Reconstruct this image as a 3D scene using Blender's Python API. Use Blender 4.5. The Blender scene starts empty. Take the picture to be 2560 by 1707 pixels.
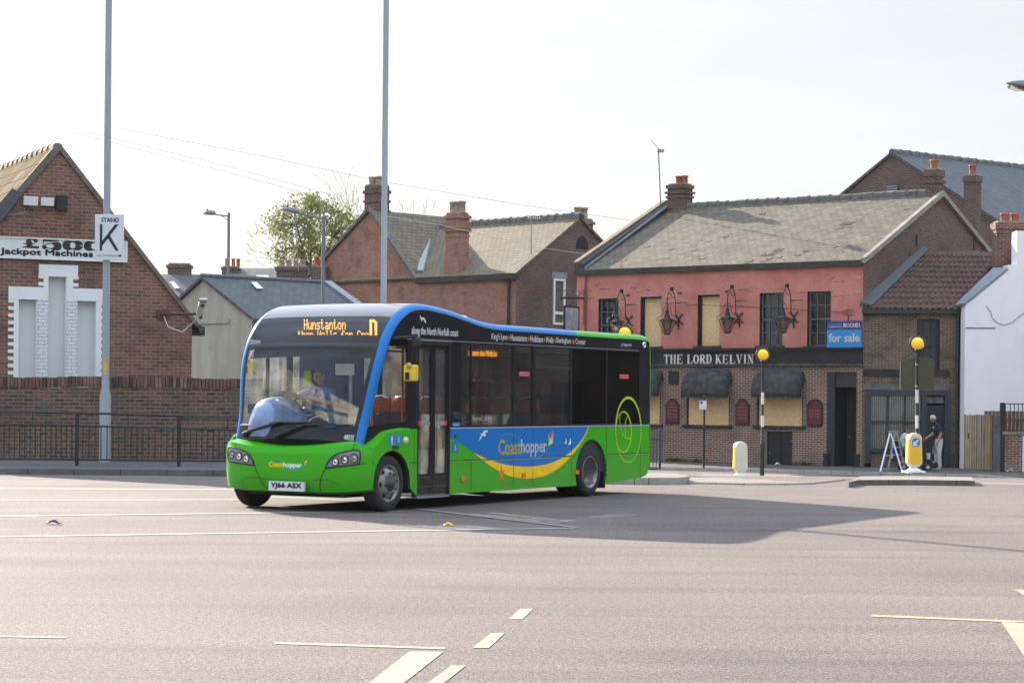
import bpy, bmesh, math, random
from mathutils import Vector, Matrix
from mathutils.geometry import tessellate_polygon
R = math.radians
SC = bpy.context.scene
COL = SC.collection
# ------------------------------------------------------------------ camera
F = 5300.0; YC = 993.0; H = 1.6; ROLL = math.atan(0.0085)
cam = bpy.data.cameras.new("camera"); cam.sensor_width = 36; cam.lens = F / 2560 * 36
cam.shift_y = (YC - 853.5) / 2560; cam.clip_end = 6000; cam.clip_start = 0.3
CAM = bpy.data.objects.new("camera", cam); COL.objects.link(CAM)
cs, sn = math.cos(ROLL), math.sin(ROLL)
CAM.matrix_world = Matrix(((cs, -sn, 0, 0), (0, 0, -1, 0), (sn, cs, 0, H), (0, 0, 0, 1)))
SC.camera = CAM
# ------------------------------------------------------------------ sky, sun, exposure
SUN_AZ = -31.5          # degrees right of +Y (negative: to the left), ahead of the camera
SUN_EL = 21.0
W = bpy.data.worlds.new("World"); SC.world = W; W.use_nodes = True
wn = W.node_tree; bg = wn.nodes["Background"]
sky = wn.nodes.new("ShaderNodeTexSky"); sky.sky_type = 'NISHITA'; sky.sun_disc = False
sky.sun_elevation = R(SUN_EL); sky.sun_rotation = R(SUN_AZ)
sky.air_density = 1.0; sky.dust_density = 3.0; sky.ozone_density = 1.0; sky.altitude = 0
hs = wn.nodes.new("ShaderNodeHueSaturation"); hs.inputs["Saturation"].default_value = 0.95
# a thin milky veil of high cloud over the sky
tc = wn.nodes.new("ShaderNodeTexCoord"); mp = wn.nodes.new("ShaderNodeMapping")
mp.inputs["Scale"].default_value = (1.2, 1.2, 9.0)
nz = wn.nodes.new("ShaderNodeTexNoise"); nz.inputs["Scale"].default_value = 3.0; nz.inputs["Detail"].default_value = 6
rp = wn.nodes.new("ShaderNodeMapRange"); rp.inputs[1].default_value = 0.35; rp.inputs[2].default_value = 0.75
rp.inputs[3].default_value = 0.85; rp.inputs[4].default_value = 0.95
mx = wn.nodes.new("ShaderNodeMixRGB"); 
sx_ = wn.nodes.new("ShaderNodeSeparateXYZ"); wn.links.new(tc.outputs["Generated"], sx_.inputs[0])
zr_ = wn.nodes.new("ShaderNodeMapRange"); zr_.inputs[1].default_value = .18; zr_.inputs[2].default_value = .7; zr_.inputs[3].default_value = 1.0; zr_.inputs[4].default_value = 2.3
zr_.inputs[3].default_value = 0.0; zr_.inputs[4].default_value = 1.0
vm = wn.nodes.new("ShaderNodeMixRGB"); vm.inputs[1].default_value = (3.5, 3.75, 3.95, 1); vm.inputs[2].default_value = (7.6, 8.8, 10.6, 1)
wn.links.new(sx_.outputs[2], zr_.inputs[0]); wn.links.new(zr_.outputs[0], vm.inputs[0]); wn.links.new(vm.outputs[0], mx.inputs[2])
wn.links.new(tc.outputs["Generated"], mp.inputs[0]); wn.links.new(mp.outputs[0], nz.inputs["Vector"])
wn.links.new(nz.outputs["Fac"], rp.inputs[0]); wn.links.new(rp.outputs[0], mx.inputs[0])
wn.links.new(sky.outputs[0], hs.inputs["Color"]); wn.links.new(hs.outputs[0], mx.inputs[1])
wn.links.new(mx.outputs[0], bg.inputs[0]); bg.inputs[1].default_value = 0.075
sl = bpy.data.lights.new("sun", 'SUN'); sl.energy = 5.0; sl.angle = R(0.55); sl.color = (1.0, 0.89, 0.75)
SUN = bpy.data.objects.new("sun", sl); COL.objects.link(SUN); SUN.location = (0, 0, 60)
sd = Vector((math.sin(R(SUN_AZ)) * math.cos(R(SUN_EL)), math.cos(R(SUN_AZ)) * math.cos(R(SUN_EL)), math.sin(R(SUN_EL))))
SUN.rotation_euler = (-sd).to_track_quat('-Z', 'Y').to_euler()
vs = SC.view_settings; SC.display_settings.display_device = 'sRGB'
vs.view_transform = 'Standard'; vs.look = 'None'; vs.exposure = 1.6; vs.gamma = 1.0; vs.use_curve_mapping = False
SC.render.engine = 'CYCLES'
try:
    SC.cycles.max_bounces = 8; SC.cycles.transparent_max_bounces = 24; SC.cycles.use_denoising = True
    SC.cycles.caustics_reflective = False; SC.cycles.caustics_refractive = False
except Exception: pass
# ------------------------------------------------------------------ photo point -> place
def ray(x, y):
    a = (x - 1280) / F; b = -(y - YC) / F
    return Vector((a * cs - b * sn, 1.0, a * sn + b * cs))
def at(x, y, Y):
    r = ray(x, y); return Vector((r.x * Y, Y, H + r.z * Y))
def zg(Y, X=0):
    t = min(1, max(0, (Y - 42) / 22)); return -0.72 * t * t * (3 - 2 * t)
def gr(x, y, dz=0.0):
    r = ray(x, y); lo, hi = 4.0, 62.0
    f = lambda Y: H + r.z * Y - zg(Y) - dz
    Y = 4.0
    while Y < 400 and f(Y) > 0: Y += 0.5
    lo, hi = Y - 0.5, Y
    for _ in range(30):
        m = (lo + hi) / 2
        if f(m) > 0: lo = m
        else: hi = m
    return Vector((r.x * hi, hi, zg(hi) + dz))
class Fr:
    """upright plane: o + u*U + w*N (N faces the street), z absolute"""
    def __init__(s, o, d):
        s.o = Vector((o[0], o[1], 0)); s.u = Vector((d[0], d[1], 0)).normalized(); s.n = Vector((s.u.y, -s.u.x, 0))
    def P(s, u, z, w=0.0):
        return s.o + s.u * u + s.n * w + Vector((0, 0, z))
    def px(s, x, y, w=0.0):
        r = ray(x, y); o = s.o + s.n * w; c = Vector((0, 0, H))
        k = (o - c).dot(s.n) / r.dot(s.n)
        p = c + r * k
        return (p - s.o).dot(s.u), p.z
    def rect(s, x0, y0, x1, y1, w=0.0):
        ym = (y0 + y1) / 2; xm = (x0 + x1) / 2
        return s.px(x0, ym, w)[0], s.px(x1, ym, w)[0], s.px(xm, y1, w)[1], s.px(xm, y0, w)[1]
# ------------------------------------------------------------------ meshes
class MB:
    def __init__(s): s.v = []; s.f = []; s.m = []; s.sm = []
    def add(s, pts, faces, m=0, smooth=False):
        b = len(s.v); s.v += [Vector(p) for p in pts]
        for f in faces: s.f.append([b + i for i in f]); s.m.append(m); s.sm.append(smooth)
        return s
    def poly(s, pts, m=0): return s.add(pts, [list(range(len(pts)))], m)
    def hexa(s, b4, t4, m=0):
        return s.add(list(b4) + list(t4), [(3, 2, 1, 0), (4, 5, 6, 7), (0, 1, 5, 4), (1, 2, 6, 5), (2, 3, 7, 6), (3, 0, 4, 7)], m)
    def box(s, x0, x1, y0, y1, z0, z1, m=0):
        return s.hexa([(x0, y0, z0), (x1, y0, z0), (x1, y1, z0), (x0, y1, z0)], [(x0, y0, z1), (x1, y0, z1), (x1, y1, z1), (x0, y1, z1)], m)
    def fbox(s, fr, u0, u1, z0, z1, w0, w1, m=0):
        P = fr.P
        return s.hexa([P(u0, z0, w1), P(u1, z0, w1), P(u1, z0, w0), P(u0, z0, w0)], [P(u0, z1, w1), P(u1, z1, w1), P(u1, z1, w0), P(u0, z1, w0)], m)
    def cbox(s, c, d, sx, sy, sz, m=0):
        """box centred on c (base centre), x along d"""
        d = Vector((d[0], d[1], 0)).normalized(); e = Vector((-d.y, d.x, 0)); c = Vector(c)
        q = [c + d * a * sx / 2 + e * b * sy / 2 for a, b in ((-1, -1), (1, -1), (1, 1), (-1, 1))]
        return s.hexa(q, [p + Vector((0, 0, sz)) for p in q], m)
    def prism(s, pts, off, m=0, mside=None):
        """flat polygon pts (any simple shape) given thickness by the vector off"""
        pts = [Vector(p) for p in pts]; off = Vector(off); n = len(pts)
        tris = tessellate_polygon([pts])
        nrm = Vector((0, 0, 0))
        for i in range(n): nrm += pts[i].cross(pts[(i + 1) % n])
        T = []
        for t in tris:
            a, b, c = (pts[i] for i in t)
            T.append(tuple(t) if (b - a).cross(c - a).dot(nrm) > 0 else (t[0], t[2], t[1]))
        flip = nrm.dot(off) > 0
        top = [p + off for p in pts]
        s.add(pts, [(t[0], t[2], t[1]) if flip else t for t in T], m)
        s.add(top, [t if flip else (t[0], t[2], t[1]) for t in T], m)
        sides = [(i, (i + 1) % n, n + (i + 1) % n, n + i) for i in range(n)]
        if not flip: sides = [tuple(reversed(q)) for q in sides]
        return s.add(pts + top, sides, m if mside is None else mside)
    def fprism(s, fr, uz, w0, w1, m=0, mside=None):
        return s.prism([fr.P(u, z, w0) for u, z in uz], fr.n * (w1 - w0), m, mside)
    def tube(s, pts, rad, seg=8, m=0, caps=True, smooth=True):
        pts = [Vector(p) for p in pts]; n = len(pts)
        if not hasattr(rad, '__len__'): rad = [rad] * n
        rings = []; up = None
        for i in range(n):
            t = (pts[min(i + 1, n - 1)] - pts[max(i - 1, 0)])
            if t.length < 1e-9: t = Vector((0, 0, 1))
            t.normalize()
            if up is None: up = Vector((0, 0, 1)) if abs(t.z) < .9 else Vector((1, 0, 0))
            a = t.cross(up)
            if a.length < 1e-4: a = t.cross(Vector((.3, 1, .2)))
            a.normalize(); b = a.cross(t).normalized(); up = b
            rings.append([pts[i] + (a * math.cos(2 * math.pi * k / seg) + b * math.sin(2 * math.pi * k / seg)) * rad[i] for k in range(seg)])
        vs_ = [p for r_ in rings for p in r_]
        fs = [(i * seg + k, i * seg + (k + 1) % seg, (i + 1) * seg + (k + 1) % seg, (i + 1) * seg + k) for i in range(n - 1) for k in range(seg)]
        s.add(vs_, [tuple(reversed(f)) for f in fs], m, smooth)
        if caps: s.add(rings[0], [tuple(range(seg))], m); s.add(rings[-1], [tuple(reversed(range(seg)))], m)
        return s
    def lathe(s, c, prof, ax=(0, 0, 1), seg=24, m=0, smooth=True, a0=0.0):
        """prof: list of (radius, height along ax)"""
        ax = Vector(ax).normalized(); t = Vector((1, 0, 0)) if abs(ax.x) < .9 else Vector((0, 1, 0))
        a = ax.cross(t).normalized(); b = ax.cross(a); c = Vector(c); n = len(prof)
        vs_ = [c + ax * h + (a * math.cos(a0 + 2 * math.pi * k / seg) + b * math.sin(a0 + 2 * math.pi * k / seg)) * r for r, h in prof for k in range(seg)]
        fs = [(i * seg + k, i * seg + (k + 1) % seg, (i + 1) * seg + (k + 1) % seg, (i + 1) * seg + k) for i in range(n - 1) for k in range(seg)]
        return s.add(vs_, fs, m, smooth)
    def ball(s, c, r, seg=20, rings=12, m=0, sc=(1, 1, 1)):
        c = Vector(c); vs_ = []; fs = []
        for i in range(rings + 1):
            t = math.pi * i / rings
            for k in range(seg):
                p = 2 * math.pi * k / seg
                vs_.append(c + Vector((math.sin(t) * math.cos(p) * sc[0], math.sin(t) * math.sin(p) * sc[1], math.cos(t) * sc[2])) * r)
        for i in range(rings):
            for k in range(seg): fs.append((i * seg + k, (i + 1) * seg + k, (i + 1) * seg + (k + 1) % seg, i * seg + (k + 1) % seg))
        return s.add(vs_, fs, m, True)
    def grid(s, P, m=0, smooth=True, flip=False):
        """P[i][j] points -> sheet"""
        a, b = len(P), len(P[0]); vs_ = [p for r_ in P for p in r_]
        fs = [(i * b + j, i * b + j + 1, (i + 1) * b + j + 1, (i + 1) * b + j) for i in range(a - 1) for j in range(b - 1)]
        if flip: fs = [tuple(reversed(f)) for f in fs]
        return s.add(vs_, fs, m, smooth)
    def build(s, name, mats, parent=None, local=False, bevel=0.0, kind=None, base=None, solid=0.0):
        if not isinstance(mats, (list, tuple)): mats = [mats]
        off = Vector((0, 0, 0))
        if not local:
            p = parent
            while p is not None and p.parent is not None: p = p.parent
            if p is not None: off = Vector(p.location)
            elif base is not None: off = Vector(base)
            elif s.v:
                n = len(s.v); off = Vector((sum(v.x for v in s.v) / n, sum(v.y for v in s.v) / n, min(v.z for v in s.v)))
        me = bpy.data.meshes.new(name)
        me.from_pydata([tuple(v - off) for v in s.v], [], s.f)
        me.polygons.foreach_set("material_index", s.m); me.polygons.foreach_set("use_smooth", s.sm)
        for mt in mats: me.materials.append(mt)
        uv = me.uv_layers.new(name="uv"); d = uv.data
        for pl in me.polygons:
            n = pl.normal
            if abs(n.z) > .985: t = Vector((1, 0, 0)); b = Vector((0, 1, 0))
            else:
                t = Vector((-n.y, n.x, 0)).normalized(); b = n.cross(t).normalized()
                if b.z < 0: b = -b; t = -t
            for li in pl.loop_indices:
                v = s.v[me.loops[li].vertex_index]; d[li].uv = (v.dot(t), v.dot(b))
        o = bpy.data.objects.new(name, me); COL.objects.link(o)
        if parent is not None: o.parent = parent
        elif not local: o.location = off
        if solid:
            md = o.modifiers.new("thick", 'SOLIDIFY'); md.thickness = solid; md.offset = -1
        if bevel:
            md = o.modifiers.new("edge", 'BEVEL'); md.width = bevel; md.segments = 2; md.limit_method = 'ANGLE'; md.angle_limit = R(40)
        if kind: o["kind"] = kind
        return o
def tag(o, label, cat, group=None, kind=None):
    if label: o["label"] = label
    if cat: o["category"] = cat
    if group: o["group"] = group
    if kind: o["kind"] = kind
    return o
def thing(name, loc, label, cat, group=None, rz=0.0):
    o = bpy.data.objects.new(name, None); COL.objects.link(o); o.location = Vector(loc); o.rotation_euler = (0, 0, rz)
    o.empty_display_size = .3
    return tag(o, label, cat, group)
def copy_tree(o, parent=None):
    c = o.copy(); COL.objects.link(c)
    if parent is not None: c.parent = parent
    for ch in list(o.children): copy_tree(ch, c)
    return c
# ------------------------------------------------------------------ lettering
def glyphs(text):
    cu = bpy.data.curves.new("glyph", 'FONT'); cu.body = text; cu.resolution_u = 3
    o = bpy.data.objects.new("glyph", cu); COL.objects.link(o)
    dg = bpy.context.evaluated_depsgraph_get(); dg.update()
    me = bpy.data.meshes.new_from_object(o.evaluated_get(dg))
    v = [(p.co.x, p.co.y) for p in me.vertices]; f = [list(p.vertices) for p in me.polygons]
    bpy.data.objects.remove(o); bpy.data.curves.remove(cu); bpy.data.meshes.remove(me)
    return v, f
def text_on(mb, text, fn, a0, a1, b0, b1, m=0, bold=0.0):
    """lay text in the rectangle a0..a1 x b0..b1; fn(a, b) -> point"""
    v, f = glyphs(text)
    x0 = min(p[0] for p in v); x1 = max(p[0] for p in v); y0 = min(p[1] for p in v); y1 = max(p[1] for p in v)
    for dx, dy in (((0, 0),) if not bold else ((-bold, 0), (bold, 0), (0, bold), (0, -bold))):
        pts = [fn(a0 + (p[0] - x0) / (x1 - x0) * (a1 - a0) + dx, b0 + (p[1] - y0) / (y1 - y0) * (b1 - b0) + dy) for p in v]
        mb.add(pts, f, m)
def ribbon(mb, pts, wid, fn, m=0):
    """flat brush stroke through 2-d pts with half widths wid"""
    n = len(pts); L = []; Rr = []
    for i in range(n):
        a = pts[max(i - 1, 0)]; b = pts[min(i + 1, n - 1)]
        dx, dy = b[0] - a[0], b[1] - a[1]; l = math.hypot(dx, dy) or 1
        w = wid[i] if hasattr(wid, '__len__') else wid
        L.append(fn(pts[i][0] - dy / l * w, pts[i][1] + dx / l * w)); Rr.append(fn(pts[i][0] + dy / l * w, pts[i][1] - dx / l * w))
    mb.grid([Rr, L], m, smooth=False)
# ------------------------------------------------------------------ materials
def nt(name):
    m = bpy.data.materials.new(name); m.use_nodes = True
    t = m.node_tree; return m, t, t.nodes["Principled BSDF"], t.nodes.new, t.links.new
def rgb(c): return (c[0], c[1], c[2], 1)
def noise(t, co, scale, detail=4, rough=.55):
    n = t.nodes.new("ShaderNodeTexNoise"); n.inputs["Scale"].default_value = scale; n.inputs["Detail"].default_value = detail; n.inputs["Roughness"].default_value = rough
    if co is not None: t.links.new(co, n.inputs["Vector"])
    return n.outputs["Fac"]
def ramp(t, fac, a, b, c0=0.0, c1=1.0):
    n = t.nodes.new("ShaderNodeMapRange"); n.inputs[1].default_value = a; n.inputs[2].default_value = b; n.inputs[3].default_value = c0; n.inputs[4].default_value = c1
    t.links.new(fac, n.inputs[0]); return n.outputs[0]
def mix(t, fac, a, b, mode='MIX'):
    n = t.nodes.new("ShaderNodeMixRGB"); n.blend_type = mode
    for i, x in ((0, fac), (1, a), (2, b)):
        if isinstance(x, (int, float)): n.inputs[i].default_value = x
        elif isinstance(x, (tuple, list)): n.inputs[i].default_value = rgb(x)
        else: t.links.new(x, n.inputs[i])
    return n.outputs[0]
def math_(t, op, a, b=0.0):
    n = t.nodes.new("ShaderNodeMath"); n.operation = op
    for i, x in ((0, a), (1, b)):
        if isinstance(x, (int, float)): n.inputs[i].default_value = x
        else: t.links.new(x, n.inputs[i])
    return n.outputs[0]
def coord(t, kind="UV", scale=(1, 1, 1), loc=(0, 0, 0)):
    c = t.nodes.new("ShaderNodeTexCoord"); m = t.nodes.new("ShaderNodeMapping"); m.inputs["Scale"].default_value = scale; m.inputs["Location"].default_value = loc
    t.links.new(c.outputs[kind], m.inputs[0]); return m.outputs[0]
def bump(t, bs, h, dist, strength=1.0):
    n = t.nodes.new("ShaderNodeBump"); n.inputs["Distance"].default_value = dist; n.inputs["Strength"].default_value = strength
    t.links.new(h, n.inputs["Height"]); t.links.new(n.outputs[0], bs.inputs["Normal"])
def plain(name, c, rough=.6, metal=0.0, var=.12, scale=6.0, coat=0.0, spec=.5, bmp=0.0):
    m, t, b, N, L = nt(name); co = coord(t, "Object")
    f = noise(t, co, scale, 5)
    dk = tuple(x * (1 - var) for x in c); lt = tuple(min(1, x * (1 + var)) for x in c)
    L(mix(t, ramp(t, f, .3, .7), dk, lt), b.inputs["Base Color"])
    b.inputs["Roughness"].default_value = rough; b.inputs["Metallic"].default_value = metal
    b.inputs["Coat Weight"].default_value = coat; b.inputs["Coat Roughness"].default_value = .05; b.inputs["Specular IOR Level"].default_value = spec
    if bmp: bump(t, b, noise(t, co, scale * 6, 4), bmp)
    return m
def brick(name, c1, c2, mortar, dark=(.05, .04, .04), darkamt=.35, bw=.225, bh=.075, mort=.012, patch=None, pamt=.3, white=0.0):
    m, t, b, N, L = nt(name); uv = coord(t)
    n = N("ShaderNodeTexBrick"); L(uv, n.inputs["Vector"])
    n.inputs["Scale"].default_value = 1; n.inputs["Brick Width"].default_value = bw; n.inputs["Row Height"].default_value = bh
    n.inputs["Mortar Size"].default_value = mort; n.inputs["Mortar Smooth"].default_value = .2; n.inputs["Bias"].default_value = 0.0
    n.inputs["Color1"].default_value = rgb(c1); n.inputs["Color2"].default_value = rgb(c2); n.inputs["Mortar"].default_value = rgb(mortar)
    # whole bricks burnt darker here and there
    n2 = N("ShaderNodeTexBrick"); L(uv, n2.inputs["Vector"])
    for k in ("Scale", "Brick Width", "Row Height", "Mortar Size"): n2.inputs[k].default_value = n.inputs[k].default_value
    n2.inputs["Mortar Size"].default_value = 0.0; n2.inputs["Bias"].default_value = darkamt - 1.0 if darkamt < .5 else 0
    n2.inputs["Color1"].default_value = (0, 0, 0, 1); n2.inputs["Color2"].default_value = (1, 1, 1, 1); n2.inputs["Mortar"].default_value = (0, 0, 0, 1)
    nfac = math_(t, 'MULTIPLY', n2.outputs["Color"], .75)
    col = mix(t, math_(t, 'MULTIPLY', nfac, math_(t, 'SUBTRACT', 1.0, n.outputs["Fac"])), n.outputs["Color"], dark)
    big = noise(t, uv, .55, 6, .65)
    col = mix(t, ramp(t, big, .5, .75, 0, .55), col, dark)
    if patch: col = mix(t, ramp(t, noise(t, uv, 1.4, 5, .6), .52, .66, 0, pamt), col, patch)
    if white: col = mix(t, ramp(t, noise(t, uv, 5.5, 4, .6), .66, .72, 0, white), col, (.45, .43, .40))
    col = mix(t, .5, col, mix(t, ramp(t, noise(t, uv, 24, 3), .3, .7), (.6, .6, .6), (1.35, 1.35, 1.35)), 'MULTIPLY')
    L(col, b.inputs["Base Color"]); b.inputs["Roughness"].default_value = .92; b.inputs["Specular IOR Level"].default_value = .25
    bump(t, b, math_(t, 'SUBTRACT', noise(t, uv, 40, 3), math_(t, 'MULTIPLY', n.outputs["Fac"], 1.5)), .006)
    return m
def slate(name, c1, c2, gap, w=.28, h=.2, moss=None, mamt=.4, rough=.75, bd=.012):
    m, t, b, N, L = nt(name); uv = coord(t)
    n = N("ShaderNodeTexBrick"); L(uv, n.inputs["Vector"])
    n.inputs["Scale"].default_value = 1; n.inputs["Brick Width"].default_value = w; n.inputs["Row Height"].default_value = h
    n.inputs["Mortar Size"].default_value = .011; n.inputs["Mortar Smooth"].default_value = .1
    n.inputs["Color1"].default_value = rgb(c1); n.inputs["Color2"].default_value = rgb(c2); n.inputs["Mortar"].default_value = rgb(gap)
    st = noise(t, coord(t, "UV", (2.2, .35, 1)), 1.0, 5, .6)
    col = mix(t, ramp(t, st, .35, .7, 0, .5), n.outputs["Color"], tuple(x * .55 for x in c1))
    if moss: col = mix(t, ramp(t, noise(t, uv, 2.6, 6, .7), .55, .72, 0, mamt), col, moss)
    col = mix(t, ramp(t, noise(t, uv, 9, 3), .7, .76, 0, .7), col, (.06, .05, .04))
    L(col, b.inputs["Base Color"]); b.inputs["Roughness"].default_value = rough; b.inputs["Specular IOR Level"].default_value = .15
    sep = N("ShaderNodeSeparateXYZ"); L(uv, sep.inputs[0])
    saw = math_(t, 'FRACT', math_(t, 'DIVIDE', sep.outputs[1], h))
    hgt = math_(t, 'SUBTRACT', math_(t, 'MULTIPLY', math_(t, 'SUBTRACT', 1.0, saw), .8), n.outputs["Fac"])
    bump(t, b, math_(t, 'ADD', hgt, math_(t, 'MULTIPLY', noise(t, uv, 8, 3), .8)), bd)
    return m
def glass(name, tint=(.75, .8, .8), dirt=.05, rough=.02, dens=.5):
    """thin window glass: clear with a mirror sheen at grazing view, and a film of dust, its smudges doubling as painted pale reflections"""
    m, t, b, N, L = nt(name); t.nodes.remove(b); out = t.nodes["Material Output"]
    tr = N("ShaderNodeBsdfTransparent"); tr.inputs[0].default_value = rgb(tint)
    gl = N("ShaderNodeBsdfGlossy"); gl.inputs["Roughness"].default_value = rough; gl.inputs[0].default_value = (.9, .95, 1, 1)
    fr = N("ShaderNodeFresnel"); fr.inputs[0].default_value = 1.5
    a = N("ShaderNodeMixShader"); L(math_(t, 'MULTIPLY', fr.outputs[0], 1.5 * dens), a.inputs[0]); L(tr.outputs[0], a.inputs[1]); L(gl.outputs[0], a.inputs[2])
    df = N("ShaderNodeBsdfTranslucent"); df.inputs[0].default_value = (.80, .78, .72, 1)
    c = N("ShaderNodeMixShader"); L(ramp(t, noise(t, coord(t, "Object"), 2.2, 6, .68), .38, .72, dirt * .2, dirt * 2.2), c.inputs[0]); L(a.outputs[0], c.inputs[1]); L(df.outputs[0], c.inputs[2])
    L(c.outputs[0], out.inputs[0]); return m
def glow(name, c, s):
    m, t, b, N, L = nt(name); b.inputs["Base Color"].default_value = (.02, .015, .0, 1)
    b.inputs["Emission Color"].default_value = rgb(c); b.inputs["Emission Strength"].default_value = s; return m
M = {}
M['white'] = plain("white_paint", (.72, .72, .70), .5, var=.06)
M['black'] = plain("black_paint", (.012, .013, .014), .35, var=.3)
M['blackmatt'] = plain("dull_black", (.014, .014, .015), .7, var=.35)
M['dark'] = plain("dark_inside", (.008, .008, .009), .9)
M['iron'] = plain("old_iron", (.018, .017, .017), .55, var=.4, scale=12)
M['steel'] = plain("galvanised_steel", (.30, .32, .34), .45, .6, var=.12, scale=3)
M['polegrey'] = plain("grey_pole_paint", (.30, .32, .35), .5, var=.06, scale=2)
M['lamp_grey'] = plain("street_lamp_grey", (.16, .17, .18), .5, .3)
M['rubber'] = plain("tyre_rubber", (.022, .021, .021), .85, var=.3, scale=14)
M['rust'] = plain("rusty_iron", (.09, .05, .035), .8, var=.4, scale=15)
M['blue'] = plain("sign_blue", (.01, .12, .42), .4)
M['yellow'] = plain("bollard_yellow", (.86, .48, .01), .38, var=.03)
M['orange_pole'] = plain("orange_rail", (.55, .16, .02), .4)
M['terracotta'] = plain("terracotta", (.36, .12, .07), .8, var=.2)
M['buffpot'] = plain("buff_clay", (.34, .27, .19), .85, var=.2)
M['stone'] = plain("weathered_stone", (.26, .24, .20), .9, var=.25, scale=4, bmp=.01)
M['concrete'] = plain("kerb_concrete", (.30, .28, .26), .9, var=.2, scale=5, bmp=.004)
M['darkkerb'] = plain("dark_kerb", (.13, .125, .12), .9, var=.25, scale=5, bmp=.004)
M['lead'] = plain("lead_flashing", (.22, .24, .27), .6, .2, var=.2)
M['board_b'] = plain("painted_timber", (.018, .021, .024), .5, var=.3, scale=9)
# ================================================================== SETTING: ground, road, pavements, markings
def asphalt(name, c, grain=.35, warm=(1.06, 1.0, .97), tracks=False):
    m, t, b, N, L = nt(name); co = coord(t, "Object")
    fine = noise(t, co, 70, 3, .65); mid = noise(t, co, 22, 3, .6); big = noise(t, co, .22, 6, .6); str_ = noise(t, coord(t, "Object", (.10, .9, 1)), 1.0, 5, .62)
    lo = tuple(x * (1 - grain) for x in c); hi = tuple(x * (1 + grain) for x in c)
    col = mix(t, ramp(t, fine, .38, .62), lo, hi)
    col = mix(t, .55, col, mix(t, ramp(t, mid, .36, .64), (.45, .45, .45), (1.5, 1.5, 1.5)), 'MULTIPLY')
    col = mix(t, ramp(t, big, .38, .66, 0, .85), col, mix(t, 1.0, col, (.70, .70, .74), 'MULTIPLY'))
    col = mix(t, ramp(t, str_, .45, .72, 0, .65), col, mix(t, 1.0, col, (1.25, 1.21, 1.18), 'MULTIPLY'))
    # paths worn by turning buses: darker rubber, polished edges
    mp_ = N("ShaderNodeMapping"); mp_.inputs["Rotation"].default_value = (0, 0, R(-38)); mp_.inputs["Scale"].default_value = (.05, .75, 1); L(co, mp_.inputs[0])
    col = mix(t, ramp(t, noise(t, mp_.outputs[0], 1.6, 4, .55), .52, .66, 0, .5), col, mix(t, 1.0, col, (.66, .65, .68), 'MULTIPLY'))
    # oil spots and rubber smears
    sp = noise(t, coord(t, "Object", (.5, .9, 1), (3, 9, 0)), 1.6, 4, .65)
    col = mix(t, ramp(t, sp, .66, .78, 0, .38), col, (.05, .047, .047))
    vor = N("ShaderNodeTexVoronoi"); vor.inputs["Scale"].default_value = 1.3; L(co, vor.inputs["Vector"])
    col = mix(t, ramp(t, vor.outputs["Distance"], .012, .03, .6, 0), col, (.03, .03, .03))
    L(col, b.inputs["Base Color"]); b.inputs["Roughness"].default_value = .9; b.inputs["Specular IOR Level"].default_value = .2
    bump(t, b, math_(t, 'ADD', fine, mid), .008)
    return m
M['asphalt'] = asphalt("asphalt", (.158, .132, .121), .75)
M['pave_dark'] = asphalt("old_pavement", (.115, .11, .108), .25)
M['pave_pale'] = asphalt("pale_paving", (.23, .205, .18), .2)
def paint(name, c, wear):
    """worn thermoplastic road paint: the asphalt shows through where it has gone"""
    m, t, b, N, L = nt(name); co = coord(t, "Object")
    f = noise(t, co, 30, 4, .7); g = noise(t, co, 2.5, 4, .6)
    k = ramp(t, math_(t, 'ADD', math_(t, 'MULTIPLY', f, .6), math_(t, 'MULTIPLY', g, .4)), .5 - .14, .5 + .14, wear, 1.0)
    L(mix(t, k, (.155, .136, .132), c), b.inputs["Base Color"]); b.inputs["Roughness"].default_value = .8
    return m
M['line_white'] = paint("white_line_paint", (.30, .28, .265), .0)
M['line_faint'] = paint("worn_white_line_paint", (.205, .185, .175), .0)
M['line_yellow'] = paint("yellowed_line_paint", (.40, .305, .175), .15)
ys = [3, 8, 12, 16, 20, 25, 30, 36, 42] + [42 + 1.1 * i for i in range(1, 21)] + [70, 80, 95]
mb = MB(); xs = [-90 + 5 * i for i in range(37)]
mb.grid([[Vector((x, y, zg(y))) for x in xs] for y in ys], 0, smooth=True, flip=True)
mb.build("road", M['asphalt'], kind="structure", base=(0, 0, 0))
mb = MB(); mb.poly([(-3000, -200, -1.2), (3000, -200, -1.2), (3000, 4000, -1.2), (-3000, 4000, -1.2)])
mb.build("ground", plain("earth", (.12, .11, .09), .95, var=.3, scale=.5), kind="structure", base=(0, 0, 0))
def zr(x, y, z):
    r = ray(x, y); Y = (z - H) / r.z; return Vector((r.x * Y, Y, z))
def sheet(name, polys, mat, dz=.004, kind="structure"):
    mb = MB()
    for p in polys: mb.poly([gr(x, y, 0) + Vector((0, 0, dz)) for x, y in p])
    return mb.build(name, mat, kind=kind)
def stripe(x0, y0, x1, y1, th):
    n = 6; return [[(x0 + (x1 - x0) * i / n, y0 + (y1 - y0) * i / n - th / 2), (x0 + (x1 - x0) * (i + 1) / n, y0 + (y1 - y0) * (i + 1) / n - th / 2),
                    (x0 + (x1 - x0) * (i + 1) / n, y0 + (y1 - y0) * (i + 1) / n + th / 2), (x0 + (x1 - x0) * i / n, y0 + (y1 - y0) * i / n + th / 2)] for i in range(n)]
for x0, y0, x1, y1, th in ((-200, 1293, 1010, 1278, 2.4), (-200, 1345, 1446, 1320, 2.7), (1040, 1272, 1446, 1320, 3.0)):
    sheet("road_marking", [p[::-1] for p in stripe(x0, y0, x1, y1, th)], M['line_white'], .005 if th != 3.0 else .009)
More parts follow.
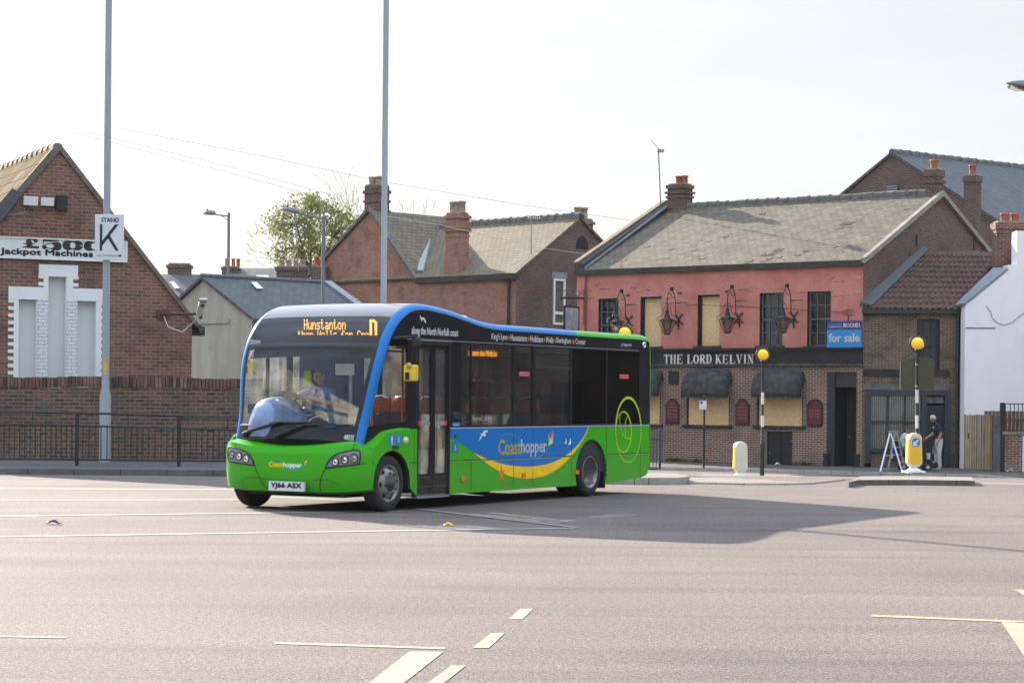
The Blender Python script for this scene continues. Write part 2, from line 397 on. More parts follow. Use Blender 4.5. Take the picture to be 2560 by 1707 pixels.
for x0, y0, x1, y1, th in ((-200, 1220, 640, 1224, 2.4), (-200, 1251, 640, 1249, 2.6), (660, 1241, 900, 1252, 2.4), (0, 1591, 163, 1594, 4), (1330, 1296, 1420, 1304, 2.4), (2300, 1206, 2640, 1211, 3)):
    sheet("road_marking", [p[::-1] for p in stripe(x0, y0, x1, y1, th)], M['line_faint'])
for p in ([(1023, 1629), (1110, 1629), (1004, 1712), (916, 1712)], [(1129, 1664), (1165, 1664), (1104, 1712), (1063, 1712)],
          [(1227, 1583), (1262, 1583), (1222, 1620), (1181, 1620)], [(1300, 1522), (1333, 1522), (1306, 1548), (1272, 1548)],
          [(2503, 1555), (2640, 1555), (2640, 1720), (2560, 1640)], [(2534, 1474), (2640, 1474), (2640, 1530)]):
    sheet("road_marking", [p[::-1]], M['line_yellow'])
for s_ in ((688, 1607.5, 1113, 1621, 5), (2178, 1539, 2600, 1556, 5)):
    sheet("road_marking", [p[::-1] for p in stripe(*s_)], M['line_yellow'])
# ---- pavements with kerbs
def kerbmat(name, c, L_=.915):
    m = plain(name, c, .9, var=.22, scale=4, bmp=.004); t = m.node_tree; b = t.nodes["Principled BSDF"]
    uv = coord(t); sep = t.nodes.new("ShaderNodeSeparateXYZ"); t.links.new(uv, sep.inputs[0])
    k = math_(t, 'LESS_THAN', math_(t, 'FRACT', math_(t, 'DIVIDE', sep.outputs[0], L_)), .022)
    src = b.inputs["Base Color"].links[0].from_socket
    t.links.new(mix(t, math_(t, 'MULTIPLY', k, .75), src, (.02, .02, .02)), b.inputs["Base Color"]); return m
M['kerb'] = kerbmat("concrete_kerb", (.36, .335, .30)); M['kerbdark'] = kerbmat("dark_stone_kerb", (.12, .115, .11))  # second kerb in a darker stone tone
def slab(name, front, back, z, mat_top, mat_kerb, h=.125, kw=.13):
    """front: points of the kerb line (left to right) at height z; back: points behind"""
    mb = MB(); fr = [Vector((p[0], p[1], z)) for p in front]; n = len(fr)
    inner = []
    for i in range(n):
        t = (fr[min(i + 1, n - 1)] - fr[max(i - 1, 0)]).normalized(); nn = Vector((-t.y, t.x, 0)); inner.append(fr[i] + nn * kw)
    mb.grid([fr, inner], 1, smooth=False)
    low = [Vector((p.x, p.y, p.z - h - .12)) for p in fr]
    mb.grid([low, fr], 1, smooth=False)
    mb.poly([p - Vector((0, 0, .003)) for p in inner] + [Vector((p[0], p[1], z - .003)) for p in reversed(back)], 0)
    return mb.build(name, [mat_top, mat_kerb], kind="structure")
KL = 41.6
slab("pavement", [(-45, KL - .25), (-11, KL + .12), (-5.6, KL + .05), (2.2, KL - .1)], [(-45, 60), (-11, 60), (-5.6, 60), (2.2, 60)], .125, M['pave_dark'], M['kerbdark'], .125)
ZP = -.60
kpts = [zr(1300, 1150, ZP), zr(1500, 1160, ZP), zr(1656, 1166, ZP), zr(1882, 1171, ZP), zr(2100, 1177, ZP), zr(2305, 1182.5, ZP), zr(2434, 1185, ZP), zr(2560, 1196, ZP), zr(2760, 1204, ZP)]
slab("pavement", kpts, [(0, 96), (30, 96), (50, 80)], ZP, M['pave_dark'], M['kerb'], .12)
def island(pts, h, mt, mk):
    ps = [gr(x, y, h) for x, y in pts]; mb = MB(); n = len(ps)
    mb.poly(ps, 0)
    lo = [Vector((p.x, p.y, p.z - h - .05)) for p in ps]
    mb.grid([lo + lo[:1], ps + ps[:1]], 1, smooth=False)
    return mb.build("traffic_island", [mt, mk], kind="structure")
ISL = [island([(1420, 1191), (1500, 1192.5), (1600, 1194), (1700, 1193.5), (1724, 1190), (1690, 1182), (1420, 1179)], .125, M['pave_pale'], M['kerb']),
       island([(1722, 1205), (1850, 1207.5), (1960, 1208), (2030, 1206), (2110, 1197), (1960, 1186), (1760, 1184), (1726, 1190)], .03, M['pave_pale'], M['kerb']),
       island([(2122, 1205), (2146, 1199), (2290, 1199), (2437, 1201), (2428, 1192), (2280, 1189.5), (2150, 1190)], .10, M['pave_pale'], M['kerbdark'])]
# ================================================================== BUILDINGS
M['br_red'] = brick("red_brick", (.26, .118, .082), (.17, .082, .062), (.25, .21, .18), (.05, .036, .034), .44, bh=.083, patch=(.12, .065, .05), pamt=.5)
M['br_old'] = brick("old_mixed_brick", (.20, .094, .07), (.10, .062, .052), (.21, .185, .16), (.028, .024, .022), .42, bh=.083, mort=.014, patch=(.10, .095, .07), pamt=.6, white=.5)
M['br_pub'] = brick("brown_brick", (.22, .118, .085), (.16, .085, .066), (.40, .34, .285), (.06, .04, .035), .25, bh=.078, mort=.013)
M['br_sooty'] = brick("sooty_brick", (.15, .085, .07), (.095, .062, .056), (.20, .178, .16), (.03, .026, .025), .38, bh=.08, patch=(.19, .10, .07), pamt=.35)
M['br_orange'] = brick("orange_brick", (.40, .175, .12), (.31, .145, .105), (.31, .235, .195), (.06, .04, .035), .2, bh=.08, patch=(.13, .07, .05), pamt=.5)
M['br_brown'] = brick("green_stained_brick", (.175, .115, .075), (.105, .076, .054), (.25, .215, .17), (.035, .032, .025), .4, bh=.08, patch=(.06, .06, .04), pamt=.6)
M['sl_pub'] = slate("old_grey_slate", (.172, .146, .112), (.098, .086, .070), (.014, .013, .012), .30, .235, moss=(.095, .078, .045), mamt=.75, bd=.03)
M['sl_lit'] = slate("buff_slate", (.215, .18, .13), (.15, .13, .098), (.03, .027, .024), .3, .22, moss=(.17, .15, .10))
M['sl_blue'] = slate("blue_slate", (.105, .118, .128), (.075, .086, .095), (.025, .027, .03), .3, .22, moss=(.10, .105, .07), mamt=.5, rough=.6)
M['tile_big'] = slate("lichen_tile", (.30, .25, .18), (.22, .175, .125), (.03, .025, .02), .6, .40, moss=(.11, .09, .06), mamt=.6, bd=.008)
M['tile_big'].node_tree.nodes['Principled BSDF'].inputs['Specular IOR Level'].default_value = .0
M['ridge'] = plain("ridge_tile", (.13, .125, .115), .9, var=.35, scale=5, bmp=.01)
M['ridge_b'] = plain("brown_ridge_tile", (.20, .15, .10), .9, var=.35, scale=5, bmp=.01)
M['gutter'] = plain("gutter_iron", (.022, .023, .024), .55, var=.3)
def streaky(name, c, c2, sx=2.5, sy=.3, amt=.6, grime=(.2, .2, .17)):
    m, t, b, N, L = nt(name); uv = coord(t)
    a = noise(t, coord(t, "UV", (sx, sy, 1)), 1, 5, .6); g = noise(t, uv, 1.2, 6, .65)
    col = mix(t, ramp(t, a, .4, .7, 0, amt), c, c2); col = mix(t, ramp(t, g, .5, .8, 0, .5), col, grime)
    L(col, b.inputs["Base Color"]); b.inputs["Roughness"].default_value = .9; bump(t, b, noise(t, uv, 30, 3), .004); return m
M['render_grey'] = streaky("grey_render", (.38, .365, .31), (.22, .215, .19), 1.1, .22, .85)
M['white_wall'] = streaky("white_render", (.88, .85, .87), (.78, .79, .82), .7, .2, .7, (.74, .73, .72))
M['quoin'] = brick("white_painted_brick", (.72, .73, .73), (.68, .70, .71), (.44, .47, .50), (.68, .70, .71), .3, bh=.083, mort=.008)
M['white_trim'] = plain("white_masonry_paint", (.74, .75, .75), .7, var=.05, scale=2)
M['panel_white'] = streaky("dirty_white_board", (.66, .68, .67), (.58, .63, .63), 2, .2, .6, (.52, .56, .56))
def osb():
    m, t, b, N, L = nt("chipboard"); uv = coord(t, "UV", (1, 1, 1))
    a = noise(t, coord(t, "UV", (30, 12, 1)), 1, 3, .7); d = noise(t, coord(t, "UV", (6, 9, 1), (4, 2, 0)), 1, 4, .6)
    col = mix(t, ramp(t, a, .3, .7), (.56, .36, .16), (.86, .64, .35)); col = mix(t, ramp(t, d, .5, .75, 0, .55), col, (.48, .30, .14))
    L(col, b.inputs["Base Color"]); b.inputs["Roughness"].default_value = .8; return m
M['osb'] = osb()
def flaky():
    """salmon masonry paint flaking off the bricks in a band under the eaves"""
    m, t, b, N, L = nt("salmon_masonry_paint"); uv = coord(t)
    sep = N("ShaderNodeSeparateXYZ"); L(uv, sep.inputs[0]); z = sep.outputs[1]
    col = mix(t, ramp(t, noise(t, uv, .9, 7, .68), .36, .64), (.46, .148, .118), (.62, .265, .215))
    col = mix(t, ramp(t, noise(t, uv, 40, 3), .4, .6, 0, .3), col, (.40, .125, .105))
    br = N("ShaderNodeTexBrick"); L(uv, br.inputs["Vector"]); br.inputs["Scale"].default_value = 1; br.inputs["Brick Width"].default_value = .24; br.inputs["Row Height"].default_value = .08; br.inputs["Mortar Size"].default_value = .016
    band = math_(t, 'MULTIPLY', ramp(t, z, 4.75, 5.05), ramp(t, z, 5.95, 5.6))
    wear = ramp(t, noise(t, coord(t, "UV", (.6, 1.6, 1)), 1.5, 5, .6), .52, .60)
    k = math_(t, 'MULTIPLY', math_(t, 'MULTIPLY', band, wear), ramp(t, noise(t, coord(t, "UV", (3, 12, 1)), 1, 3), .5, .56))
    col = mix(t, math_(t, 'MULTIPLY', math_(t, 'MULTIPLY', k, br.outputs["Fac"]), .85), col, (.04, .03, .03))
    col = mix(t, math_(t, 'MULTIPLY', math_(t, 'MULTIPLY', ramp(t, z, 5.35, 5.5), ramp(t, z, 5.8, 5.65)), ramp(t, noise(t, coord(t, "UV", (1.2, 4, 1), (7, 3, 0)), 1.2, 4, .6), .66, .69)), col, (.46, .43, .40))
    L(col, b.inputs["Base Color"]); b.inputs["Roughness"].default_value = .85
    bump(t, b, math_(t, 'SUBTRACT', noise(t, uv, 25, 3), math_(t, 'MULTIPLY', br.outputs["Fac"], .8)), .006); return m
M['pink'] = flaky()
def wall_grid(mb, fr, u0, u1, z0, z1, opens, m=0, mrev=None, depth=.16, w=0.0, top=True):
    """front face with real openings and their reveals; opens: (u0,u1,z0,z1)"""
    us = sorted({u0, u1, *[v for o in opens for v in o[:2] if u0 < v < u1]}); zs = sorted({z0, z1, *[v for o in opens for v in o[2:4] if z0 < v < z1]})
    for i in range(len(us) - 1):
        for j in range(len(zs) - 1):
            cu, cz = (us[i] + us[i + 1]) / 2, (zs[j] + zs[j + 1]) / 2
            if any(o[0] < cu < o[1] and o[2] < cz < o[3] for o in opens): continue
            mb.poly([fr.P(us[i], zs[j], w), fr.P(us[i + 1], zs[j], w), fr.P(us[i + 1], zs[j + 1], w), fr.P(us[i], zs[j + 1], w)], m)
    for a, b, c, d in opens:
        k = m if mrev is None else mrev; P = lambda u, z, q: fr.P(u, z, w - q * depth)
        mb.poly([P(a, c, 0), P(a, d, 0), P(a, d, 1), P(a, c, 1)], k); mb.poly([P(b, d, 0), P(b, c, 0), P(b, c, 1), P(b, d, 1)], k)
        if top: mb.poly([P(a, d, 0), P(b, d, 0), P(b, d, 1), P(a, d, 1)], k)
        mb.poly([P(b, c, 0), P(a, c, 0), P(a, c, 1), P(b, c, 1)], k)
def window(fr, r, w, parent, frame_mat, glass_mat, nu=2, nz=2, fw=.05, bar=.025, name="window", depth=.05, label=None):
    a, b, c, d = r; mb = MB()
    mb.fbox(fr, a, b, c, c + fw, w, w + depth); mb.fbox(fr, a, b, d - fw, d, w, w + depth)
    mb.fbox(fr, a, a + fw, c + fw, d - fw, w, w + depth); mb.fbox(fr, b - fw, b, c + fw, d - fw, w, w + depth)
    for i in range(1, nu): u = a + (b - a) * i / nu; mb.fbox(fr, u - bar / 2, u + bar / 2, c + fw, d - fw, w + .004, w + depth * .7)
    for j in range(1, nz):
        z = c + (d - c) * j / nz; bb = bar * (2.2 if nz % 2 == 0 and j == nz // 2 else 1)
        mb.fbox(fr, a + fw, b - fw, z - bb / 2, z + bb / 2, w + .007, w + depth * .85)
    o = mb.build(name, frame_mat, parent)
    if label: o["label"] = label
    g = MB(); g.fbox(fr, a + fw * .5, b - fw * .5, c + fw * .5, d - fw * .5, w - .012, w - .004); g.build("pane", glass_mat, o)
    return o
def stack(parent, c, d, sx, sy, z0, z1, mat, pots=(), collars=(), potmat=None, potr=.13, poth=.4, sub=None, cap=.06):
    """brick chimney: shaft, corbelled courses, pots; pots at offsets along d"""
    mb = MB(); c = Vector((c[0], c[1], 0)); mb.cbox(c + Vector((0, 0, z0)), d, sx, sy, z1 - z0)
    for z, h, e in collars: mb.cbox(c + Vector((0, 0, z)), d, sx + 2 * e, sy + 2 * e, h)
    ch = mb.build("chimney", mat, parent)
    fb = MB(); dv = Vector((d[0], d[1], 0)).normalized()
    fb.cbox(c + Vector((0, 0, z1 + .001)), d, sx * .92, sy * .92, cap); fb.build("chimney_cap", M['stone'], ch)
    for off in pots:
        p = MB(); q = c + dv * off + Vector((0, 0, z1 + cap - .02))
        p.lathe(q, [(potr * .98, 0), (potr, .03), (potr * .92, poth * .8), (potr * 1.15, poth * .84), (potr * 1.15, poth), (potr * .8, poth), (potr * .75, poth * .5), (0.0, poth * .5)], seg=14)
        p.build("chimney_pot", potmat or M['terracotta'], ch)
    return ch
def roof_slab(mb, a, b, c, d, th=.09, m=0, me=None):
    """a,b eave (left,right), c,d ridge (right,left)"""
    a, b, c, d = map(Vector, (a, b, c, d)); n = (b - a).cross(d - a).normalized()
    if n.z < 0: n = -n
    mb.prism([a, b, c, d], n * th, m, me)
def ridge_line(mb, p, q, r=.13, step=.45, m=0, lift=.075):
    p, q = Vector(p), Vector(q); L_ = (q - p).length; n = max(1, int(L_ / step)); t = (q - p) / L_; s = Vector((-t.y, t.x, 0)).normalized()
    random.seed(int(L_ * 100))
    for i in range(n):
        a = p + t * (L_ * i / n + .01); b = p + t * (L_ * (i + 1) / n + .02); j = random.uniform(-.012, .012)
        ring = lambda c, k: [c + s * (r * 1.15 * k) + Vector((0, 0, lift - r * 1.3))] + [c + s * (math.cos(x) * r * k) + Vector((0, 0, math.sin(x) * r * .75 * k + lift + j)) for x in [math.pi * h / 6 for h in range(7)]] + [c - s * (r * 1.15 * k) + Vector((0, 0, lift - r * 1.3))]
        mb.grid([ring(a, 1.0), ring(b, 1.0)], m, smooth=False); mb.poly(list(reversed(ring(b, 1.0))), m); mb.poly(ring(a, 1.0), m)
        mb.grid([ring(b - t * .045, 1.22), ring(b, 1.22)], m, smooth=False); mb.poly(list(reversed(ring(b, 1.22))), m); mb.poly(ring(b - t * .045, 1.22), m)

# ------------------------------------------------------------------ boundary wall behind the railing
WY = 47.0
frw = Fr((0, WY), (1, -.004))
mb = MB(); random.seed(4)
ztop = lambda u: 1.97 + .012 * math.sin(u * 1.3) + .008 * math.sin(u * 3.1)
mb.fbox(frw, -40, 1.5, .0, 1.62, -.35, 0, 0)
us = [-40 + .6 * i for i in range(70)]
for i in range(69): mb.fbox(frw, us[i], us[i + 1] if i < 68 else 1.5, 1.62, ztop(us[i]) - .23, -.35, 0, 0)
o = thing("brick_wall", (-12, WY, .12), "long old weathered brick boundary wall behind the black railing, brick-on-edge coping", "wall")
mb.build("wall", M['br_old'], o)
mb = MB(); u = -40.0
while u < 1.45:
    z = ztop(u) - .23; j = random.uniform(-.012, .012); mb.fbox(frw, u, u + .068, z + .002, z + .23 + j, -.36, .012 + random.uniform(0, .012), random.choice((0, 0, 0, 1, 2))); u += .08
mb.build("coping", [plain("coping_brick", (.13, .07, .055), .9, var=.4, scale=3, bmp=.01), plain("coping_brick_sooty", (.05, .045, .04), .9, var=.4, scale=4, bmp=.01), plain("coping_brick_pale", (.18, .125, .095), .9, var=.4, scale=4, bmp=.01)], o)

# ------------------------------------------------------------------ gabled hall on the left
GA = R(26)
pk = at(145, 372, 49.5); frg = Fr((pk.x, pk.y), (math.cos(GA), math.sin(GA)))
gu = lambda x, y, w=0.0: frg.px(x, y, w)
uR, zR = gu(480, 800); zE = zR - .05; zK = pk.z; uL = -uR * 1.02
hall = thing("gabled_brick_hall", (pk.x, pk.y + .01, 0), "old red brick hall with steep gable and white painted blocked lancet windows", "building")
rects = {k: frg.rect(*v) for k, v in {"l": (46, 749, 91, 946), "c": (120, 692, 165, 946), "r": (193, 753, 239, 946)}.items()}
mb = MB()
# brick gable cut round the three openings
wl = [list(rects[k]) for k in "lcr"]
for r_ in wl: r_[2] = .5
wall_grid(mb, frg, uL, uR, 0, zE, [(r_[0], r_[1], r_[2], min(r_[3], zE)) for r_ in wl], 0, 1, .2, top=False)
def gcell(zlo, zhi, cutu):
    pass
kz = (zK - zE)
half = lambda z: uR * (zK - z) / kz
zc_t = wl[1][3]
# upper triangle with the tall centre opening left out
def tri_strip(za, zb, lo=None, hi=None):
    for (L0, R0, L1, R1) in ([(-half(za), half(za), -half(zb), half(zb))] if lo is None else [(-half(za), lo, -half(zb), lo), (hi, half(za), hi, half(zb))]):
        mb.poly([frg.P(L0, za), frg.P(R0, za), frg.P(R1, zb), frg.P(L1, zb)], 0)
zl_t, zr_t = wl[0][3], wl[2][3]
opens_up = [r_ for r_ in wl if r_[3] > zE]
zs = sorted({zE, zK - .02, *[r_[3] for r_ in opens_up]})
for i in range(len(zs) - 1):
    za, zb = zs[i], zs[i + 1]; act = sorted([r_ for r_ in opens_up if r_[3] > za + 1e-6], key=lambda r_: r_[0])
    edges = [(-half(za), -half(zb))]
    for r_ in act: edges += [(r_[0], r_[0]), (r_[1], r_[1])]
    edges.append((half(za), half(zb)))
    for k in range(0, len(edges), 2):
        (l0, l1), (r0, r1) = edges[k], edges[k + 1]
        mb.poly([frg.P(l0, za), frg.P(r0, za), frg.P(r1, zb), frg.P(l1, zb)], 0)
    for r_ in act:
        for uu, sg in ((r_[0], 0), (r_[1], 1)):
            q = [frg.P(uu, za, 0), frg.P(uu, zb, 0), frg.P(uu, zb, -.2), frg.P(uu, za, -.2)]; mb.poly(q if not sg else q[::-1], 1)
        if abs(r_[3] - zb) < 1e-6: mb.poly([frg.P(r_[0], zb), frg.P(r_[1], zb), frg.P(r_[1], zb, -.2), frg.P(r_[0], zb, -.2)], 1)
DL = 12.0
for uu in (uL, uR):
    q = [frg.P(uu, 0, 0), frg.P(uu, 0, -DL), frg.P(uu, zE, -DL), frg.P(uu, zE, 0)]; mb.poly(q if uu > 0 else q[::-1], 0)
mb.poly([frg.P(uL, 0, -DL), frg.P(uL, zE, -DL), frg.P(0, zK, -DL), frg.P(uR, zE, -DL), frg.P(uR, 0, -DL)], 0)
mb.build("wall", [M['br_red'], M['white_trim']], hall)
for k in "lcr":
    r_ = rects[k]; mb = MB(); mb.fbox(frg, r_[0] + .002, r_[1] - .002, .5, r_[3] - .002, -.24, -.19); mb.build("window_blocking", M['panel_white'], hall)
# painted surrounds: quoin blocks proud of the brick
qb = MB()
course = .083
def quoin_col(u_in, u_out_long, u_out_short, z0, z1, phase=0):
    z = z0; i = phase
    while z < z1 - .01:
        uo = u_out_long if i % 2 == 0 else u_out_short
        qb.fbox(frg, min(u_in, uo), max(u_in, uo), z, min(z + course, z1), -.003, .012 + .001 * (i % 2)); z += course; i += 1
z0 = 1.2
a, b, c = (rects[k] for k in "lcr")
px2u = lambda x, y: frg.px(x, y)[0]
quoin_col(a[0], px2u(20, 850), px2u(34, 850), z0, a[3])
quoin_col(c[1], px2u(257, 850), px2u(253, 850), z0, c[3])
qb.fbox(frg, a[1], b[0], z0, a[3], -.003, .011, 1); qb.fbox(frg, b[1], c[0], z0, c[3], -.003, .011, 1)
zt = frg.px(145, 662)[1]; zs_ = frg.px(60, 717)[1]; zs2 = frg.px(230, 722)[1]
quoin_col(b[0], px2u(96, 700), px2u(109, 700), a[3], b[3] + .1); quoin_col(b[1], px2u(196, 700), px2u(183, 700), c[3], b[3] + .1)
qb.fbox(frg, px2u(21, 730), px2u(109, 730), a[3] + .004, zs_, -.003, .016); qb.fbox(frg, px2u(183, 730), px2u(258, 730), c[3] + .004, zs2, -.003, .016)
qb.fbox(frg, px2u(97, 670), px2u(195, 670), b[3] + .004, zt, -.003, .018)
qb.build("window_surround", [M['white_trim'], M['quoin']], hall)
# roof: two slopes, verge, ridge tiles
ov = .18; rp_ = Vector((0, 0, .0))
rf = MB()
for sg in (-1, 1):
    ue = uR * sg * 1.06; ze = zE - (zK - zE) * .06
    roof_slab(rf, frg.P(ue, ze, .04), frg.P(ue, ze, -DL), frg.P(0, zK, -DL), frg.P(0, zK, .04), .1, 0)
rr = rf.build("roof", M['tile_big'], hall)
vg = MB()
for sg in (-1, 1):
    e0 = frg.P(uR * sg * 1.06, zE - (zK - zE) * .06, 0); t0 = frg.P(0, zK + .02, 0)
    dn = (t0 - e0).normalized(); up = Vector((0, 0, 1)) - dn * dn.z; up.normalize()
    q = .05 if sg < 0 else .0; vg.hexa([e0 + frg.n * .06 - up * q, t0 + frg.n * .06 - up * (q + .02), t0 - frg.n * .02 - up * (q + .02), e0 - frg.n * .02 - up * q], [e0 + frg.n * .06 + up * .09, t0 + frg.n * .06 + up * .09, t0 - frg.n * .02 + up * .09, e0 - frg.n * .02 + up * .09])
vg.build("verge", plain('dark_verge', (.13, .115, .09), .9, var=.4, scale=4, bmp=.01), hall)
rg = MB(); ridge_line(rg, frg.P(0, zK - .02, -.02), frg.P(0, zK - .02, -DL), .12, .5); rg.build("ridge_tiles", M['ridge_b'], rr)
# lead valley of the lower wing at the left edge
lw = MB(); A = at(-62, 588, 48.6); B = at(28, 478, 48.9); n_ = Vector((.35, -.5, .6)).normalized()
lw.hexa([A, A + Vector((.24, .1, -.1)), B + Vector((.22, .1, -.12)), B], [A + n_ * .1, A + Vector((.24, .1, -.1)) + n_ * .06, B + Vector((.22, .1, -.12)) + n_ * .06, B + n_ * .1])
lw.build("lead_valley", plain('slaty_lead', (.07, .08, .095), .6, var=.3), hall)
gt = MB(); e = frg.P(uR * 1.05, zE - .12, -.1); gt.tube([e + frg.n * .2, e - frg.n * DL], .06, 8)
bx_ = at(500, 826, 49.9); gt.cbox(e - frg.n * .15 - Vector((0, 0, .2)), frg.u, .4, .25, .22); gt.build("gutter", M['gutter'], hall)
# advert board across the gable
sg0, sz0 = frg.px(-60, 590); sg1, sz1 = frg.px(314, 652)
adv = thing("advert_board", frg.P(0, sz1, .05), "long white painted advert board across the hall gable, gambling offer in black letters", "sign")
sb = MB(); zt0 = frg.px(150, 598)[1]; zb0 = frg.px(150, 650)[1]
zt0 = frg.px(290, 605)[1]; zb0 = frg.px(312, 655)[1]; zt0 = frg.px(20, 590)[1] * .5 + zt0 * .5; zb0 = frg.px(20, 648)[1] * .5 + zb0 * .5
sb.fbox(frg, sg0, sg1, zb0, zt0, .02, .06, 0)
for q in ((zb0, zb0 + .03), (zt0 - .03, zt0)): sb.fbox(frg, sg0 - .02, sg1 + .02, q[0], q[1], .06, .085, 1)
sb.fbox(frg, sg1 - .01, sg1 + .02, zb0, zt0, .02, .086, 1)
sb.build("board", [M['panel_white'], M['white']], adv)
tx = MB(); zm = lambda f: zb0 + (zt0 - zb0) * f
fn = lambda u, z: frg.P(u, z, .0625)
u_j0 = frg.px(0, 640)[0]; u_j1 = frg.px(306, 640)[0]
text_on(tx, "Jackpot Machines Here", fn, u_j0, u_j1, zm(.12), zm(.46), 0, bold=.012)
# fat-face figures, thick and thin strokes
def arcp(cx, cy, rx, ry, a0, a1, n=24): return [(cx + rx * math.cos(R(a0 + (a1 - a0) * i / n)), cy + ry * math.sin(R(a0 + (a1 - a0) * i / n))) for i in range(n + 1)]
def fat_zero(x0, x1):
    cx, cy, rx, ry = (x0 + x1) / 2, zm(.71), (x1 - x0) / 2, (zt0 - zb0) * .2
    P_ = arcp(cx, cy, rx - .07, ry - .015, 0, 360, 40); ribbon(tx, P_, [.012 + .085 * abs(math.cos(R(360 * i / 40))) ** 1.5 for i in range(41)], fn)
ux = lambda x: frg.px(x, 610)[0]
fat_zero(ux(157), ux(203)); fat_zero(ux(210), ux(256))
x0, x1 = ux(103), ux(149); hh = zt0 - zb0
ribbon(tx, [(x0 + .03, zm(.9)), ((x0 + x1) / 2, zm(.89)), (x1 - .03, zm(.91))], [.03, .03, .012], fn)
ribbon(tx, [(x0 + .04, zm(.9)), (x0 + .03, zm(.72))], .014, fn)
ribbon(tx, arcp((x0 + x1) / 2 + .01, zm(.64), (x1 - x0) / 2 - .06, hh * .12, 150, -160, 26), [.012 + .075 * max(0, math.cos(R(150 - 310 * i / 26))) for i in range(27)], fn)
tx.lathe(fn(x0 + .06, zm(.59)), [(0, 0.001), (.055, .0015)], frg.n, 14)
x0, x1 = ux(54), ux(96)
ribbon(tx, arcp((x0 + x1) / 2 + .03, zm(.82), .12, hh * .1, 20, 200, 16), [.02] * 17, fn)
ribbon(tx, [((x0 + x1) / 2 - .06, zm(.84)), ((x0 + x1) / 2 - .02, zm(.7)), ((x0 + x1) / 2 - .05, zm(.57))], [.06, .075, .05], fn)
ribbon(tx, [(x0 + .02, zm(.70)), (x1 - .1, zm(.70))], .012, fn); ribbon(tx, [(x0, zm(.545)), ((x0 + x1) / 2, zm(.565)), (x1 - .02, zm(.55)), (x1, zm(.62))], [.01, .03, .03, .01], fn)
tx.lathe(fn(x1 - .08, zm(.86)), [(0, 0.001), (.05, .0015)], frg.n, 14)
tx.build("lettering", plain("faded_black_letter", (.03, .028, .027), .8, var=.5, scale=2), adv)
# pair of floodlights + box, cctv camera
for x0, x1, y0, y1 in ((59, 95, 491, 514), (102, 135, 494, 515)):
    r_ = frg.rect(x0, y0, x1, y1, .2); fl = thing("floodlight", frg.P((r_[0] + r_[1]) / 2, r_[2], .1), "", "floodlight", "floodlights on the hall gable")
    fl["label"] = "white floodlight high on the hall gable, " + ("nearer the roof verge" if x0 == 59 else "next to the dark box")
    k = MB(); a_, b_, c_, d_ = r_; k.hexa([frg.P(a_, c_, .2), frg.P(b_, c_, .2), frg.P(b_ - .03, c_ + .02, .06), frg.P(a_ + .03, c_ + .02, .06)], [frg.P(a_, d_, .24), frg.P(b_, d_, .24), frg.P(b_ - .03, d_ - .02, .08), frg.P(a_ + .03, d_ - .02, .08)]); k.build("housing", M['white'], fl, bevel=.01)
    k = MB(); k.fbox(frg, (a_ + b_) / 2 - .03, (a_ + b_) / 2 + .03, c_ + .03, d_ - .03, 0, .07); k.build("wall_bracket", M['blackmatt'], fl)
    k = MB(); um = (a_ + b_) / 2
    zc_ = c_ - .17; k.tube([frg.P(um, c_ + .02, .1), frg.P(um, c_ - .08, .03), frg.P(um - .12, zc_, .02), frg.P(um - .5, zc_ - .02, .02), frg.P(um - 1.2, zc_ - .13, .02)], .009, 6); k.build("cable", M['steel'], fl)
k = MB(); r_ = frg.rect(138, 490, 165, 527); k.fbox(frg, *r_, .0, .16); jb = k.build("junction_box", M['blackmatt']); tag(jb, "dark square metal box beside the floodlights on the hall gable", "box")
cc = thing("security_camera", at(455, 790, 48.9), "white security camera on rusty bracket arm at the corner of the brick hall", "camera")
wa = frg.px(405, 786); k = MB(); k.fbox(frg, wa[0] - .14, wa[0] + .18, wa[1] - .09, wa[1] + .09, .0, .06, 0)
p0 = frg.P(wa[0], wa[1], .05); p1 = at(502, 784, 48.6); k.tube([p0, p1], .035, 8); k.tube([p1 - Vector((0, 0, .12)), p1 + Vector((0, 0, .1))], .04, 8); k.build("bracket_arm", M['rust'], cc)
k = MB(); q0 = at(496, 788, 48.6); q1 = at(508, 752, 48.3); ax = (q1 - q0).normalized(); s_ = Vector((1, 0, 0)); v_ = ax.cross(s_).normalized()
k.hexa([q0 - s_ * .06 - v_ * .06, q0 + s_ * .06 - v_ * .06, q0 + s_ * .06 + v_ * .06, q0 - s_ * .06 + v_ * .06], [q1 - s_ * .09 - v_ * .1, q1 + s_ * .09 - v_ * .1, q1 + s_ * .09 + v_ * .1, q1 - s_ * .09 + v_ * .1]); k.build("housing", M['white'], cc, bevel=.015)
k = MB(); k.cbox(q1 + Vector((0, -.1, -.02)), (1, 0), .2, .25, .05); k.build("sunshade", M['steel'], cc); k = MB(); k.lathe(q1 + Vector((0, -.12, -.12)), [(0, .0), (.04, .0), (.04, .02)], (0, -1, 0), 12); k.build("lens", M['black'], cc)
k = MB(); k.tube([p0 + Vector((0, 0, .02)), p0 + Vector((.15, -.1, -.3)), p0 + Vector((.5, -.15, -.42)), p0 + Vector((.75, -.15, -.2)), p1], .012, 6); k.build("cable", M['white'], cc)

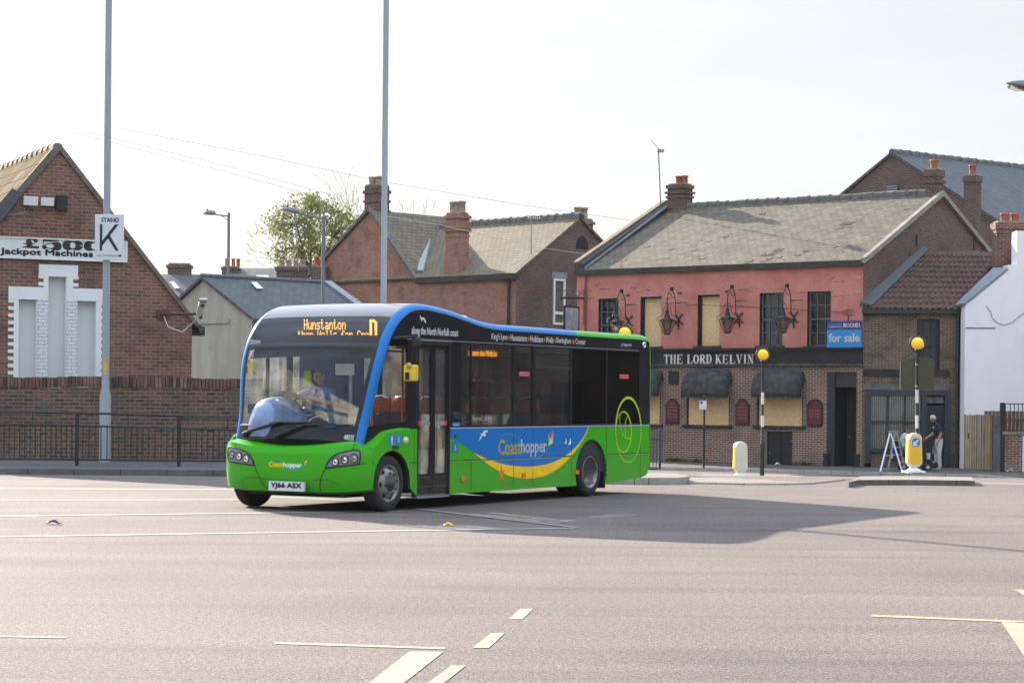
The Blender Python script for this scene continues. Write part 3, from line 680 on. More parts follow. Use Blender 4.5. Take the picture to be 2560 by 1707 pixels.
# ------------------------------------------------------------------ pub
pa = Vector((2.32, 77, 0)); pb = Vector((11.56, 70, 0)); pd = (pb - pa).normalized(); LP_ = (pb - pa).length
frp = Fr(pa, pd); dep = -frp.n  # into the building
HALF = 5.7; ZEV = 6.14; ZRD = 8.8; ZB = ZP - .02
pub = thing("boarded_up_pub", frp.P(LP_ / 2, ZB, 0), "closed salmon pink and brown brick corner pub, boarded windows, black fascia with its name", "building")
pr = lambda *a: frp.rect(*a)
zfas = pr(1700, 875, 1900, 913); z_f0, z_f1 = zfas[2], zfas[3]
wup = [(1496, 746, 1546, 880), (1601, 742, 1653, 868), (1744, 737, 1799, 866), (1899, 732, 1957, 865), (2018, 728, 2077, 866)]
upr = [pr(*w) for w in wup]
gnd = [pr(1590, 988, 1651, 1060), pr(1716, 990, 1824, 1062), pr(1892, 993, 2007, 1064)]
hatch = pr(1916, 1078, 1981, 1153); door = pr(2067, 930, 2141, 1150); hatch = (hatch[0], hatch[1], ZB, hatch[3]); door = (door[0], door[1], ZB, door[3])
mb = MB()
wall_grid(mb, frp, 0, LP_, z_f1 - .06, ZEV, [(r_[0], r_[1], max(r_[2], z_f1 - .06 + .01), r_[3]) for r_ in upr], 0, 2, .28)
wall_grid(mb, frp, 0, LP_, ZB, z_f1 - .06, gnd + [hatch, door], 1, 3, .16)
u_l = LP_; g0 = frp.P(LP_, 0, 0)
frr = Fr((pb.x, pb.y), dep)     # right gable end
mb.poly([frr.P(0, ZB), frr.P(2 * HALF, ZB), frr.P(2 * HALF, ZEV), frr.P(HALF, ZRD), frr.P(0, ZEV)], 4)
frl = Fr(frp.P(0, 0, -2 * HALF), -dep)
mb.poly([frl.P(0, ZB), frl.P(2 * HALF, ZB), frl.P(2 * HALF, ZEV), frl.P(HALF, ZRD), frl.P(0, ZEV)], 4)
mb.poly([frp.P(LP_, ZB, -2 * HALF), frp.P(0, ZB, -2 * HALF), frp.P(0, ZEV, -2 * HALF), frp.P(LP_, ZEV, -2 * HALF)], 4)
mb.build("wall", [M['pink'], M['br_pub'], M['blackmatt'], M['br_pub'], M['br_sooty']], pub)
mb = MB(); random.seed(11)
roof_slab(mb, frp.P(.35, ZEV + .02, .1), frp.P(LP_ + .03, ZEV + .02, .1), frp.P(LP_ + .03, ZRD + .02, -HALF), frp.P(.35, ZRD + .02, -HALF), .08)
roof_slab(mb, frp.P(LP_ + .03, ZEV + .02, -2 * HALF - .1), frp.P(.35, ZEV + .02, -2 * HALF - .1), frp.P(.35, ZRD + .02, -HALF), frp.P(LP_ + .03, ZRD + .02, -HALF), .08)
sl_n = Vector((frp.n.x * (ZRD - ZEV), frp.n.y * (ZRD - ZEV), HALF)).normalized()
def onroof(u, f, lift=0.0): return frp.P(u, ZEV + .02 + (ZRD - ZEV) * f, .1 - (HALF + .1) * f) + sl_n * (.08 + lift)
def roofpt(x, y):  # photo point -> (u, f) on the front slope
    r = ray(x, y); o = onroof(0, 0); k = (o - Vector((0, 0, H))).dot(sl_n) / r.dot(sl_n); p = Vector((0, 0, H)) + r * k
    return (p - pa).dot(pd), (p.z - onroof(0, 0).z) / (ZRD - ZEV)
rpub = mb.build("roof", [M['sl_pub']], pub)
ms = MB()
for x, y, wd, hf in ((2110, 563, .45, .05), (1938, 630, .3, .05), (1915, 640, .5, .04), (2010, 630, .2, .02)):
    u, f = roofpt(x, y); ms.prism([onroof(u - wd / 2, f, .004), onroof(u + wd / 2, f, .004), onroof(u + wd / 2 + .05, f + hf, .004), onroof(u - wd / 2 + .05, f + hf, .004)], sl_n * .004)
ms.build("missing_slates", M['dark'], rpub)
ms = MB()
for i in range(22):
    u = random.uniform(.9, LP_ - .3); f = random.uniform(.03, .93); a = random.uniform(-.25, .25); wd, hd = random.uniform(.07, .11), random.uniform(.02, .035)
    if i < 8: u, f = roofpt(*((2096, 572), (2120, 570), (1920, 648), (1905, 655), (1945, 645), (1872, 655), (1990, 640), (1860, 660))[i])
    q = [onroof(u + sx * wd * math.cos(a), f + sf * hd + sx * a * .02, .006) for sx, sf in ((-1, 0), (1, 0), (1, 1), (-1, 1))]
    ms.prism(q, sl_n * .006)
ms.build("slipped_slates", M['sl_pub'], rpub)
rg = MB(); ridge_line(rg, frp.P(.7, ZRD + .09, -HALF), frp.P(LP_, ZRD + .09, -HALF), .13, .42); rg.build("ridge_tiles", M['ridge'], rpub)
# verge parapet at the left end and coping at the right gable
for u0, u1, hh, nm in ((-.02, .36, .28, "parapet"), (LP_ - .02, LP_ + .14, .12, "verge")):
    k = MB(); slopes = ((1, -1),) if nm == "verge" else ((1, -1),)
    for wA, wB in ((.12, -HALF), (-2 * HALF - .12, -HALF)):
        a_, b_ = frp.P(u0, ZEV - .02, wA), frp.P(u0, ZRD, wB); du = pd * (u1 - u0); up = Vector((0, 0, hh + .06))
        k.hexa([a_, a_ + du, b_ + du, b_] if wA > -1 else [b_, b_ + du, a_ + du, a_], [p + up for p in ([a_, a_ + du, b_ + du, b_] if wA > -1 else [b_, b_ + du, a_ + du, a_])])
    k.build(nm, [M['stone']] if nm == "verge" else [plain("tarred_parapet", (.05, .047, .045), .9, var=.4)], pub)
k = MB(); a_, b_ = frp.P(.37, ZEV + .12, .08), frp.P(.37, ZRD + .1, -HALF + .4); k.hexa([a_, a_ + pd * .09, b_ + pd * .09, b_], [a_ + Vector((0, 0, .07)), a_ + pd * .09 + Vector((0, 0, .04)), b_ + pd * .09 + Vector((0, 0, .04)), b_ + Vector((0, 0, .07))]); k.build("lead_flashing", plain('dull_lead', (.12, .13, .15), .7, var=.3), rpub)
cap = MB(); 
for wA, wB in ((.14, -HALF), (-2 * HALF - .12, -HALF)):
    a_, b_ = frp.P(-.06, ZEV + .33, wA), frp.P(-.06, ZRD + .35, wB); du = pd * .2; up = Vector((0, 0, .07))
    q = [a_, a_ + du, b_ + du, b_] if wA > -1 else [b_, b_ + du, a_ + du, a_]; cap.hexa(q, [p + up for p in q])
cap.build("coping", M['ridge_b'], pub)
k = MB(); k.fbox(frp, -.05, LP_ + .04, ZEV - .1, ZEV + .03, .0, .13); k.build("gutter", M['gutter'], pub)
# chimney with two pots, at the left end of the ridge
cu = frp.P(.75, 0, -HALF)
stack(pub, cu, pd, .78, .56, ZRD - 1.2, 9.75, M['br_sooty'], (-.05, .2), ((9.25, .09, .05), (9.42, .08, .08), (9.62, .13, .05)), M['terracotta'], .13, .32)
frt = frr
stack(pub, frr.P(HALF + .05, 0, -.26), dep, .52, .46, ZRD - .8, 9.72, M['br_sooty'], (0,), ((9.25, .1, .06), (9.5, .22, .04)), M['terracotta'], .14, .33)
ae = thing("tv_aerial", cu + Vector((-.3, -.35, 8.7)), "thin rooftop tv aerial on a mast beside the pub chimney", "aerial")
k = MB(); top = at(1646, 372, cu.y - .35); base_ = at(1652, 520, cu.y - .35); k.tube([base_, top], .022, 6); k.build("mast", M['gutter'], ae)
k = MB(); e0 = at(1626, 350, cu.y - .35); e1 = at(1652, 378, cu.y - .3); k.tube([e0, e1], .012, 6)
for i in range(7):
    p = e0 + (e1 - e0) * (i / 7); k.tube([p - Vector((.02, .18, .0)), p + Vector((.02, .18, .02))], .006, 4)
k.cbox(e1 - Vector((.02, 0, .04)), (1, 0), .26, .3, .1); k.build("antenna", M['steel'], ae)
# upper windows
gl_dark = M['gl_dark'] = plain("dark_window_glass", (.012, .014, .016), .06, var=.5, scale=3, spec=.8)
fr_worn = plain("flaking_sash_paint", (.13, .14, .15), .7, var=.85, scale=30)
for i, r_ in enumerate(upr):
    bottom = max(r_[2], z_f1 - .04)
    rr_ = (r_[0], r_[1], bottom, r_[3])
    if i in (1, 2):
        k = MB(); k.fbox(frp, r_[0] + .03, r_[1] - .0, bottom, r_[3] - .03, -.24, -.21); k.build("window_board", M['osb'], pub)
        k = MB(); k.fbox(frp, r_[0] + .0, r_[0] + .06, bottom, r_[3], -.21, -.15); k.fbox(frp, r_[0], r_[1], r_[3] - .05, r_[3], -.21, -.16); k.build("window_frame", M['board_b'], pub)
    else:
        window(frp, rr_, -.2, pub, fr_worn, gl_dark, 3, 4, .05, .022)
    k = MB(); k.fbox(frp, r_[0] - .1, r_[1] + .08, bottom - .1, bottom + .02, -.02, .13); k.build("window_sill", plain("flaking_sill", (.035, .036, .036), .8, var=.9, scale=10), pub)
# ground floor boards, sills
for r_ in gnd:
    k = MB(); k.fbox(frp, r_[0], r_[1], r_[2], r_[3], -.1, -.07); k.build("window_board", M['osb'], pub)
    k = MB(); k.fbox(frp, r_[0] - .12, r_[1] + .12, r_[2] - .09, r_[2], -.1, .09)
    k.fbox(frp, r_[0] - .0, r_[0] + .05, r_[2], r_[3], -.07, -.03); k.fbox(frp, r_[1] - .05, r_[1], r_[2], r_[3], -.07, -.03); k.build("window_sill", M['board_b'], pub)
# fascia and name
k = MB(); k.fbox(frp, -.02, LP_ + .02, z_f0 + .04, z_f1, .0, .1, 0); k.fbox(frp, -.04, LP_ + .04, z_f1 - .02, z_f1 + .06, .0, .16, 0); k.fbox(frp, -.04, LP_ + .04, z_f0 - .02, z_f0 + .05, .0, .13, 1)
mfa = streaky("sooty_black_fascia", (.012, .013, .014), (.03, .032, .034), 1.5, 3, .8, (.03, .034, .033))
k.build("fascia", [mfa, plain("fascia_moulding", (.05, .052, .054), .7, var=.7, scale=4)], pub)
lt = MB(); lfn = lambda u, z: frp.P(u, z, .106)
def serif(ch, x, w, h, z):
    st = h * .105; th = h * .03; sf = h * .03; sw = h * .09
    V = lambda x0, y0, x1, y1, a: ribbon(lt, [(x + x0 * w, z + y0 * h), (x + x1 * w, z + y1 * h)], a, lfn)
    S = lambda xc, y: ribbon(lt, [(x + xc * w - sw - st * .5, z + y * h), (x + xc * w + sw + st * .5, z + y * h)], sf, lfn)
    arc = lambda cx, cy, rx, ry, a0, a1, k=1.0: ribbon(lt, [(x + cx * w + rx * w * math.cos(R(a0 + (a1 - a0) * i / 20)), z + (cy + ry * math.sin(R(a0 + (a1 - a0) * i / 20))) * h) for i in range(21)], [th + (st - th) * k * abs(math.cos(R(a0 + (a1 - a0) * i / 20))) for i in range(21)], lfn)
    if ch == 'T': V(.5, 0, .5, 1, st); V(0, .96, 1, .96, th * 1.3); S(.5, .03); V(.03, .98, .03, .76, th * 1.2); V(.97, .98, .97, .76, th * 1.2)
    elif ch == 'H': V(.17, 0, .17, 1, st); V(.83, 0, .83, 1, st); V(.17, .5, .83, .5, th); [S(a, b) for a in (.17, .83) for b in (.03, .97)]
    elif ch == 'E': V(.22, 0, .22, 1, st); V(.05, .96, .95, .96, th * 1.2); V(.05, .04, .98, .04, th * 1.2); V(.22, .52, .7, .52, th); V(.93, .97, .93, .78, th * 1.2); V(.96, .03, .96, .26, th * 1.2); V(.7, .4, .7, .64, th)
    elif ch == 'L': V(.25, 0, .25, 1, st); S(.25, .97); V(.05, .04, .97, .04, th * 1.3); V(.95, .03, .95, .32, th * 1.2)
    elif ch == 'O': arc(.5, .5, .4, .46, 0, 360)
    elif ch == 'D': V(.2, 0, .2, 1, st); V(.02, .96, .5, .96, th); V(.02, .04, .5, .04, th); arc(.45, .5, .43, .46, -90, 90)
    elif ch == 'R': V(.2, 0, .2, 1, st); S(.2, .03); V(.02, .96, .5, .96, th); V(.2, .52, .5, .52, th); arc(.48, .74, .34, .22, -90, 90); V(.5, .52, .92, .02, st); S(.9, .03)
    elif ch == 'K': V(.2, 0, .2, 1, st); S(.2, .03); S(.2, .97); V(.2, .38, .85, .97, th * 1.1); V(.42, .58, .88, .03, st); S(.88, .03); S(.84, .97)
    elif ch == 'V': V(.14, .97, .5, .02, st); V(.88, .97, .52, .02, th); S(.14, .97); S(.86, .97)
    elif ch == 'I': V(.5, 0, .5, 1, st); S(.5, .03); S(.5, .97)
    elif ch == 'N': V(.16, 0, .16, 1, th); V(.84, 0, .84, 1, th); V(.16, .97, .84, .03, st); S(.16, .03); S(.13, .97); S(.84, .97)
for word, xa, xb in (("THE", 1660, 1706), ("LORD", 1718, 1779), ("KELVIN", 1789, 1884)):
    ra = frp.rect(xa, 886, xb, 909, .1); tot = sum({'I': .5}.get(c, 1.0) for c in word) + .24 * (len(word) - 1); unit = (ra[1] - ra[0]) / tot; x = ra[0]
    for ch in word:
        wd = unit * {'I': .5}.get(ch, 1.0); serif(ch, x, wd, ra[3] - ra[2], ra[2]); x += wd + unit * .24
lt.build("lettering", plain("grey_white_letter", (.62, .60, .57), .7, var=.2, scale=4), pub)
# door, pier, hatch
k = MB(); k.fbox(frp, door[0], door[1], ZB, door[3], -.9, -.86, 0); dp = lambda x, y: frp.px(x, y, -.4)
k.fbox(frp, door[0], door[0] + .28, ZB, door[3], -.86, -.02, 0); k.fbox(frp, door[0] + .28, door[1], door[3] - .5, door[3], -.86, -.06, 0); k.build("doorway", M['board_b'], pub)
dd = MB(); d0, d1 = door[0] + .34, door[1] - .06; zt_ = door[3] - .62; dd.fbox(frp, d0, d1, ZB + .02, zt_, -.86, -.8, 0)
for (uu0, uu1, zz0, zz1) in ((.12, .45, .08, .36), (.55, .88, .08, .36), (.12, .45, .42, .66), (.55, .88, .42, .66), (.12, .45, .72, .94), (.55, .88, .72, .94)):
    A0, A1 = d0 + (d1 - d0) * uu0, d0 + (d1 - d0) * uu1; B0, B1 = ZB + (zt_ - ZB) * zz0, ZB + (zt_ - ZB) * zz1
    dd.fbox(frp, A0, A1, B0, B1, -.8, -.785, 0)
dro = dd.build("door", M['board_b'], pub, bevel=.006); k = MB(); k.ball(frp.P(d0 + .1, ZB + 1.0, -.77), .03, 10, 6); k.build("handle", M['steel'], dro)
k = MB(); k.fbox(frp, hatch[0], hatch[1], hatch[2], hatch[3], -.12, -.08); k.fbox(frp, (hatch[0] + hatch[1]) / 2 - .03, (hatch[0] + hatch[1]) / 2 + .03, hatch[2], hatch[3], -.08, -.05)
for zz in (.3, .75): k.fbox(frp, hatch[0] + .1, hatch[1] - .1, hatch[2] + (hatch[3] - hatch[2]) * zz - .05, hatch[2] + (hatch[3] - hatch[2]) * zz + .05, -.08, -.06)
hm = nt("peeling_black_paint"); uvh = coord(hm[1]); sp_ = hm[3]("ShaderNodeSeparateXYZ"); hm[4](uvh, sp_.inputs[0])
hm[4](mix(hm[1], math_(hm[1], 'MULTIPLY', ramp(hm[1], noise(hm[1], uvh, 7, 4, .6), .64, .68), ramp(hm[1], sp_.outputs[1], .55, -.3)), (.012, .012, .013), (.5, .5, .48)), hm[2].inputs["Base Color"])
k.build("cellar_hatch", hm[0], pub)
for rx in (2066, 2143): k = MB(); a_ = frp.px(rx, 1140)[0]; k.fbox(frp, a_ - .1, a_ + .1, ZB, ZB + .45, .0, .06); k.build("door_plinth", hm[0], pub)
k = MB(); r_ = frp.rect(1672, 927, 1695, 960, .04); k.fbox(frp, *r_, 0, .06); k.build("notice_board", M['blackmatt'], pub)
k = MB(); uu = frp.px(1466, 720)[0]; k.tube([frp.P(uu, ZB, .06), frp.P(uu, ZEV - .1, .06)], .035, 8); k.build("downpipe", plain("pink_downpipe", (.20, .06, .055), .6), pub)
k = MB(); uu = frp.px(2122, 760)[0]; k.tube([frp.P(uu, z_f1, .03), frp.P(uu, 4.45, .03)], .014, 6)
for i in range(3): k.tube([frp.P(uu + (.05 + .1 * i) * math.cos(a), 4.5 + .1 * math.sin(a), .05) for a in [j * .7 for j in range(9)]], .007, 4)
k.tube([frp.P(uu - 6.4, 4.9, .03), frp.P(uu - 3, 4.72, .03), frp.P(uu, 4.5, .03)], .008, 4); k.build("cable", M['iron'], pub)
# small iron brackets and bars on the wall
for bx in ((1697, 815), (1849, 811), (1985, 812)):
    k = MB(); u, z = frp.px(bx[0], bx[1] - 0)
    k.fbox(frp, u - .02, u + .02, z - .12, z + .2, 0, .03); k.tube([frp.P(u, z + .18, .03), frp.P(u, z + .18, .3)], .014, 6); k.tube([frp.P(u, z - .05, .03), frp.P(u, z + .08, .12), frp.P(u, z + .17, .26)], .012, 6); k.build("wall_bracket", M['iron'], pub)
for bx in ((1570, 737), (1700, 732), (1818, 728)):
    u, z = frp.px(*bx); k = MB(); k.fbox(frp, u - .07, u + .07, z - .025, z + .02, 0, .05); k.build("wall_vent", M['iron'], pub)
# star plates on gable end: two dark slots
for x, y0, y1 in ((2291, 583, 620), (2434, 595, 628)):
    u, z = frr.px(x, (y0 + y1) / 2); k = MB(); k.fbox(frr, u - .05, u + .05, z - .22, z + .22, .0, .03); k.build("wall_tie_plate", M['iron'], pub)
# ---- things fixed to the pub front
def awning(x0, x1, y0, y1, label, skip=0):
    a_, b_, c_, d_ = frp.rect(x0, y0, x1, y1); 
    pj = .62; uc0, uc1 = a_ - .0, b_ - .0
    # the awning's own width: the projecting front edge appears shifted to the left of the wall edge
    sh = frp.px(x0, y1, pj)[0]; a_ = sh + .03
    aw = thing("window_awning", frp.P((a_ + b_) / 2, c_, .01), label, "awning", "black canopy awnings over the pub windows")
    n, m_ = 14, 10; um, hw = (a_ + b_) / 2, (b_ - a_) / 2; H_ = d_ - c_ - .06
    G = []
    for i in range(n + 1):
        t = math.pi / 2 * i / n; row = []
        for j in range(m_ * 2 + 1):
            s = -1 + j / m_; e = max(0.0, 1 - abs(s) ** 5) ** (1 / 2.6)
            row.append(frp.P(um + hw * s, c_ + .06 + H_ * math.cos(t) * (.55 + .45 * e), .02 + pj * math.sin(t) * (.55 + .45 * e)))
        G.append(row)
    k = MB(); k.grid(G, 0, smooth=True, flip=False); k.build("canopy", M['awn'], aw, solid=.01)
    k = MB(); base_ = G[-1]; N_ = len(base_)
    for j in range(N_ - 1):
        p, q = base_[j], base_[j + 1]; dz1 = .07 if j % 2 else .045; k.poly([p - Vector((0, 0, .07)), q - Vector((0, 0, .07 if j % 3 else .05)), q, p]); 
    k.build("valance", M['awn'], aw, solid=.008)
    for fi in (5, 9):
        k = MB(); k.tube([p + frp.n * .008 for p in G[fi]], .012, 5); k.build("hoop", M['awn2'], aw)
M['awn'] = plain("dusty_black_canvas", (.046, .05, .052), .8, var=.5, scale=5, spec=.3); M['awn2'] = plain("canvas_seam", (.045, .045, .045), .8, var=.3)
awning(1692, 1833, 921, 994, "black domed canvas awning over boarded window, between two maroon plaques")
awning(1867, 2015, 922, 994, "black domed canvas awning over the boarded window above the cellar hatch")
awning(1545, 1660, 921, 990, "black domed awning half hidden behind the rear of the bus")
M['maroon'] = plain("maroon_sign", (.115, .016, .03), .55, var=.2)
for x0, x1, y0, y1, lb in ((1667, 1698, 999, 1057, "maroon arched pub plaque with small lettering beside the parking sign pole"), (1841, 1873, 999, 1060, "maroon arched pub plaque between the two big boarded windows"), (2020, 2056, 1000, 1063, "faded round topped maroon pub plaque next to the black doorway")):
    a_, b_, c_, d_ = frp.rect(x0, y0, x1, y1); pq = thing("pub_plaque", frp.P((a_ + b_) / 2, c_, .02), lb, "plaque", "maroon plaques on the pub wall")
    w_ = b_ - a_; h_ = d_ - c_
    if x0 < 2000: out = [(0, 0), (1, 0), (1, .78), (.86, .8), (.82, .9)] + [(.5 + .3 * math.cos(R(t)), .9 + .1 * math.sin(R(t))) for t in range(10, 180, 20)] + [(.18, .9), (.14, .8), (0, .78)]
    else: out = [(.06, 0), (.94, 0), (1, .1), (1, .7)] + [(.5 + .5 * math.cos(R(t)), .72 + .28 * math.sin(R(t))) for t in range(10, 180, 14)] + [(0, .7), (0, .1)]
    sc_ = lambda f: [(a_ + w_ * (.5 + (u - .5) * f), c_ + h_ * (.5 + (v - .5) * f)) for u, v in out]
    k = MB(); k.fprism(frp, sc_(1.1), 0, .03); k.build("backboard", M['black'], pq)
    k = MB(); k.fprism(frp, sc_(.92), .03, .045); k.build("panel", M['maroon'], pq)
    k = MB(); f2 = lambda u, z: frp.P(u, z, .047)
    lines = ("THE", "LORD KELVIN", "FREE HOUSE", "REAL ALES", "& FINE FOOD") if x0 < 2000 else ("FINE ALES", "PUB MEALS", "TO 2.30")
    for i, tx_ in enumerate(lines):
        zc_ = c_ + h_ * (.80 - .145 * i) if x0 < 2000 else c_ + h_ * (.56 - .13 * i); wd = w_ * (.2 if tx_ in ("THE",) else .36)
        text_on(k, tx_, f2, (a_ + b_) / 2 - wd, (a_ + b_) / 2 + wd, zc_, zc_ + h_ * .06)
    k.build("lettering", plain("plaque_letter", (.34, .20, .20), .7), pq)
# hanging lanterns
def lantern(x, y, label):
    u, z = frp.px(x, y); ln = thing("hanging_lantern", frp.P(u, z, .02), label, "lantern", "old iron lanterns on the pub front")
    P = lambda w, dz, du=0: frp.P(u + du, z + dz, w)
    k = MB()
    k.tube([P(.02, 0), P(.13, .02), P(.22, .12), P(.25, .35), P(.25, .6), P(.3, .8), P(.42, .95), P(.56, 1.0), P(.68, .92), P(.76, .74), P(.78, .6)], .017, 7)
    k.tube([P(0, .56, .0), P(.3, .56)], .014, 6); k.fbox(frp, u - .05, u + .42, z + .55, z + .575, .2, .23)
    for s in (-1, 1):
        k.tube([P(.03, 0), P(.03, .1, s * .06), P(.03, .17, s * .13), P(.03, .14, s * .17)], .022, 6); k.tube([P(.03, 0), P(.03, -.1, s * .06), P(.03, -.17, s * .13), P(.03, -.15, s * .18)], .022, 6)
    k.tube([P(.32, .78), P(.45, .72), P(.62, .9)], .01, 5); k.ball(P(.50, 1.03), .05, 8, 6); k.fbox(frp, u - .04, u + .04, z + .98, z + 1.1, .44, .56)
    k.build("bracket", M['iron'], ln)
    k = MB(); c = P(.78, 0)
    k.lathe(c, [(0.0, .62), (.02, .6), (.02, .42), (.045, .38), (.025, .33), (.05, .28), (.075, .26), (.06, .2), (.10, .12), (.105, .05), (.16, .0), (.31, -.06), (.31, -.085), (.0, -.085)], seg=6, smooth=False)
    k.build("cap", M['iron'], ln)
    k = MB()
    for i in range(6):
        a = R(60 * i); d = Vector((math.cos(a), math.sin(a), 0)); k.tube([c + d * .3 + Vector((0, 0, -.08)), c + d * .12 + Vector((0, 0, -.52))], .013, 5)
    k.lathe(c, [(.0, -.52), (.12, -.52), (.12, -.56), (0, -.58)], seg=6, smooth=False)
    for s in (-1, 1): k.tube([c + Vector((s * .02, 0, .5)), c + Vector((s * .12, 0, .35)), c + Vector((s * .14, 0, .15)), c + Vector((s * .34, 0, -.0)), c + Vector((s * .36, 0, -.1))], .01, 5)
    k.build("frame", M['iron'], ln)
    k = MB(); k.lathe(c, [(.285, -.085), (.115, -.52)], seg=6, smooth=False); k.build("pane", M['gl_lan'], ln)
    k = MB(); k.ball(c + Vector((0, 0, -.26)), .06, 10, 8, sc=(1, 1, 1.4)); k.build("bulb", M['white'], ln)
M['gl_lan'] = glass("grimy_lantern_glass", (.62, .55, .5), .35)
lantern(1573, 802, "hanging iron lantern by the dark sash window, above the yellow beacon globe")
lantern(1698, 798, "hanging iron lantern beside the first boarded upper window")
lantern(1848, 794, "hanging iron lantern between the second boarded upper window and a sash window")
lantern(1986, 793, "hanging iron lantern in front of the sash window nearest the for sale board")
# projecting pub sign
u, z = frp.px(1463, 768); hs_ = thing("hanging_pub_sign", frp.P(u, z, .03), "faded pictorial hanging sign on an iron bracket at the end of the pub", "sign")
zt_ = frp.px(1463, 724)[1]; zb_ = frp.px(1463, 813)[1]; za_ = frp.px(1463, 746)[1]
wE = .0
for i in range(200):
    wE = i * .01
    if frp.px(1400, 749, wE)[0] > u: break
wI = 0
for i in range(200):
    wI = i * .01
    if frp.px(1447, 790, wI)[0] > u: break
wO = 0
for i in range(300):
    wO = i * .01
    if frp.px(1410, 790, wO)[0] > u: break
k = MB(); k.fbox(frp, u - .04, u + .04, zb_, zt_, 0, .05); k.tube([frp.P(u, za_, .03), frp.P(u, za_ - .03, wO)], .04, 6); k.tube([frp.P(u, za_ - .03, wO), frp.P(u, za_ - .06, wO + .2)], .05, 6)
for w0 in (wI + .05, (wI + wO) / 2, wO - .1): k.tube([frp.P(u, za_ + .05, w0 + .1 * math.cos(t)) + Vector((0, 0, .1 + .1 * math.sin(t))) for t in [j * .6 for j in range(10)]], .012, 5)
k.tube([frp.P(u, za_ + .3, .04), frp.P(u, za_ + .26, .2), frp.P(u, za_ + .08, .42)], .012, 5); k.build("bracket", M['iron'], hs_)
zs0 = frp.px(1428, 765, (wI + wO) / 2)[1]; zs1 = frp.px(1428, 828, (wI + wO) / 2)[1]
k = MB(); q = lambda w0, w1, z0, z1, t: k.hexa([frp.P(u - t, z0, w0), frp.P(u + t, z0, w0), frp.P(u + t, z0, w1), frp.P(u - t, z0, w1)], [frp.P(u - t, z1, w0), frp.P(u + t, z1, w0), frp.P(u + t, z1, w1), frp.P(u - t, z1, w1)])
q(wI, wI + .05, zs1, zs0, .035); q(wO - .05, wO, zs1, zs0, .035); q(wI + .05, wO - .05, zs0 - .05, zs0, .035); q(wI + .05, wO - .05, zs1, zs1 + .05, .035)
for w0 in (wI + .12, wO - .12): k.tube([frp.P(u, zs0, w0), frp.P(u, za_, w0)], .012, 5)
k.build("frame", M['iron'], hs_)
pm = nt("faded_sign_painting"); pco = coord(pm[1], "UV"); pf = noise(pm[1], pco, 2.6, 5, .6); pm[4](mix(pm[1], ramp(pm[1], pf, .45, .6), mix(pm[1], ramp(pm[1], noise(pm[1], pco, 6, 3), .45, .6), (.30, .36, .44), (.22, .27, .34)), (.46, .40, .36)), pm[2].inputs["Base Color"])
k = MB(); q(wI + .05, wO - .05, zs1 + .05, zs0 - .05, .02); k.build("sign_board", pm[0], hs_)
# for-sale board
a_, b_, c_, d_ = frp.rect(2067, 802, 2153, 870, .15); zmid = c_ + (d_ - c_) * .67
fs = thing("for_sale_board", frp.P((a_ + b_) / 2, c_, .15), "bright blue and navy estate agent for sale board at the corner of the pub", "sign")
k = MB(); k.fbox(frp, a_, b_, c_, zmid, .1, .15, 0); k.fbox(frp, a_, b_, zmid, d_, .1, .15, 1)
k.build("board", [plain("agent_cyan", (.012, .235, .54), .4, var=.03), plain("agent_navy", (.035, .04, .17), .4, var=.03)], fs)
k = MB(); f3 = lambda u, z: frp.P(u, z, .153); w_, h_ = b_ - a_, d_ - c_
text_on(k, "for sale", f3, a_ + w_ * .06, b_ - w_ * .05, c_ + h_ * .24, c_ + h_ * .53, 0, .012); text_on(k, "ROCHE", f3, a_ + w_ * .5, b_ - w_ * .1, zmid + h_ * .09, zmid + h_ * .24, 0, .006)
k.fprism(frp, [(a_ + w_ * .485, zmid + h_ * .08), (a_ + w_ * .495, zmid + h_ * .08), (a_ + w_ * .495, zmid + h_ * .26), (a_ + w_ * .485, zmid + h_ * .26)], .15, .152)
k.fprism(frp, [(a_ + w_ * .93, zmid + h_ * .09), (a_ + w_ * .95, zmid + h_ * .09), (a_ + w_ * .95, zmid + h_ * .24), (a_ + w_ * .93, zmid + h_ * .24)], .15, .152)
k.fprism(frp, [(a_ + w_ * .05, zmid + h_ * .10), (a_ + w_ * .43, zmid + h_ * .10), (a_ + w_ * .43, zmid + h_ * .115), (a_ + w_ * .05, zmid + h_ * .115)], .15, .152)
k.build("lettering", M['white'], fs)
k = MB(); text_on(k, "01603 619876", f3, a_ + w_ * .05, a_ + w_ * .43, zmid + h_ * .15, zmid + h_ * .23); k.build("lettering", plain("agent_pale_blue", (.05, .35, .7), .4), fs)
k = MB(); k.fbox(frp, a_ + w_ * .45, a_ + w_ * .55, c_ + .1, d_ - .1, 0, .1); k.build("batten", M['board_b'], fs)
# ------------------------------------------------------------------ red brick house in the middle distance
ca = R(44); hc = at(1290, 688, 88); ZEH = hc.z
frh = Fr((hc.x, hc.y), (math.cos(ca), -math.sin(ca))); hin = -frh.n
frhe = Fr((hc.x, hc.y), hin)
house = thing("red_brick_house", (hc.x - 3, hc.y + 3, -.6), "large red brick house with two gables, big chimneys and slate roof behind the bus", "building")
HH = 3.9; pk_ = frhe.px(1448, 548); ZRH = pk_[1]; HH = pk_[0]
uL = -17.0
wg = [frh.px(*p) for p in ((768, 700), (905, 560), (945, 560), (1040, 701))]
apex = ((wg[1][0] + wg[2][0]) / 2, 0); us_ = (wg[0][0], wg[3][0]); um = apex[0]
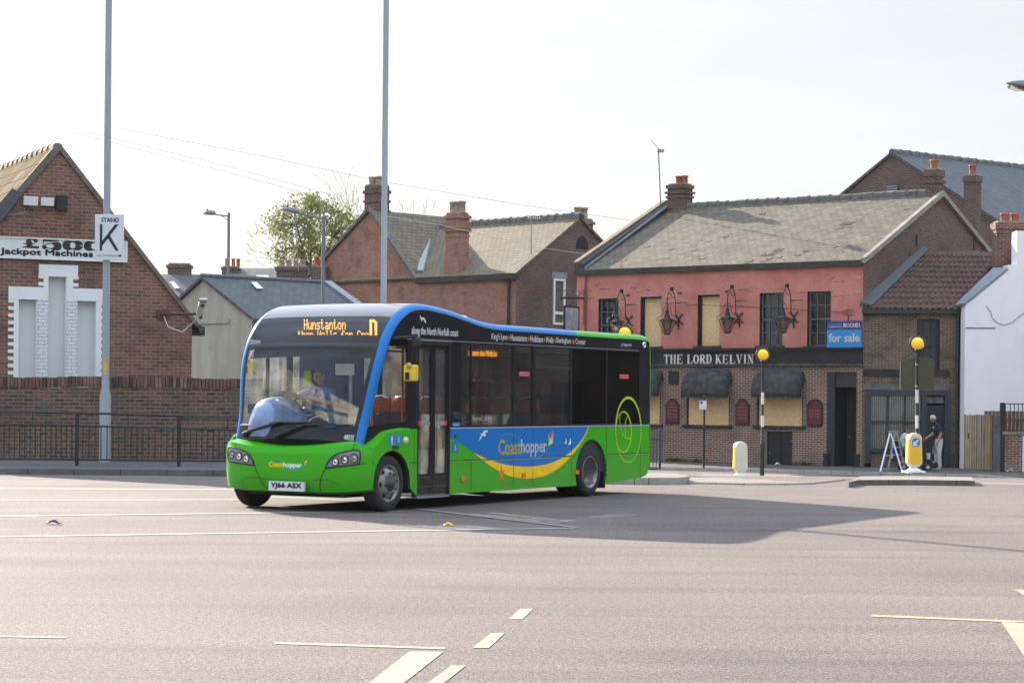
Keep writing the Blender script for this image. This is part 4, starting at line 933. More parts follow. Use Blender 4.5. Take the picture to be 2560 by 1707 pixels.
# apex from the slope of the right verge
sl_ = (wg[2][1] - wg[3][1]) / (wg[3][0] - wg[2][0]); ZAP = wg[3][1] + sl_ * (wg[3][0] - um)
mb = MB()
mb.poly([frh.P(us_[1], -.7), frh.P(0, -.7), frh.P(0, ZEH), frh.P(us_[1], ZEH)], 0)
mb.poly([frh.P(us_[0], -.7), frh.P(us_[1], -.7), frh.P(us_[1], wg[3][1]), frh.P(um, ZAP), frh.P(us_[0], wg[0][1])], 1)
mb.poly([frhe.P(0, -.7), frhe.P(2 * HH, -.7), frhe.P(2 * HH, ZEH), frhe.P(HH, ZRH), frhe.P(0, ZEH)], 2)
mb.poly([frh.P(us_[0], -.7, -9), frh.P(us_[0], -.7, 0), frh.P(us_[0], wg[0][1], 0), frh.P(us_[0], wg[0][1], -9)], 1)
mb.poly([frh.P(0, -.7, -2 * HH), frh.P(us_[0], -.7, -2 * HH), frh.P(us_[0], ZEH, -2 * HH), frh.P(0, ZEH, -2 * HH)], 0)
mb.build("wall", [M['br_orange'], M['br_orange'], M['br_sooty']], house)
rf = MB()
roof_slab(rf, frh.P(us_[1] - 6, ZEH, .12), frh.P(.12, ZEH, .12), frh.P(.12, ZRH, -HH), frh.P(us_[1] - 6, ZRH, -HH), .09)
roof_slab(rf, frh.P(.12, ZEH, -2 * HH - .1), frh.P(us_[1] - 6, ZEH, -2 * HH - .1), frh.P(us_[1] - 6, ZRH, -HH), frh.P(.12, ZRH, -HH), .09)
roof_slab(rf, frh.P(us_[1] + .08, wg[3][1] - .05, .1), frh.P(us_[1] + .08, wg[3][1] - .05, -8), frh.P(um, ZAP + .03, -8), frh.P(um, ZAP + .03, .1), .09)
roof_slab(rf, frh.P(us_[0] - .15, wg[0][1] - .12, -8), frh.P(us_[0] - .15, wg[0][1] - .12, .1), frh.P(um, ZAP + .03, .1), frh.P(um, ZAP + .03, -8), .09)
rh = rf.build("roof", M['sl_lit'], house)
rg = MB(); ridge_line(rg, frh.P(us_[1] - 4, ZRH + .1, -HH), frh.P(.1, ZRH + .1, -HH), .15, .45); rg.build("ridge_tiles", M['ridge'], rh)
k = MB()
for (ua, za, ub, zb_) in ((us_[1] + .1, wg[3][1] - .05, um, ZAP + .08), (us_[0] - .15, wg[0][1] - .12, um, ZAP + .08)):
    a_, b_ = frh.P(ua, za, .14), frh.P(ub, zb_, .14); q = [a_, b_, b_ - frh.n * .2, a_ - frh.n * .2] if ua > ub else [b_, a_, a_ - frh.n * .2, b_ - frh.n * .2]
    k.hexa(q, [p + Vector((0, 0, .14)) for p in q])
k.build("verge", M['ridge'], house)
k = MB(); k.fbox(frh, us_[1] + .1, .15, ZEH - .16, ZEH - .01, .0, .16); k.tube([frh.P(-.35, -.6, .08), frh.P(-.35, ZEH - .1, .08)], .06, 8); k.build("gutter", M['gutter'], house)
k = MB()
v0 = frh.px(1052, 685, -.6); pts = []
for x, y in ((1052, 680), (1072, 598)):
    o_ = frh.P(0, ZEH, .12); n_ = (Vector((0, 0, HH)) + frh.n * (ZRH - ZEH)).normalized(); r = ray(x, y); t_ = (o_ + n_ * .1 - Vector((0, 0, H))).dot(n_) / r.dot(n_); pts.append(Vector((0, 0, H)) + r * t_)
du = frh.u * .18; k.hexa([pts[0] - du, pts[0] + du, pts[1] + du, pts[1] - du], [p + n_ * .1 for p in (pts[0] - du, pts[0] + du, pts[1] + du, pts[1] - du)])
k.build("lead_valley", plain("bright_lead", (.34, .36, .39), .6, var=.1), rh)
c0 = frh.P((frh.px(903, 560)[0] + frh.px(968, 560)[0]) / 2 - .62, 0, -.72); wd = frh.px(955, 520)[0] - frh.px(904, 520)[0]
ztop_ = frh.px(925, 461)[1]
st1 = stack(house, c0, frh.u, .86, .72, ZAP - 2.6, ztop_, M['br_sooty'], (-.26, .18), ((ZAP - 2.6, 1.9, .10), (ztop_ - .35, .14, .06), (ztop_ - .75, .1, .05), (ztop_ - 1.2, .1, .05)), M['buffpot'], .19, .38)
c1 = frh.P((frh.px(1097, 610)[0] + frh.px(1156, 610)[0]) / 2, 0, -.4); wd = frh.px(1154, 610)[0] - frh.px(1098, 610)[0]; zt_ = frh.px(1125, 534)[1]
stack(house, c1, frh.u, .80, .62, ZEH - .2, zt_, M['br_orange'], (-.24, .02, .26), ((zt_ - .2, .12, .08), (zt_ - .75, .1, .08), (zt_ - .62, .12, .04), (zt_ - 1.0, .1, .03), (ZEH - .2, 1.0, .04)), M['buffpot'], .17, .5)
c2 = frhe.P(HH + .5, 0, -.35); zt_ = frhe.px(1478, 550)[1]
stack(house, c2, hin, .9, .6, ZRH - 1.2, zt_, M['br_orange'], (-.2, .18), ((zt_ - .2, .12, .07),), M['buffpot'], .17, .5)
r_ = frhe.rect(1383, 697, 1412, 812, .02)
k = MB(); fw_ = .09; a_, b_, c_, d_ = r_
k.fbox(frhe, a_, b_, d_ - fw_, d_, 0, .06); k.fbox(frhe, a_, b_, c_, c_ + fw_, 0, .06); k.fbox(frhe, a_, a_ + fw_, c_ + fw_, d_ - fw_, 0, .06); k.fbox(frhe, b_ - fw_, b_, c_ + fw_, d_ - fw_, 0, .06); zz = frhe.px(1400, 783)[1]; k.fbox(frhe, a_ + fw_, b_ - fw_, zz - .06, zz + .06, 0, .055)
k.build("window_frame", M['white'], house)
k = MB(); r_ = frhe.rect(1380, 681, 1417, 696); k.fbox(frhe, *r_, 0, .025); k.build("lintel", M['lead'], house)
k = MB(); a_, b_, c_, d_ = frhe.rect(1441, 588, 1469, 622); w_, h_ = b_ - a_, d_ - c_
k.fprism(frhe, [(a_, c_), (b_, c_), (b_, c_ + h_ * .4), (b_ - w_ * .15, c_ + h_ * .72), ((a_ + b_) / 2, d_), (a_ + w_ * .15, c_ + h_ * .72), (a_, c_ + h_ * .4)], 0, .04)
for i in range(6): z = c_ + h_ * (.08 + .12 * i); k.fbox(frhe, a_ + w_ * .12, b_ - w_ * .12, z, z + .03, .04, .07)
k.build("arched_vent", M['blackmatt'], house)
for (x, y0, y1, lbl) in ((753, 700, 800, "thin grey tv aerial fixed to the big brick gable of the red house"), (1328, 540, 636, "thin tv aerial on the sunlit slate roof of the red house")):
    p0 = at(x, y1, 86 if x < 1000 else 87.2); p1 = at(x - 0, y0, 86 if x < 1000 else 87.2); ae = thing("tv_aerial", p0, lbl, "aerial")
    k = MB(); k.tube([p0, p1], .025, 6); k.build("mast", M['lead'], ae); k = MB(); k.tube([p1 + Vector((-.15, 0, 0)), p1 + Vector((.4, .2, .0))], .014, 5)
    for i in range(6): q = p1 + Vector((-.1 + .09 * i, .03 * i, 0)); k.tube([q - Vector((0, .12, .12)), q + Vector((0, .12, .12))], .008, 4)
    k.build("antenna", M['lead'], ae)
# ------------------------------------------------------------------ grey rendered house, far left
ap = at(509, 700, 72); rd_ = Vector((.75, .66, 0)).normalized(); gd = Vector((rd_.y, -rd_.x, 0))
frg2 = Fr((ap.x, ap.y), gd); vr = frg2.px(631, 796); hwid = vr[0]; slp = (ap.z - vr[1]) / hwid
cot = thing("rendered_house", (ap.x, ap.y + .01, 0), "grey rendered house with plain gable and blue slate roof beside the brick hall", "building")
rlen = 5.3
mb = MB(); mb.poly([frg2.P(-hwid * 1.5, -.5), frg2.P(hwid, -.5), frg2.P(hwid, vr[1]), frg2.P(0, ap.z), frg2.P(-hwid * 1.5, ap.z - slp * hwid * 1.5)], 0)
for s, wz in ((hwid, 0), (-hwid * 1.5, 0)):
    zz = ap.z - slp * abs(s); q = [frg2.P(s, -.5, 0), frg2.P(s, -.5, -rlen), frg2.P(s, zz, -rlen), frg2.P(s, zz, 0)]; mb.poly(q if s > 0 else q[::-1], 0)
mb.poly([frg2.P(hwid, -.5, -rlen), frg2.P(-hwid * 1.5, -.5, -rlen), frg2.P(-hwid * 1.5, ap.z - slp * hwid * 1.5, -rlen), frg2.P(0, ap.z, -rlen), frg2.P(hwid, vr[1], -rlen)], 0)
for s in (-.35, ): 
    mb.fbox(frg2, -hwid * .9, hwid * .55, vr[1] - .12, vr[1] - .0, .0, .05, 0)
mb.build("wall", M['render_grey'], cot)
rf = MB(); e = hwid * 1.08
roof_slab(rf, frg2.P(e, ap.z - slp * e, .12), frg2.P(e, ap.z - slp * e, -rlen), frg2.P(0, ap.z + .02, -rlen), frg2.P(0, ap.z + .02, .12), .1)
roof_slab(rf, frg2.P(-hwid * 1.6, ap.z - slp * hwid * 1.6, -rlen), frg2.P(-hwid * 1.6, ap.z - slp * hwid * 1.6, .12), frg2.P(0, ap.z + .02, .12), frg2.P(0, ap.z + .02, -rlen), .1)
rc = rf.build("roof", M['sl_blue'], cot)
nr = (Vector((0, 0, 1)) + gd * slp).normalized()
def on_plane(x, y, o, n):
    r = ray(x, y); t = (o - Vector((0, 0, H))).dot(n) / r.dot(n); return Vector((0, 0, H)) + r * t
o_ = frg2.P(0, ap.z + .02, 0) + nr * .11
sk = [on_plane(x, y, o_, nr) for x, y in ((627, 709), (641, 709), (657, 725), (641, 725))]
M['skyglass'] = plain("skylight_glass", (.62, .66, .70), .12, var=.05)
k = MB(); k.prism(sk, nr * .06, 0, 1); k.build("skylight", [M['skyglass'], M['lead']], rc)
k = MB(); k.tube([frg2.P(0, ap.z + .12, .1), frg2.P(0, ap.z + .12, -rlen)], .1, 8); k.build("ridge_tiles", M['sl_blue'], rc)
k = MB(); a_, b_ = frg2.P(0, ap.z + .1, -rlen), frg2.P(e, ap.z - slp * e + .1, -rlen); k.hexa([a_ - rd_ * .3, b_ - rd_ * .3, b_ + rd_ * .05, a_ + rd_ * .05], [p + Vector((0, 0, .12)) for p in (a_ - rd_ * .3, b_ - rd_ * .3, b_ + rd_ * .05, a_ + rd_ * .05)]); k.build("verge", M['lead'], cot)
# ------------------------------------------------------------------ roofs behind it
def far_house(name, xl, xr, yl, yr, ye, Y, label, mat, wallmat, dY=3.0, chim=()):
    """range seen long side on: ridge from (xl, yl) to (xr, yr) at depth Y + dY, eave below at y=ye at depth Y"""
    a, b = at(xl, ye, Y), at(xr, ye + (yr - yl), Y); c, d = at(xr, yr, Y + dY), at(xl, yl, Y + dY)
    b.z = a.z; d.z = c.z = (c.z + d.z) / 2
    t = thing(name, ((a.x + b.x) / 2, Y, 0), label, "building"); rf = MB(); roof_slab(rf, a, b, c, d, .1)
    a2, b2 = Vector((a.x, Y + 2 * dY, a.z)), Vector((b.x, Y + 2 * dY, b.z)); roof_slab(rf, b2, a2, d, c, .1); ro = rf.build("roof", mat, t)
    w = MB()
    for q in ((a, b), (b2, a2)): w.poly([Vector((q[0].x, q[0].y, -.7)), Vector((q[1].x, q[1].y, -.7)), q[1], q[0]])
    w.poly([Vector((b.x, Y, -.7)), Vector((b2.x, b2.y, -.7)), b2, c, b]); w.poly([Vector((a2.x, a2.y, -.7)), Vector((a.x, Y, -.7)), a, d, a2]); w.build("wall", wallmat, t)
    return t, ro, (a, b, c, d)
t1, ro1, q1_ = far_house("slate_roofed_house", 330, 640, 684, 700, 800, 84, "slate roofed house with a broad plain chimney behind the brick hall", M['sl_blue'], M['br_red'], 5.0)
n1 = (q1_[1] - q1_[0]).cross(q1_[3] - q1_[0]).normalized(); n1 = n1 if n1.z > 0 else -n1
k = MB(); k.prism([on_plane(x, y, q1_[0] + n1 * .11, n1) for x, y in ((424, 707), (435, 707), (450, 724), (438, 724))], n1 * .06, 0, 1); k.build("skylight", [M['skyglass'], M['lead']], ro1)
cA = at(449, 690, 89.5); stack(t1, cA, (1, .05), .95, .6, cA.z - 1.5, at(449, 662, 89.5).z, M['br_old'], (), ((at(449, 662, 89.5).z - .15, .12, .06),))
t2, ro2, q2_ = far_house("terraced_house", 572, 700, 673, 678, 740, 100, "distant terraced house with slate roof and red chimney pots", M['sl_blue'], M['br_red'], 4.5)
n2 = (q2_[1] - q2_[0]).cross(q2_[3] - q2_[0]).normalized(); n2 = n2 if n2.z > 0 else -n2
k = MB(); k.prism([on_plane(x, y, q2_[0] + n2 * .11, n2) for x, y in ((636, 691), (670, 691), (676, 702), (642, 702))], n2 * .06, 0, 1); k.build("skylight", [M['skyglass'], M['lead']], ro2)
cB = at(577, 690, 104); stack(t2, cB, (1, 0), .8, .6, cB.z - 1.5, at(577, 669, 104).z, M['br_sooty'], (-.2, .12, .36), ((at(577, 669, 104).z - .12, .12, .05),), M['terracotta'], .09, .4)
cC = at(731, 700, 78); ch_h = thing("chimney_house", (cC.x, cC.y, 0), "low house with a wide brick chimney carrying four buff pots", "building")
k = MB(); a_ = at(690, 732, 77); b_ = at(800, 732, 77); c_ = at(800, 712, 80); d_ = at(690, 712, 80); b_.z = a_.z; c_.z = d_.z; roof_slab(k, a_, b_, c_, d_, .1); k.build("roof", M['sl_blue'], ch_h)
k = MB(); k.box(a_.x, b_.x, 77.1, 83, -.7, a_.z); k.build("wall", M['br_orange'], ch_h)
stack(ch_h, cC, (1, .02), 1.12, .6, cC.z - 1.3, at(731, 669, 78).z, M['br_sooty'], (-.4, -.13, .13, .39), ((at(731, 669, 78).z - .14, .14, .05),), M['buffpot'], .1, .26, cap=.05)
ae = thing("tv_aerial", at(745, 690, 77.6), "tall thin aerial mast beside the four pot chimney", "aerial"); k = MB(); k.tube([at(746, 679, 77.6), at(738, 552, 77.6)], .018, 6); k.build("mast", M['lead'], ae)
k = MB(); p = at(738, 553, 77.6); k.tube([p - Vector((.25, 0, .0)), p + Vector((.05, 0, 0))], .012, 5); [k.tube([p - Vector((.25 - .06 * i, .1, .08)), p - Vector((.25 - .06 * i, -.1, -.08))], .006, 4) for i in range(5)]; k.build("antenna", M['lead'], ae)
cD = at(798, 680, 96); t4 = thing("hidden_house", (cD.x, cD.y, 0), "distant house showing only its chimney with two red pots behind the lamp post", "building")
stack(t4, cD, (1, 0), .7, .5, cD.z - 1.6, at(798, 668, 96).z, M['br_sooty'], (-.12, .15), (), M['terracotta'], .11, .45)
k = MB(); k.box(cD.x - 1.5, cD.x + 1.2, 95, 99, -.7, cD.z - 1.0); k.build("wall", M['br_sooty'], t4)
# ------------------------------------------------------------------ small shop with a pantile roof
SY = 70.02; frs = Fr((11.58, SY), (1, 0)); ZG = frs.px(2280, 777)[1]; uSR = frs.px(2397, 800)[0]
shop = thing("small_brick_shop", frs.P(uSR / 2, ZB, 0), "small green stained brick shop with pantile roof and dark shopfront beside the pub", "building")
rs = lambda *a: frs.rect(*a)
sw = rs(2292, 797, 2349, 931); sf = rs(2163, 976, 2376, 1160); sf = (sf[0], sf[1], ZB, sf[3])
mb = MB(); wall_grid(mb, frs, 0, uSR, ZB, ZG, [sw, sf], 0, 1, .2)
mb.poly([frs.P(uSR, ZB, 0), frs.P(uSR, ZB, -7), frs.P(uSR, ZG, -7), frs.P(uSR, ZG + 2.1, -3.5), frs.P(uSR, ZG, 0)], 0)
mb.poly([frs.P(uSR, ZB, -7), frs.P(5, ZB, -7), frs.P(5, ZG, -7), frs.P(uSR, ZG, -7)], 0); mb.build("wall", [M['br_brown'], M['blackmatt']], shop)
# pantiles: rolled courses
zr2 = at(2400, 632, SY + 3.5).z; nC, nR = 16, 11; rl = at(2306, 631, SY + 3.5); rr2 = at(2492, 634, SY + 3.5); el = frs.P(-.02, ZG + .05, .12); er = frs.P(uSR + .08, ZG + .05, .12)
def tp(s, t, h=0.0):
    e_, r_ = el + (er - el) * s, Vector((rl.x, rl.y, zr2)) + (Vector((rr2.x, rr2.y, zr2)) - Vector((rl.x, rl.y, zr2))) * s
    return e_ + (r_ - e_) * t + Vector((0, -.5, .86)).normalized() * h
pt = MB(); random.seed(3)
for j in range(nR):
    G = []
    for e_ in (0, 1):
        row = []
        for i in range(nC * 6 + 1):
            ph = 2 * math.pi * i / 6; row.append(tp(i / (nC * 6), (j + e_ * 1.06) / nR, .035 * math.sin(ph) + (.06 if e_ == 0 else .015) + (random.uniform(0, .012) if e_ == 0 else 0)))
        G.append(row)
    pt.grid(G, 0, smooth=True)
    pt.grid([[p - Vector((0, 0, .05)) for p in G[0]], G[0]], 0, smooth=False)
pm_ = nt("brown_pantile"); t_ = pm_[1]; po = coord(t_, "Object"); f_ = noise(t_, po, 3.5, 4, .6)
c_ = mix(t_, ramp(t_, f_, .3, .7), (.060, .040, .035), (.135, .068, .052)); c_ = mix(t_, ramp(t_, noise(t_, po, .7, 5), .5, .7, 0, .6), c_, (.05, .045, .038)); pm_[4](c_, pm_[2].inputs["Base Color"]); pm_[2].inputs["Roughness"].default_value = .85
rsh = pt.build("roof", pm_[0], shop)
k = MB(); roof_slab(k, tp(0, 0) - Vector((0, 0, .09)), tp(1, 0) - Vector((0, 0, .09)), tp(1, 1) - Vector((0, 0, .09)), tp(0, 1) - Vector((0, 0, .09)), .04)
b3 = Vector((rr2.x + .5, SY + 7, ZG)); b4 = Vector((rl.x + 2.8, SY + 7, ZG)); roof_slab(k, b3, b4, tp(0, 1), tp(1, 1), .06); k.build("roof_deck", M['ridge'], rsh)
k = MB(); a_, b_ = tp(0, 0, .09), tp(0, 1, .1); k.hexa([a_ - Vector((.12, 0, 0)), a_ + Vector((.28, 0, 0)), b_ + Vector((.22, 0, 0)), b_ - Vector((.12, 0, 0))], [p + Vector((0, -.02, .05)) for p in (a_ - Vector((.12, 0, -.1)), a_ + Vector((.28, 0, 0)), b_ + Vector((.22, 0, 0)), b_ - Vector((.12, 0, -.1)))]); k.build("lead_valley", plain("dark_lead", (.06, .065, .075), .5, .2, var=.2), rsh)
k = MB(); k.fbox(frs, -.05, uSR + .02, ZG - .1, ZG + .04, .02, .16); dpx = frs.px(2392, 900)[0]; k.tube([frs.P(dpx, ZB, .08), frs.P(dpx, ZG - .05, .08)], .055, 8); dp2 = frs.px(2152, 900)[0]; k.build("gutter", M['gutter'], shop)
window(frs, sw, -.18, shop, M['board_b'], plain("shutter_grey", (.035, .036, .042), .6, var=.3), 3, 2, .06, .03)
k = MB(); r_ = rs(2154, 923, 2386, 939, ); k.fbox(frs, .02, uSR - .3, r_[2], r_[3], 0, .07); k.build("string_course", M['blackmatt'], shop)
k = MB(); r_ = rs(2154, 962, 2386, 975); k.fbox(frs, .02, uSR - .3, r_[2], r_[3], 0, .04); k.build("lintel", plain("grey_stone", (.13, .125, .125), .9, var=.3, bmp=.01), shop)
fm = plain("shopfront_paint", (.028, .034, .042), .5, var=.25, scale=5)
k = MB(); B_ = lambda x0, x1, y0, y1, w0, w1: k.fbox(frs, *rs(x0, y0, x1, y1), w0, w1)
B_(2163, 2177, 976, 1158, -.1, .05); B_(2361, 2376, 976, 1172, -.1, .05); B_(2177, 2361, 976, 987, -.1, .06); B_(2177, 2312, 1123, 1130, -.1, .08); B_(2303, 2315, 987, 1160, -.1, .04)
B_(2218, 2222, 987, 1123, -.1, -.0); B_(2261, 2265, 987, 1123, -.1, -.0); B_(2177, 2303, 1052, 1056, -.1, -.01)
k.build("shopfront", fm, shop)
k = MB(); B_(2177, 2303, 987, 1123, -.1, -.085); k.build("shop_window", glass("shop_glass", (.8, .82, .82), .06), shop)
k = MB(); x = 2179.5; random.seed(8)
while x < 2302: B_(x, x + 3.1, 989, 1121, -.125 - .012 * random.random(), -.105); x += 4.6
k.build("blind", plain("beige_blind", (.92, .84, .70), .7, var=.12), shop)
k = MB(); B_(2177, 2303, 989, 1165, -.6, -.55); k.build("back_panel", M['dark'], shop)
k = MB(); r_ = rs(2177, 1130, 2303, 1160); k.fbox(frs, r_[0], r_[1], ZB, r_[3], -.1, -.02); k.build("stall_riser", M['br_sooty'], shop)
k = MB(); r_ = rs(2315, 1013, 2361, 1172); k.fbox(frs, r_[0], r_[1], ZB, r_[3], -.16, -.11); k.fbox(frs, r_[0], r_[0] + .1, ZB, r_[3], -.11, -.09); k.fbox(frs, r_[1] - .1, r_[1], ZB, r_[3], -.11, -.09)
for i in range(5): u = r_[0] + .1 + (r_[1] - r_[0] - .2) * (i + .5) / 5; k.fbox(frs, u - .012, u + .012, ZB + .9, r_[3] - .1, -.11, -.085)
sd_ = k.build("door", M['board_b'], shop); k = MB(); k.fbox(frs, r_[0] - .02, r_[0] - .0, ZB + .3, r_[3] - .02, -.05, .02); k.build("door_edge_highlight", M['white'], sd_)  # white strip stands in for the highlight along the door edge
k = MB(); B_(2315, 2361, 991, 1008, -.14, -.1); k.build("fanlight", plain("cloudy_glass", (.10, .11, .10), .1, var=.8, scale=6), shop)
# ------------------------------------------------------------------ white rendered house at the right edge
WYH = 69.25; frw2 = Fr((at(2412, 900, WYH).x, WYH), (1, 0)); w2 = lambda x, y: frw2.px(x, y)
wh = thing("white_rendered_house", frw2.P(2, ZB, 0), "white rendered house end with sloping parapet and brick chimney at the right edge", "building")
pts = [(0, ZB), (6, ZB), (6, w2(2560, 600)[1] + .3), w2(2542, 614), w2(2542, 662), w2(2521, 662), w2(2521, 675), w2(2411, 763)]
pts[3] = (pts[3][0], pts[2][1]); pts[-1] = (0, pts[-1][1])
mb = MB(); mb.fprism(frw2, pts, -.75, 0); mb.build("wall", M['white_wall'], wh)
mb = MB(); mb.fprism(frw2, [(0.05, ZB), (6, ZB), (6, pts[2][1] - .2), (w2(2542, 614)[0], pts[4][1] - .2), (.05, pts[-1][1] - .1)], -8, -.76); mb.build("rear_wall", M['br_red'], wh)
k = MB(); a_, b_ = w2(2411, 763), w2(2521, 675); a_ = (0, a_[1]); q = [frw2.P(a_[0] - .16, a_[1] - .02, -.8), frw2.P(a_[0] - .02, a_[1] + .004, .03), frw2.P(b_[0] - .02, b_[1] + .004, .03), frw2.P(b_[0] - .3, b_[1] + .05, -.8)]
k.hexa(q, [p + Vector((-.02, 0, .07)) for p in q]); k.build("coping", M['lead'], wh)
k = MB(); k.tube([frw2.P(w2(2465, 764)[0], w2(2465, 764)[1], .01)] + [frw2.P(w2(x, y)[0], w2(x, y)[1], .015) for x, y in ((2477, 780), (2480, 795), (2495, 808), (2512, 812), (2530, 806), (2548, 790), (2565, 778))], .012, 5); k.build("cable", M['steel'], wh)
k = MB(); r_ = frw2.rect(2411, 818, 2488, 822); k.fbox(frw2, .02, r_[1], r_[2], r_[3], 0, .012); k.build("crack_repair", M['lead'], wh)
cW = at(2530, 650, 70.6); zt_ = at(2530, 557, 70.6).z
stack(wh, Vector((cW.x, 70.9, 0)), (1, 0), 1.06, .7, at(2530, 690, 70.6).z - .5, zt_, M['br_red'], (-.18, .16), ((zt_ - .22, .22, .05), (zt_ - .35, .1, .025)), M['terracotta'], .14, .3)
# yard gate, posts, wall and railings in front of the white house
GY = 66.6; frt_ = Fr((at(2410, 1100, GY).x, GY), (1, 0)); gt_ = lambda *a: frt_.rect(*a)
k = MB(); r_ = gt_(2410, 1037, 2481, 1178); wp = plain("weathered_softwood", (.23, .16, .085), .85, var=.3, scale=4); g_ = thing("timber_gate", frt_.P(r_[1] / 2, ZP, 0), "tall vertical boarded timber gate below the white house", "gate")
n_ = 12; random.seed(2)
for i in range(n_):
    u0 = r_[1] * i / n_; u1 = r_[1] * (i + 1) / n_ - .015; k.fbox(frt_, u0, u1, ZP + .06, r_[3] + random.uniform(-.02, .02), -.02, .01 + .008 * (i % 2), random.choice((0, 0, 1, 2)))
k.build("board_panel", [wp, plain("pale_softwood", (.30, .21, .11), .85, var=.3, scale=4), plain("grey_softwood", (.17, .125, .08), .85, var=.3, scale=4)], g_)
k = MB(); rr_ = gt_(2419, 1082, 2422, 1096); k.fbox(frt_, *rr_, .02, .04); k.build("latch", M['black'], g_)
r_ = gt_(2481, 1040, 2500, 1180); k = MB(); k.fbox(frt_, r_[0] + .01, r_[1], ZP, r_[3], -.2, .05); cp = k.build("gate_post", plain("dark_concrete", (.115, .11, .10), .95, var=.35, scale=6, bmp=.01)); tag(cp, "dark stained concrete gate post beside the timber gate", "post")
yw = thing("yard_wall", frt_.P(gt_(2530, 1085, 2530, 1180)[0], ZP, .1), "short brown brick yard wall with stone coping and black railings", "wall")
r_ = gt_(2505, 1085, 2556, 1180); k = MB(); k.fbox(frt_, r_[0] + .03, r_[1], ZP, r_[3], -.25, .0); k.build("wall", M['br_pub'], yw); k = MB(); k.fbox(frt_, r_[0] - .0, r_[1] + .03, r_[3], r_[3] + .07, -.29, .05); k.build("coping", M['stone'], yw)
k = MB(); z1 = gt_(2530, 1008, 2530, 1077)
for x in (2514, 2528, 2538, 2548, 2558):
    u = frt_.px(x, 1040)[0]; t_ = .03 if x == 2514 else .012; k.fbox(frt_, u - t_, u + t_, z1[2], z1[3], -.13 - t_, -.13 + t_)
k.fbox(frt_, frt_.px(2511, 1040)[0], frt_.px(2640, 1040)[0], z1[3] - .03, z1[3], -.15, -.11); k.fbox(frt_, frt_.px(2511, 1040)[0], frt_.px(2640, 1040)[0], z1[2], z1[2] + .03, -.15, -.11)
k.build("railing", M['black'], yw)
u = frt_.px(2506, 1080)[0]; k = MB(); k.fbox(frt_, u - .06, u + .065, ZP, z1[3] + .02, -.12, .04); ip = k.build("iron_gate_post", M['black']); tag(ip, "thick black iron post between concrete post and yard railings", "post")
k = MB(); r_ = gt_(2482, 1028, 2640, 1090)
for i in range(16):
    u0 = r_[0] + (r_[1] - r_[0]) * i / 16; k.fbox(frt_, u0, u0 + (r_[1] - r_[0]) / 16 - .012, ZP, r_[3], -1.2, -1.18)
zz = frt_.px(2530, 1048, -1.15)[1]; k.fbox(frt_, r_[0], r_[1], zz - .05, zz + .03, -1.18, -1.14)
bf = k.build("board_fence", plain("brown_fence_stain", (.17, .085, .045), .85, var=.3, scale=5)); tag(bf, "brown stained timber fence behind the black railings", "fence")
k = MB(); u = frt_.px(2566, 1100)[0]; k.fbox(frt_, u - .12, u + .12, ZP, frt_.px(2560, 1090)[1], -.2, .05); k.build("end_pier", M['white_wall'], yw)
# ------------------------------------------------------------------ big slate roofed building behind the pub
ap = at(2231, 388, 100); rd_ = Vector((.78, .626, 0)).normalized(); gd = Vector((rd_.y, -rd_.x, 0)); frb = Fr((ap.x, ap.y), gd); vr = frb.px(2490, 552); hw = vr[0]; slp = (ap.z - vr[1]) / hw
big = thing("big_gabled_warehouse", (ap.x, ap.y + .01, -.6), "tall dark brick building with broad slate roof rising behind the pub", "building")
vl = frb.px(2080, 512); sll = (ap.z - vl[1]) / -vl[0]; hl = -hw * 1.3; zl = ap.z + sll * hl
mb = MB(); mb.poly([frb.P(hl, -.6), frb.P(hw * 1.3, -.6), frb.P(hw * 1.3, ap.z - slp * hw * 1.3), frb.P(0, ap.z), frb.P(hl, zl)], 0); RL = 22
for s, zz in ((hw * 1.3, ap.z - slp * hw * 1.3), (hl, zl)):
    q = [frb.P(s, -.6, 0), frb.P(s, -.6, -RL), frb.P(s, zz, -RL), frb.P(s, zz, 0)]; mb.poly(q if s > 0 else q[::-1], 0)
mb.poly([frb.P(hw * 1.3, -.6, -RL), frb.P(hl, -.6, -RL), frb.P(hl, zl, -RL), frb.P(0, ap.z, -RL), frb.P(hw * 1.3, ap.z - slp * hw * 1.3, -RL)], 0)
mb.build("wall", M['br_sooty'], big); rf = MB(); e = hw * 1.35
roof_slab(rf, frb.P(e, ap.z - slp * e, .1), frb.P(e, ap.z - slp * e, -RL), frb.P(0, ap.z + .02, -RL), frb.P(0, ap.z + .02, .1), .12)
roof_slab(rf, frb.P(hl - .1, zl - .05, -RL), frb.P(hl - .1, zl - .05, .1), frb.P(0, ap.z + .02, .1), frb.P(0, ap.z + .02, -RL), .12)
rb = rf.build("roof", M['sl_blue'], big); rg = MB(); ridge_line(rg, frb.P(0, ap.z + .1, .08), frb.P(0, ap.z + .1, -RL), .16, .6); rg.build("ridge_tiles", M['ridge'], rb)
k = MB(); r_ = frb.rect(2217, 463, 2246, 497); k.fbox(frb, r_[0], r_[1], r_[2], r_[3], 0, .03, 1)
for i in range(6): z = r_[2] + (r_[3] - r_[2]) * (i + .25) / 6; k.fbox(frb, r_[0] + .03, r_[1] - .03, z, z + .05, .03, .07, 0)
k.build("louvre", [plain("grey_louvre", (.33, .34, .35), .6), M['dark']], big)
c5 = at(2431, 520, 86); zt_ = at(2431, 441, 86).z; stack(big, c5, frr.u, .52, .52, c5.z - 3.5, zt_, M['br_sooty'], (0,), ((zt_ - .25, .25, .04), (c5.z - 3.5, 2.9, .12)), M['terracotta'], .14, .42)

